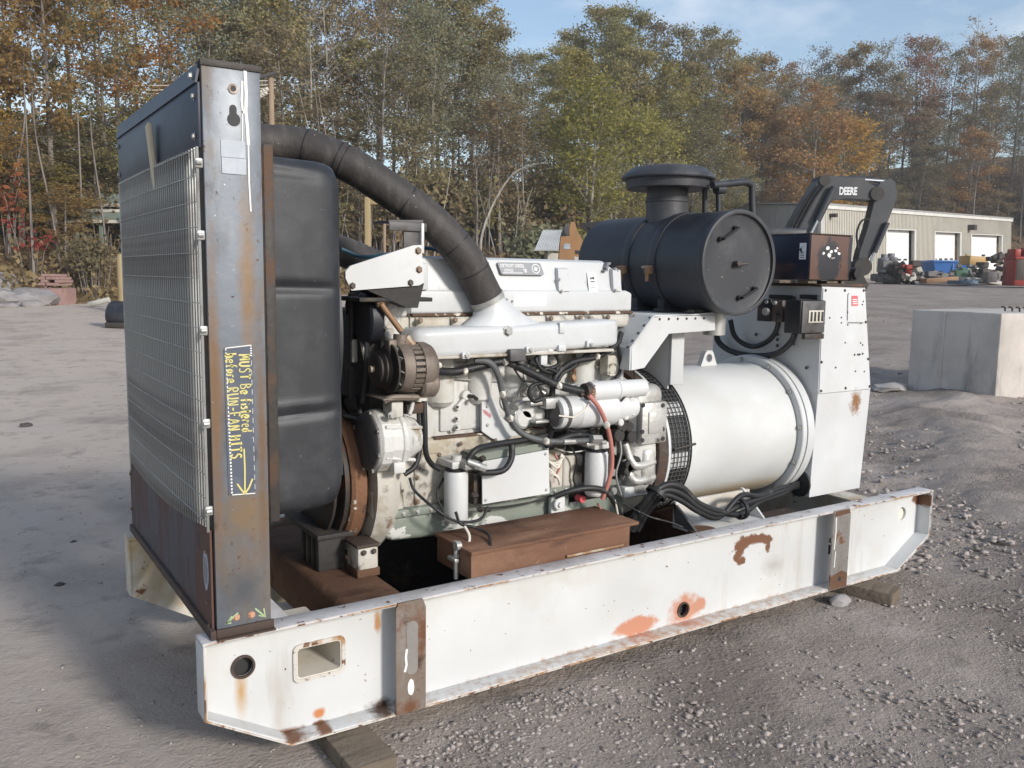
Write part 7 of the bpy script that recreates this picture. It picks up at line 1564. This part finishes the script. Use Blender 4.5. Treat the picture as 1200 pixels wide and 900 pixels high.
# -------- brush: bushes, saplings, undergrowth
def bush_mesh(seed, h, n, leaves, lsz, spread, lm_tip=None):
    rg = random.Random(seed); nr = np.random.RandomState(seed); q = MB(); tips = []
    for i in range(n):
        a = rg.random() * 6.28; r = rg.random() * spread; b = Vector((math.cos(a) * r * .4, math.sin(a) * r * .4, 0)); e = Vector((math.cos(a) * r, math.sin(a) * r, h * rg.uniform(.55, 1.05))); m_ = (b + e) / 2 + Vector((rg.uniform(-.1, .1), rg.uniform(-.1, .1), h * .12))
        q.tube([b, m_, e], lambda t: .022 * (1 - .7 * t), 4, 2); tips.append((*m_, *e))
    bmesh.ops.recalc_face_normals(q.bm, faces=q.bm.faces[:]); tm = bpy.data.meshes.new('stems'); q.bm.to_mesh(tm); q.bm.free()
    T = np.array(tips); pick = nr.randint(0, len(T), leaves); u = nr.rand(leaves, 1) if lm_tip is None else .75 + .3 * nr.rand(leaves, 1); C = T[pick, :3] * (1 - u) + T[pick, 3:] * u + nr.normal(0, .2, (leaves, 3))
    A = nr.normal(0, 1, (leaves, 3)); A /= np.linalg.norm(A, axis=1, keepdims=True); B = np.cross(A, nr.normal(0, 1, (leaves, 3))); B /= np.linalg.norm(B, axis=1, keepdims=True); s = lsz * (.5 + nr.rand(leaves, 1)); A *= s; B *= s * .55
    return tm, np_mesh('leaves', np.stack([C - A, C + B, C + A, C - B], 1).reshape(-1, 3), np.arange(leaves * 4).reshape(-1, 4))
BP = {}
for k, (sd_, h, n, lv, ls, sp, lm, tmn) in {'dull': (31, 2.6, 26, 1500, .085, 1.3, 'leaf_dull', 'bark_grey'), 'olive': (32, 2.8, 22, 2200, .09, 1.4, 'leaf_olive', 'bark_grey'), 'brown': (33, 2.2, 26, 1200, .085, 1.3, 'leaf_brown', 'bark_grey'), 'red': (34, 2.6, 7, 120, .11, .8, 'leaf_red', 'bark_grey'), 'green': (35, 2.4, 18, 2000, .10, 1.3, 'leaf_greygreen', 'bark_grey')}.items():
    a, b = bush_mesh(sd_, h, n, lv, ls, sp, 1 if k == 'red' else None); a.materials.append(MAT[tmn]); b.materials.append(MAT[lm]); BP[k] = (a, b, h)
BL = {'dull': 'dull twiggy bush low', 'olive': 'olive green bush low', 'brown': 'brown leafed bush low', 'green': 'grey green bush low'}
def bush(k, px, d, h, label=None):
    a, b, ph = BP[k]; x, y = polar(px, d); t = thing('bush', label or (BL[k] + ' ' + land(px)), 'bush', (x, y, hill_z(x, y) - .05), rnd.random() * 6.28, None if label else (BL[k] + ' ' + land(px)).replace('bush', 'bushes')); s = h / ph; t.scale = (s * rnd.uniform(.9, 1.3), s * rnd.uniform(.9, 1.3), s)
    for nm, me in (('stems', a), ('leaves', b)): o = bpy.data.objects.new(nm, me); COL.objects.link(o); o.parent = t
px = -70
while px < 1275:
    k = rnd.choices(['dull', 'olive', 'brown', 'green'], [4, 2 if px > 480 else 1, 3, 1 if px > 560 else .4])[0]
    bush(k, px, d0_px(px) + rnd.uniform(2.2, 9) + (3 if px < 210 else 0), rnd.uniform(1.6, 3.4) * (1.25 if 210 < px < 700 else 1 if px > 210 else .75)); px += rnd.uniform(11, 24) * (.7 if 210 < px < 700 else 1)
bush('red', 12, 34.5, 2.8, 'bright red sumac bush at the left edge below the cable'); bush('red', 38, 33, 1.9, 'smaller red leafed sumac between the left edge and the rail'); 
bush('green', 636, 42, 3.0, 'green shrub left of the white shed roof'); bush('dull', 110, 32.6, 2.2, 'tangled brown bush in front of the bridge rail')
# pale leaning saplings
def sapling(pts, d, r, label, mt='bark_pale', group=None):
    P = [at(x, y, D=d + o) for x, y, o in pts]; o = MB().tube(P, lambda t: r * (1 - .6 * t), 6, 5).build('sapling', mt); tag(o, label, 'sapling', group)
sapling([(562, 300, 0), (566, 270, 0), (580, 235, 0), (600, 205, -.3), (622, 194, -.6), (642, 191, -1)], 41, .07, 'pale bare sapling bent over in an arch')
for i in range(26):
    px = rnd.uniform(380, 720); dd = d0_px(px) + rnd.uniform(.5, 4); x, y = polar(px, dd); b = Vector((x, y, hill_z(x, y) - .2)); l = rnd.uniform(-1, 1); h_ = rnd.uniform(4, 9)
    P = [b, b + Vector((l * .4, 0, h_ * .35)), b + Vector((l * 1.0, 0, h_ * .7)), b + Vector((l * 1.3 + rnd.uniform(-.5, .5), 0, h_))]
    o = MB().tube(P, lambda t: .045 * (1 - .75 * t), 5, 4).build('sapling', rnd.choice(['bark_pale', 'bark_pale', 'bark_grey'])); tag(o, 'bare sapling ' + land(px), 'sapling', 'thin saplings low ' + land(px))
for px in (8, 40, 72, 100, 128, 226, 250):
    dd = d0_px(px) + rnd.uniform(1, 4); x, y = polar(px, dd); b = Vector((x, y, hill_z(x, y) - .2)); l = rnd.uniform(-1, 1)
    o = MB().tube([b, b + Vector((l * .3, .1, 2)), b + Vector((l * .9, 0, 4.4)), b + Vector((l, 0, 6))], lambda t: .06 * (1 - .75 * t), 5, 4).build('sapling', 'bark_grey'); tag(o, 'grey bare stem on the leafy bank ' + land(px), 'sapling', 'grey stems on the leafy bank ' + land(px))
# litter and low tangle that nobody could count
nr = np.random.RandomState(3); N = 42000; C = np.zeros((N, 3)); 
tt = nr.uniform(-1.35, 1.35, N); dd = nr.rand(N) ** 1.6 * 22
for i in range(N):
    az = R(56.78 - 30.4 * tt[i]); d = lerp_t(tt[i], HD0) - .6 + dd[i]; x, y = CAM.x + math.cos(az) * d, CAM.y + math.sin(az) * d
    C[i] = (x, y, hill_z(x, y) + .05 + nr.rand() ** 3 * .9)
A = nr.normal(0, 1, (N, 3)); A /= np.linalg.norm(A, axis=1, keepdims=True); B = np.cross(A, nr.normal(0, 1, (N, 3))); B /= np.linalg.norm(B, axis=1, keepdims=True); s = .10 * (.5 + nr.rand(N, 1)); A *= s; B *= s * .6
link('undergrowth', np_mesh('undergrowth', np.stack([C - A, C + B, C + A, C - B], 1).reshape(-1, 3), np.arange(N * 4).reshape(-1, 4)), 'leaf_brown', None, smooth=0, kind='stuff')
# look-alikes that stand together: tell them apart by their order from the left
_same = {}
for o in SC.objects:
    if o.parent is None and o.get('category') in ('tree', 'bush', 'sapling'): _same.setdefault(o['label'], []).append(o)
for lb, os_ in _same.items():
    n = len(os_)
    if n < 2: continue
    def _px(o):
        p = o.location if o.type == 'EMPTY' else o.data.vertices[0].co
        d = p - CAM; return d.dot(RT) / d.dot(FW)
    os_.sort(key=_px)
    W_ = {2: ['left of two', 'right of two'], 3: ['left of three', 'middle of three', 'right of three'], 4: ['leftmost of four', 'second of four', 'third of four', 'rightmost of four']}.get(n) or ['%s from the left' % w for w in 'first second third fourth fifth sixth seventh eighth ninth tenth eleventh twelfth'.split()]
    for o, w in zip(os_, W_):
        if len((lb + ', ' + w).split()) <= 16: o['label'] = lb + ', ' + w
# ================================================================== AIR
hz = MB().box((-900, -900, -1.7), (900, 900, 50)).build('haze', None, smooth=0, kind='stuff')
q = NT('haze'); q.t.nodes.remove(q.b); pv = q.n('VolumePrincipled', {'Color': (.88, .89, .91), 'Density': .0012, 'Anisotropy': .2}); q.t.links.new(pv.outputs[0], q.t.nodes['Material Output'].inputs['Volume'])
hz.data.materials.append(q.m)
